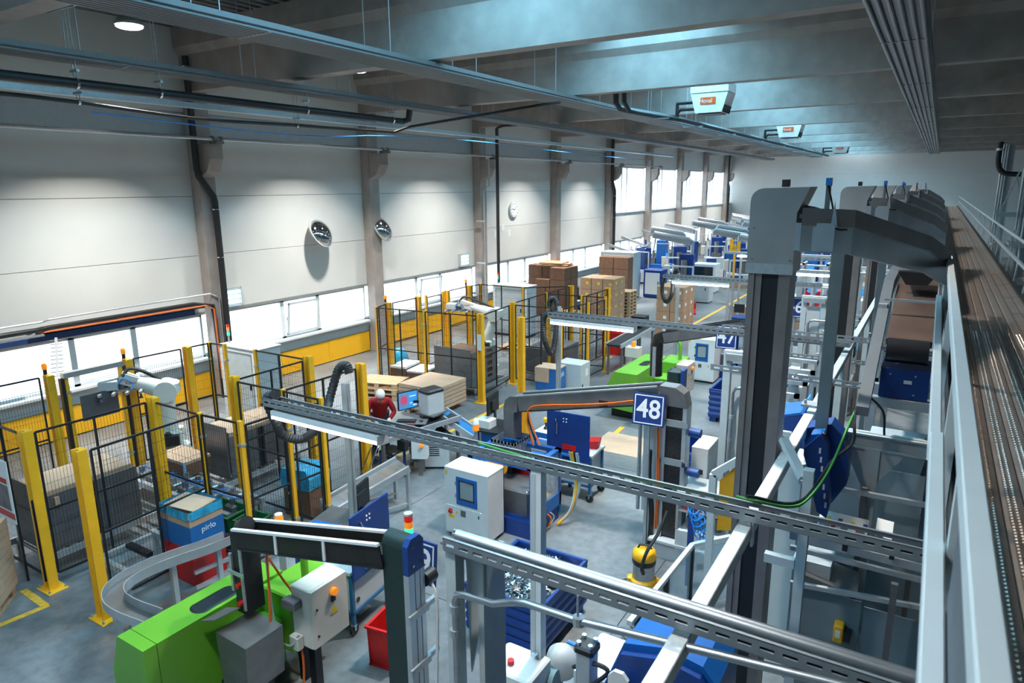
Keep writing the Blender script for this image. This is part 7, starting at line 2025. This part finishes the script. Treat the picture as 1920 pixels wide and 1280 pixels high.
build('light_top', MB().prism([(ab(p, y_).x, ab(p, y_).z + .004) for p in ((1440, 785), (1505, 778), (1500, 774), (1442, 781))], 'y', y_, y_ + .6), M_BLUE2, t)
for px, y2 in ((1473, 8.7), (1468, 8.5)):
    c = ab((px, 822), y2)
    q = []
    build('lifting_lug', MB().prism([(c.x - .11, c.z - .25), (c.x - .11, c.z), (c.x - .06, c.z + .10), (c.x + .06, c.z + .10), (c.x + .11, c.z), (c.x + .11, c.z - .25)], 'y', y2 - .02, y2 + .02).cyl((c.x, y2 - .024, c.z - .0), (c.x, y2 - .021, c.z - .0), .045, 12), M_WHITE, t)
    build('lug_hole', MB().cyl((c.x, y2 - .03, c.z), (c.x, y2 - .024, c.z), .045, 12), M_BLACK, t)
build('white_frame', MB().bbox(ab((1420, 900), 8.6).x, 8.45, .0, ab((1510, 900), 8.6).x, 8.95, ab((1460, 850), 8.6).z, .03), M_WHITE, t)
build('base', MB().box(-1.5, 9.0, 0, -.9, 9.55, 2.2), M_LGREY, t)
t = thing('rung_post', 'pale grey welded post with rungs right of the elevator foot', 'frame', (-.8, 6.6, 0), world=True)
y_ = 6.5
a, b_ = ab((1518, 880), y_), ab((1495, 1250), y_)
build('post', MB().box(a.x - .045, y_ - .05, 0, a.x + .045, y_ + .05, a.z), M_GREYP, t)
build('strut', MB().bar((a.x - .05, y_, a.z - .1), (a.x - .30, y_ + .3, a.z + .15), .08, .06), M_GREYP, t)
for py in (1055, 1240):
    c = ab((1490, py), y_)
    build('rung', MB().box(c.x - .28, y_ - .04, c.z - .05, c.x, y_ + .04, c.z + .04), M_GREYP, t)
c = ab((1573, 1198), 7.4)
t = thing('yellow_sensor', 'small yellow laser sensor on the grey panel under the catwalk', 'sensor', (c.x, 7.55, c.z - .1))
build('body', MB().bbox(-.07, -.07, .0, .03, .07, .20, .012), M_YEL, t)
build('lens', MB().box(.03, -.05, .02, .10, .05, .14), M_BLACK, t)
build('label', MB().box(-.05, -.074, .06, .0, -.07, .15), M_PAPER, t)
build('bracket', MB().box(-.03, .0, -.05, .03, .1, .0), M_STEEL2, t)
# ---------------------------------------------------------------- far machines
random.seed(21)
def far_press(label, x, y, h=2.2, rz=0.0, m=M_BLUE, arm=True):
    t = thing('stamping_machine', label, 'machine', (x, y, 0), rz)
    build('base', MB().bbox(-.7, -.5, 0, .7, .5, .8, .03), M_LGREY, t)
    build('column', MB().bbox(-.25, .05, .8, .55, .48, h, .03), m, t)
    build('blue_door', MB().box(-.6, -.52, .15, .1, -.5, .7), m, t)
    build('work_frame', MB().box(-.68, -.48, .8, -.60, -.4, 1.6).box(-.68, .4, .8, -.6, .48, 1.6).box(.60, -.48, .8, .68, -.4, 1.6).box(-.68, -.48, 1.55, .68, -.4, 1.63), M_WHITE, t)
    build('tool_head', MB().cyl((.1, -.2, 1.1), (.1, -.2, 1.9), .16, 10).box(-.2, -.35, .82, .4, -.02, 1.1), M_STEEL2, t)
    build('control_box', MB().bbox(-.95, -.3, 1.0, -.72, .1, 1.6, .01).box(-.88, -.12, 0, -.80, -.04, 1.0), M_BEIGE, t)
    if arm:
        build('arm_pipe', MB().tube([(.4, .3, h), (.4, .3, h + .7), (.2, .1, h + .85), (-1.6, -.2, h + 1.15)], .10, 8), M_ALU, t, smooth=True)
        build('arm_duct', MB().bar((-1.7, -.15, h + 1.0), (.3, .25, h + .62), .22, .26), M_GALV, t)
    return t
spots = []
for y, xs2 in ((36.5, (-11.6, -7.0)), (41.0, (-13.4, -9.6)), (45.5, (-14.2, -10.6, -6.6)), (50, (-13.6, -10.0)), (54.5, (-14.5, -11.2, -7.5)), (59.5, (-13.2, -9.4)), (63.5, (-14.2, -10.8, -7.2))):
    for x in xs2: spots.append((x, y))
first = None
ordn = ['first', 'second', 'third', 'fourth', 'fifth', 'sixth', 'seventh', 'eighth', 'ninth', 'tenth', 'eleventh', 'twelfth', 'thirteenth', 'fourteenth', 'fifteenth', 'sixteenth', 'seventeenth', 'eighteenth']
for i, (x, y) in enumerate(spots):
    lb = 'blue stamping machine with slanting arm in the far left area, %s counted from the front' % ordn[i]
    if first is None:
        first = far_press(lb, x, y, 2.2, .1)
        first['group'] = 'far blue stamping machines'
    else: dup(first, (x, y, 0), random.choice((.1, .25, -.2, .4)), lb)
def far_cabinet(label, x, y, w_, d, h, m, door, rz=0):
    t = thing('far_cabinet', label, 'cabinet', (x, y, 0), rz)
    build('body', MB().bbox(-w_ / 2, -d / 2, .05, w_ / 2, d / 2, h, .02), m, t)
    build('door', MB().box(-w_ * .4, -d / 2 - .02, .2, w_ * .4, -d / 2, h - .15), door, t)
    build('handle', MB().box(w_ * .3, -d / 2 - .05, h * .5, w_ * .34, -d / 2 - .02, h * .5 + .15), M_BLACK, t)
    build('plinth', MB().box(-w_ / 2 + .04, -d / 2 + .04, 0, w_ / 2 - .04, d / 2 - .04, .05), M_BLACK, t)
    return t
far_cabinet('tall white cabinet with yellow plate behind the tall carton tower', -14.3, 34.2, 1.9, 1.0, 2.45, M_LGREY, M_WHITE)
far_cabinet('green cabinet standing among the far blue machines', -8.0, 40.2, .9, .8, 1.7, mat('leaf_green_enamel', (.06, .26, .09), .45), M_GREEN)
far_cabinet('tall blue cabinet right of the far green cabinet', -5.5, 39.0, .95, .9, 2.5, M_BLUE, M_BLUE2)
far_cabinet('blue and white cabinet right of the tall white one', -12.6, 35.0, 1.0, .9, 1.5, M_BLUE, M_WHITE)
far_cabinet('white cabinet with dark window in the far machine rows', -10.8, 38.2, 1.3, 1.0, 1.6, M_WHITE, M_DKGLASS)
far_cabinet('blue cabinet beside the yellow crane post', -10.4, 43.2, 1.2, 1.0, 1.9, M_BLUE, M_BLUE2)
far_cabinet('pale grey cabinet behind the suction hose loop', -10.0, 34.6, 1.1, .8, 1.3, M_LGREY, M_GREYP)
t = thing('yellow_post', 'thin yellow crane post with twin heads among the far machines', 'post', (-9.6, 39.5, 0))
build('post', MB().box(-.05, -.05, 0, .05, .05, 2.6), M_YEL, t)
build('head', MB().box(-.28, -.08, 2.1, -.12, .08, 2.9).box(.12, -.08, 2.1, .28, .08, 2.9).box(-.2, -.04, 2.4, .2, .04, 2.5), M_YEL, t)
t = thing('step_stool', 'grey two step platform in front of the far blue machines', 'steps', (-11.4, 34.4, 0), .2)
build('tread', MB().box(-.4, -.3, .38, .4, 0, .42), M_ALU, t)
build('tread', MB().box(-.4, .0, .78, .4, .3, .82), M_ALU, t)
for x in (-.38, .34):
    build('side_leg', MB().bar((x, -.35, 0), (x, 0, .82), .04, .04).bar((x, .32, 0), (x, .3, .82), .04, .04), M_ALU, t)
t = thing('pallet_jack', 'dark red pallet jack parked beneath the far hose loop', 'pallet truck', (-9.6, 31.5, -.05), .3)
build('fork', MB().box(-.3, -.8, .06, -.12, .5, .12).box(.12, -.8, .06, .3, .5, .12), M_RED, t)
build('pump_head', MB().box(-.3, .5, .06, .3, .75, .4).cyl((0, .65, .05), (0, .65, .5), .08, 10), M_RED, t)
build('handle', MB().bar((0, .7, .4), (0, 1.1, 1.2), .04, .04).bar((-.15, 1.1, 1.2), (.15, 1.1, 1.2), .03, .05), M_BLACK, t)
t = thing('tugger', 'blue and grey tugger with a black seat beside the dark cartons', 'vehicle', (-14.0, 29.8, 0), .4)
build('chassis', MB().bbox(-.7, -.4, .15, .7, .4, .5, .05), M_CYAN, t)
build('seat', MB().bbox(-.6, -.25, .5, -.1, .25, .7, .04).box(-.65, -.25, .7, -.55, .25, 1.1), M_BLACK, t)
build('steering_column', MB().bar((.4, 0, .5), (.2, 0, 1.05), .08, .08).cyl((.18, 0, 1.05), (.16, 0, 1.09), .18, 14), M_CYAN, t)
for x in (-.45, .45):
    for y in (-.4, .34): build('wheel', MB().cyl((x, y, .16), (x, y + .08, .16), .16, 14), M_RUB, t, smooth=True)
t = thing('fire_extinguisher', 'red fire extinguisher on a stand beside the tugger', 'extinguisher', (-14.9, 31.2, 0))
build('cylinder', MB().lathe([(.10, .5), (.11, .55), (.11, 1.0), (.05, 1.1), (.03, 1.15)], n=14), M_RED, t, smooth=True)
build('stand', MB().box(-.15, -.1, 0, .15, .1, .04).box(-.03, .11, 0, .03, .15, 1.3).box(-.12, -.1, .46, .12, .14, .5), M_RED, t)
build('nozzle', MB().tube([(0, 0, 1.15), (.1, -.05, 1.2), (.16, -.06, .8)], .018, 6), M_BLACK, t)
# machines behind the elevators, between the two halves of the hall
def rack_line(label, x, y, rz, n, h, m1, m2):
    t = thing('assembly_line', label, 'machine', (x, y, 0), rz)
    L = n * .9
    build('deck', MB().box(-L / 2, -.45, .82, L / 2, .45, .9), M_ALU, t)
    for k in range(n + 1):
        xx = -L / 2 + k * .9
        build('frame_post', MB().box(xx - .04, -.45, 0, xx + .04, -.37, h).box(xx - .04, .37, 0, xx + .04, .45, h).box(xx - .04, -.45, h - .08, xx + .04, .45, h), M_ALU, t)
    for k in range(n):
        xx = -L / 2 + (k + .5) * .9
        build('station', MB().bbox(xx - .3, -.3, .9, xx + .25, .3, 1.3 + .25 * ((k * 7) % 3), .02), (m1, m2, M_LGREY)[k % 3], t)
        build('screen', MB().box(xx - .2, -.46, 1.5, xx + .15, -.43, 1.8), (M_BLACK, M_SCREEN)[k % 2], t)
    build('light_bar', MB().box(-L / 2 + .3, -.1, h - .16, L / 2 - .3, .1, h - .1), M_GALV, t)
    return t
rack_line('aluminium assembly line with blue stations behind the nearest elevator', -4.2, 24.5, .05, 4, 2.6, M_BLUE, M_PLATE)
rack_line('aluminium assembly line with red and white stations between the elevators', -3.6, 30.5, 0, 4, 2.7, M_WHITE, M_RED)
rack_line('aluminium assembly line with blue and white stations farther between the elevators', -4.4, 38.0, .1, 5, 2.8, M_BLUE2, M_WHITE)
rack_line('aluminium assembly line with dark stations far behind the elevators', -2.7, 47.5, 0, 5, 2.9, M_BLUE, M_STEEL2)
rack_line('aluminium assembly line behind the second elevator at the square rail', -2.2, 13.8, PI / 2, 3, 2.2, M_BLUE, M_WHITE)
rack_line('aluminium assembly line behind the third elevator at the square rail', -1.9, 20.0, PI / 2, 3, 2.2, M_LGREY, M_BLUE)
# beyond the catwalk
def far_line(label, x0, x1, y, zs, m_belt):
    t = thing('storage_line', label, 'conveyor', ((x0 + x1) / 2, y, 0), world=True)
    for k, z in enumerate(zs):
        build('belt_deck', MB().box(x0, y - .5, z, x1, y + .5, z + .10), m_belt if k % 2 == 0 else M_GREYP, t)
        build('side_rail', MB().box(x0, y - .56, z - .06, x1, y - .5, z + .16), M_ALU, t)
    x = x0 + .2
    while x < x1:
        build('upright', MB().box(x - .04, y - .55, 0, x + .04, y - .47, zs[-1] + .5), M_GREYP, t)
        build('upright', MB().box(x - .04, y + .47, 0, x + .04, y + .55, zs[-1] + .5), M_GREYP, t)
        x += 1.6
    return t
M_BELTR = mat('reddish_belt', (.20, .085, .055), .6, var=.15)
far_line('multi level conveyor rack beyond the catwalk, nearest of four', 1.9, 9.5, 14.0, (.9, 2.0, 3.1), M_PLATE)
far_line('multi level conveyor rack beyond the catwalk, second of four', 2.0, 9.5, 21.0, (.9, 2.2, 3.4), M_BELTR)
far_line('multi level conveyor rack beyond the catwalk, third of four', 2.2, 9.5, 30.0, (1.0, 2.4, 3.7), M_PLATE)
far_line('multi level conveyor rack beyond the catwalk, farthest of four', 2.4, 9.5, 42.0, (1.2, 2.8, 4.3), M_BELTR)
for i, (x, y, z, m) in enumerate(((2.3, 13.9, 3.20, M_BLUE2), (2.9, 14.0, 3.20, M_PAPER), (2.5, 21.0, 3.50, M_BLACK), (3.1, 20.9, 3.50, M_CYAN), (3.4, 29.9, 3.80, M_CARD), (4.2, 30.0, 3.80, M_BLUE))):
    q = solo('line_box', MB().bbox(-.2, -.2, 0, .2, .2, .3, .02), m, ('blue box on the nearest rack beyond the catwalk', 'white box on the nearest rack beyond the catwalk', 'black box on the second rack beyond the catwalk', 'bright blue box on the second rack beyond the catwalk', 'brown box on the third rack beyond the catwalk', 'dark blue box on the third rack beyond the catwalk')[i], 'box')
    q.location = (x, y, z)
for i, y in enumerate((24.0, 40.0, 56.0)):
    t = thing('steel_column', ('nearest steel column with pipes beyond the catwalk', 'second steel column with pipes beyond the catwalk', 'farthest steel column with pipes beyond the catwalk')[i], 'column', (3.6, y, 0))
    build('shaft', MB().box(-.18, -.02, 0, .18, .02, 8.33).box(-.18, -.18, 0, -.14, .18, 8.33).box(.14, -.18, 0, .18, .18, 8.33), M_GREYP, t)
    build('pipe', MB().cyl((-.3, -.2, 0), (-.3, -.2, 8.33), .06, 8), M_STEEL, t, smooth=True)
    build('pipe', MB().cyl((-.45, -.2, 0), (-.45, -.2, 8.33), .05, 8), M_GALV, t, smooth=True)
    build('base_plate', MB().box(-.3, -.3, 0, .3, .3, .03), M_GREYP, t)
t = thing('black_duct', 'black bent duct under the roof at the far right corner', 'duct', (2.9, 55, 6.5), world=True)
build('duct', MB().tube(smooth_path([(3.0, 55, 9.8), (2.9, 55, 8.0), (2.95, 55, 7.0), (3.3, 55, 6.5), (4.2, 55, 6.4)], 5), .16, 10), M_RUB, t, smooth=True)
build('flange', MB().cyl((2.9, 55, 7.9), (2.9, 55, 8.05), .2, 12), M_GALV, t)
t = thing('ladder', 'aluminium step ladder leaning open beyond the far end of the catwalk', 'ladder', (2.9, 42, 4.4))
build('rail', MB().bar((-.3, 0, 0), (.25, 0, 2.0), .06, .05), M_ALU, t)
build('rail', MB().bar((-.3, .4, 0), (.25, .4, 2.0), .06, .05), M_ALU, t)
build('support', MB().bar((.6, .2, 0), (.2, .2, 1.7), .06, .05), M_ALU, t)
for k in range(6):
    f = (k + .7) / 7
    build('rung', MB().box(-.3 + .55 * f - .03, 0, 2 * f - .02, -.3 + .55 * f + .05, .4, 2 * f + .02), M_ALU, t)

# denser rows of far machines, each with its own look
def transfer_machine(label, x, y, rz, h, m1, m2, L=1.6):
    t = thing('transfer_machine', label, 'machine', (x, y, 0), rz)
    build('bed', MB().bbox(-L / 2, -.45, .1, L / 2, .45, .85, .03), m1, t)
    build('plinth', MB().box(-L / 2 + .05, -.4, 0, L / 2 - .05, .4, .1), M_BLACK, t)
    build('tower', MB().bbox(-L * .1, -.3, .85, L * .3, .4, h, .03), m2, t)
    build('tool_block', MB().box(-L * .42, -.25, .85, -L * .15, .2, 1.25).cyl((-L * .28, 0, 1.25), (-L * .28, 0, 1.7), .09, 8), M_STEEL2, t)
    build('guard_frame', MB().bar((-L / 2, -.45, .85), (-L / 2, -.45, h - .2), .06).bar((L / 2, -.45, .85), (L / 2, -.45, h - .2), .06).bar((-L / 2, -.45, h - .2), (L / 2, -.45, h - .2), .06).bar((-L / 2, .45, .85), (-L / 2, .45, h - .2), .06).bar((-L / 2, -.45, h - .2), (-L / 2, .45, h - .2), .06), M_ALU, t)
    build('slant_conveyor', MB().bar((L * .2, .2, h + .1), (-L * .8, -.1, h + .6), .22, .14), M_GALV, t)
    build('mast', MB().box(L * .1, .1, h, L * .1 + .1, .2, h + .5), m2, t)
    build('screen_panel', MB().box(L * .36, -.5, 1.2, L * .48, -.46, 1.6), M_SCREEN if (int(y) % 2) else M_BLACK, t)
    build('hose', MB().tube(smooth_path([(-L * .28, 0, 1.7), (-L * .2, .1, h + .1), (L * .1, .1, h)], 4), .03, 6), M_RUB, t, smooth=True)
    return t
rows = ['nearest', 'second', 'third', 'fourth', 'fifth', 'sixth', 'seventh', 'eighth', 'ninth', 'tenth']
cols = [(M_BLUE, 'blue'), (M_LGREY, 'pale grey'), (M_BLUE2, 'bright blue'), (M_WHITE, 'white'), (M_BLUE, 'deep blue')]
OCC = [(o.location.x, o.location.y) for o in bpy.data.objects if o.parent is None and o.location.y > 33 and o.name.split('.')[0] in ('stamping_machine', 'far_cabinet', 'yellow_post', 'step_stool', 'assembly_line')]
k = 0
for r, y in enumerate((37.8, 40.0, 43.4, 47.2, 51.5, 56.0, 60.5, 65.5)):
    for c, x in enumerate((-15.4, -12.3, -8.4, -6.0)):
        if (r + c) % 5 == 4 or (c == 3 and r < 1) or (x > -9 and abs(y - 40) < 1): continue
        if any(abs(ox - x) < 2.0 and abs(oy - y) < 1.5 for ox, oy in OCC): continue
        OCC.append((x, y))
        m1, n1 = cols[k % 5]
        m2, n2 = cols[(k * 3 + 1) % 5]
        transfer_machine('%s and %s transfer machine, %s far row, %s of the row' % (n1, n2, rows[r], ('leftmost', 'second', 'third', 'last')[c]), x, y, (.15, -.2, .05, .2)[k % 4], 1.9 + .25 * (k % 3), m1, m2, 1.5 + .2 * (k % 2))
        k += 1
for k, (x, y, h, m) in enumerate(((-3.3, 15.2, 2.0, M_BLUE), (-2.6, 16.6, 1.5, M_RED), (-3.2, 21.8, 2.1, M_WHITE), (-2.2, 23.2, 1.7, M_BLUE2), (-3.0, 27.2, 2.2, M_BLUE), (-2.4, 33.5, 2.2, M_WHITE), (-2.6, 9.9, 1.2, M_LGREY))):
    nm = ('blue', 'red', 'white', 'bright blue', 'dark blue', 'tall white', 'low grey')[k]
    t = thing('work_station', '%s work station with frame and parts shelf behind the nearest elevator' % nm, 'machine', (x, y, 0), .1)
    build('cabinet_body', MB().bbox(-.4, -.3, .1, .4, .3, h * .5, .02), m, t)
    build('plinth', MB().box(-.35, -.25, 0, .35, .25, .1), M_BLACK, t)
    for dx in (-.4, .36):
        for dy in (-.3, .26): build('frame_post', MB().box(dx, dy, h * .5, dx + .04, dy + .04, h), M_ALU, t)
    build('shelf', MB().box(-.4, -.3, h * .75, .4, .3, h * .75 + .03), M_ALU, t)
    build('top_plate', MB().box(-.42, -.32, h, .42, .32, h + .04), M_GREYP, t)
    build('part_box', MB().prism([(-.3, h * .75 + .03), (.0, h * .75 + .03), (.03, h * .75 + .2), (-.33, h * .75 + .2)], 'y', -.25, .1), (M_RED, M_BLUE, M_CARD)[k % 3], t)
    build('tool_cluster', MB().cyl((.2, -.1, h * .5), (.2, -.1, h * .68), .08, 8).box(-.25, -.2, h * .5, .05, .1, h * .5 + .18), M_STEEL2, t)
for k, (y, x0, x1, z) in enumerate(((22.5, -4.2, -1.6, 3.2), (26.3, -5.2, -2.0, 3.2), (29.5, -6.0, -2.3, 3.2), (34.8, -7.0, -2.6, 3.2))):
    t = thing('far_tray', ('slotted tray crossing just beyond the third elevator', 'second slotted tray beyond the third elevator', 'third slotted tray beyond the third elevator', 'farthest slotted tray beyond the third elevator')[k], 'cable tray', (x0, y, z), world=True)
    q = MB().box(x0, y - .08, z - .01, x1, y + .08, z).box(x0, y - .08, z + .06, x1, y - .07, z + .10).box(x0, y - .08, z, x1, y - .07, z + .035)
    n = int((x1 - x0) / .2)
    for j in range(n): q.box(x0 + j * .2, y - .08, z + .035, x0 + j * .2 + .08, y - .07, z + .06)
    build('channel', q, M_TRAY, t)
    build('post', MB().box(x0 + .1, y - .05, 0, x0 + .2, y + .05, z - .01), M_ALU, t)
    build('post', MB().box(x1 - .2, y - .05, 0, x1 - .1, y + .05, z - .01), M_ALU, t)
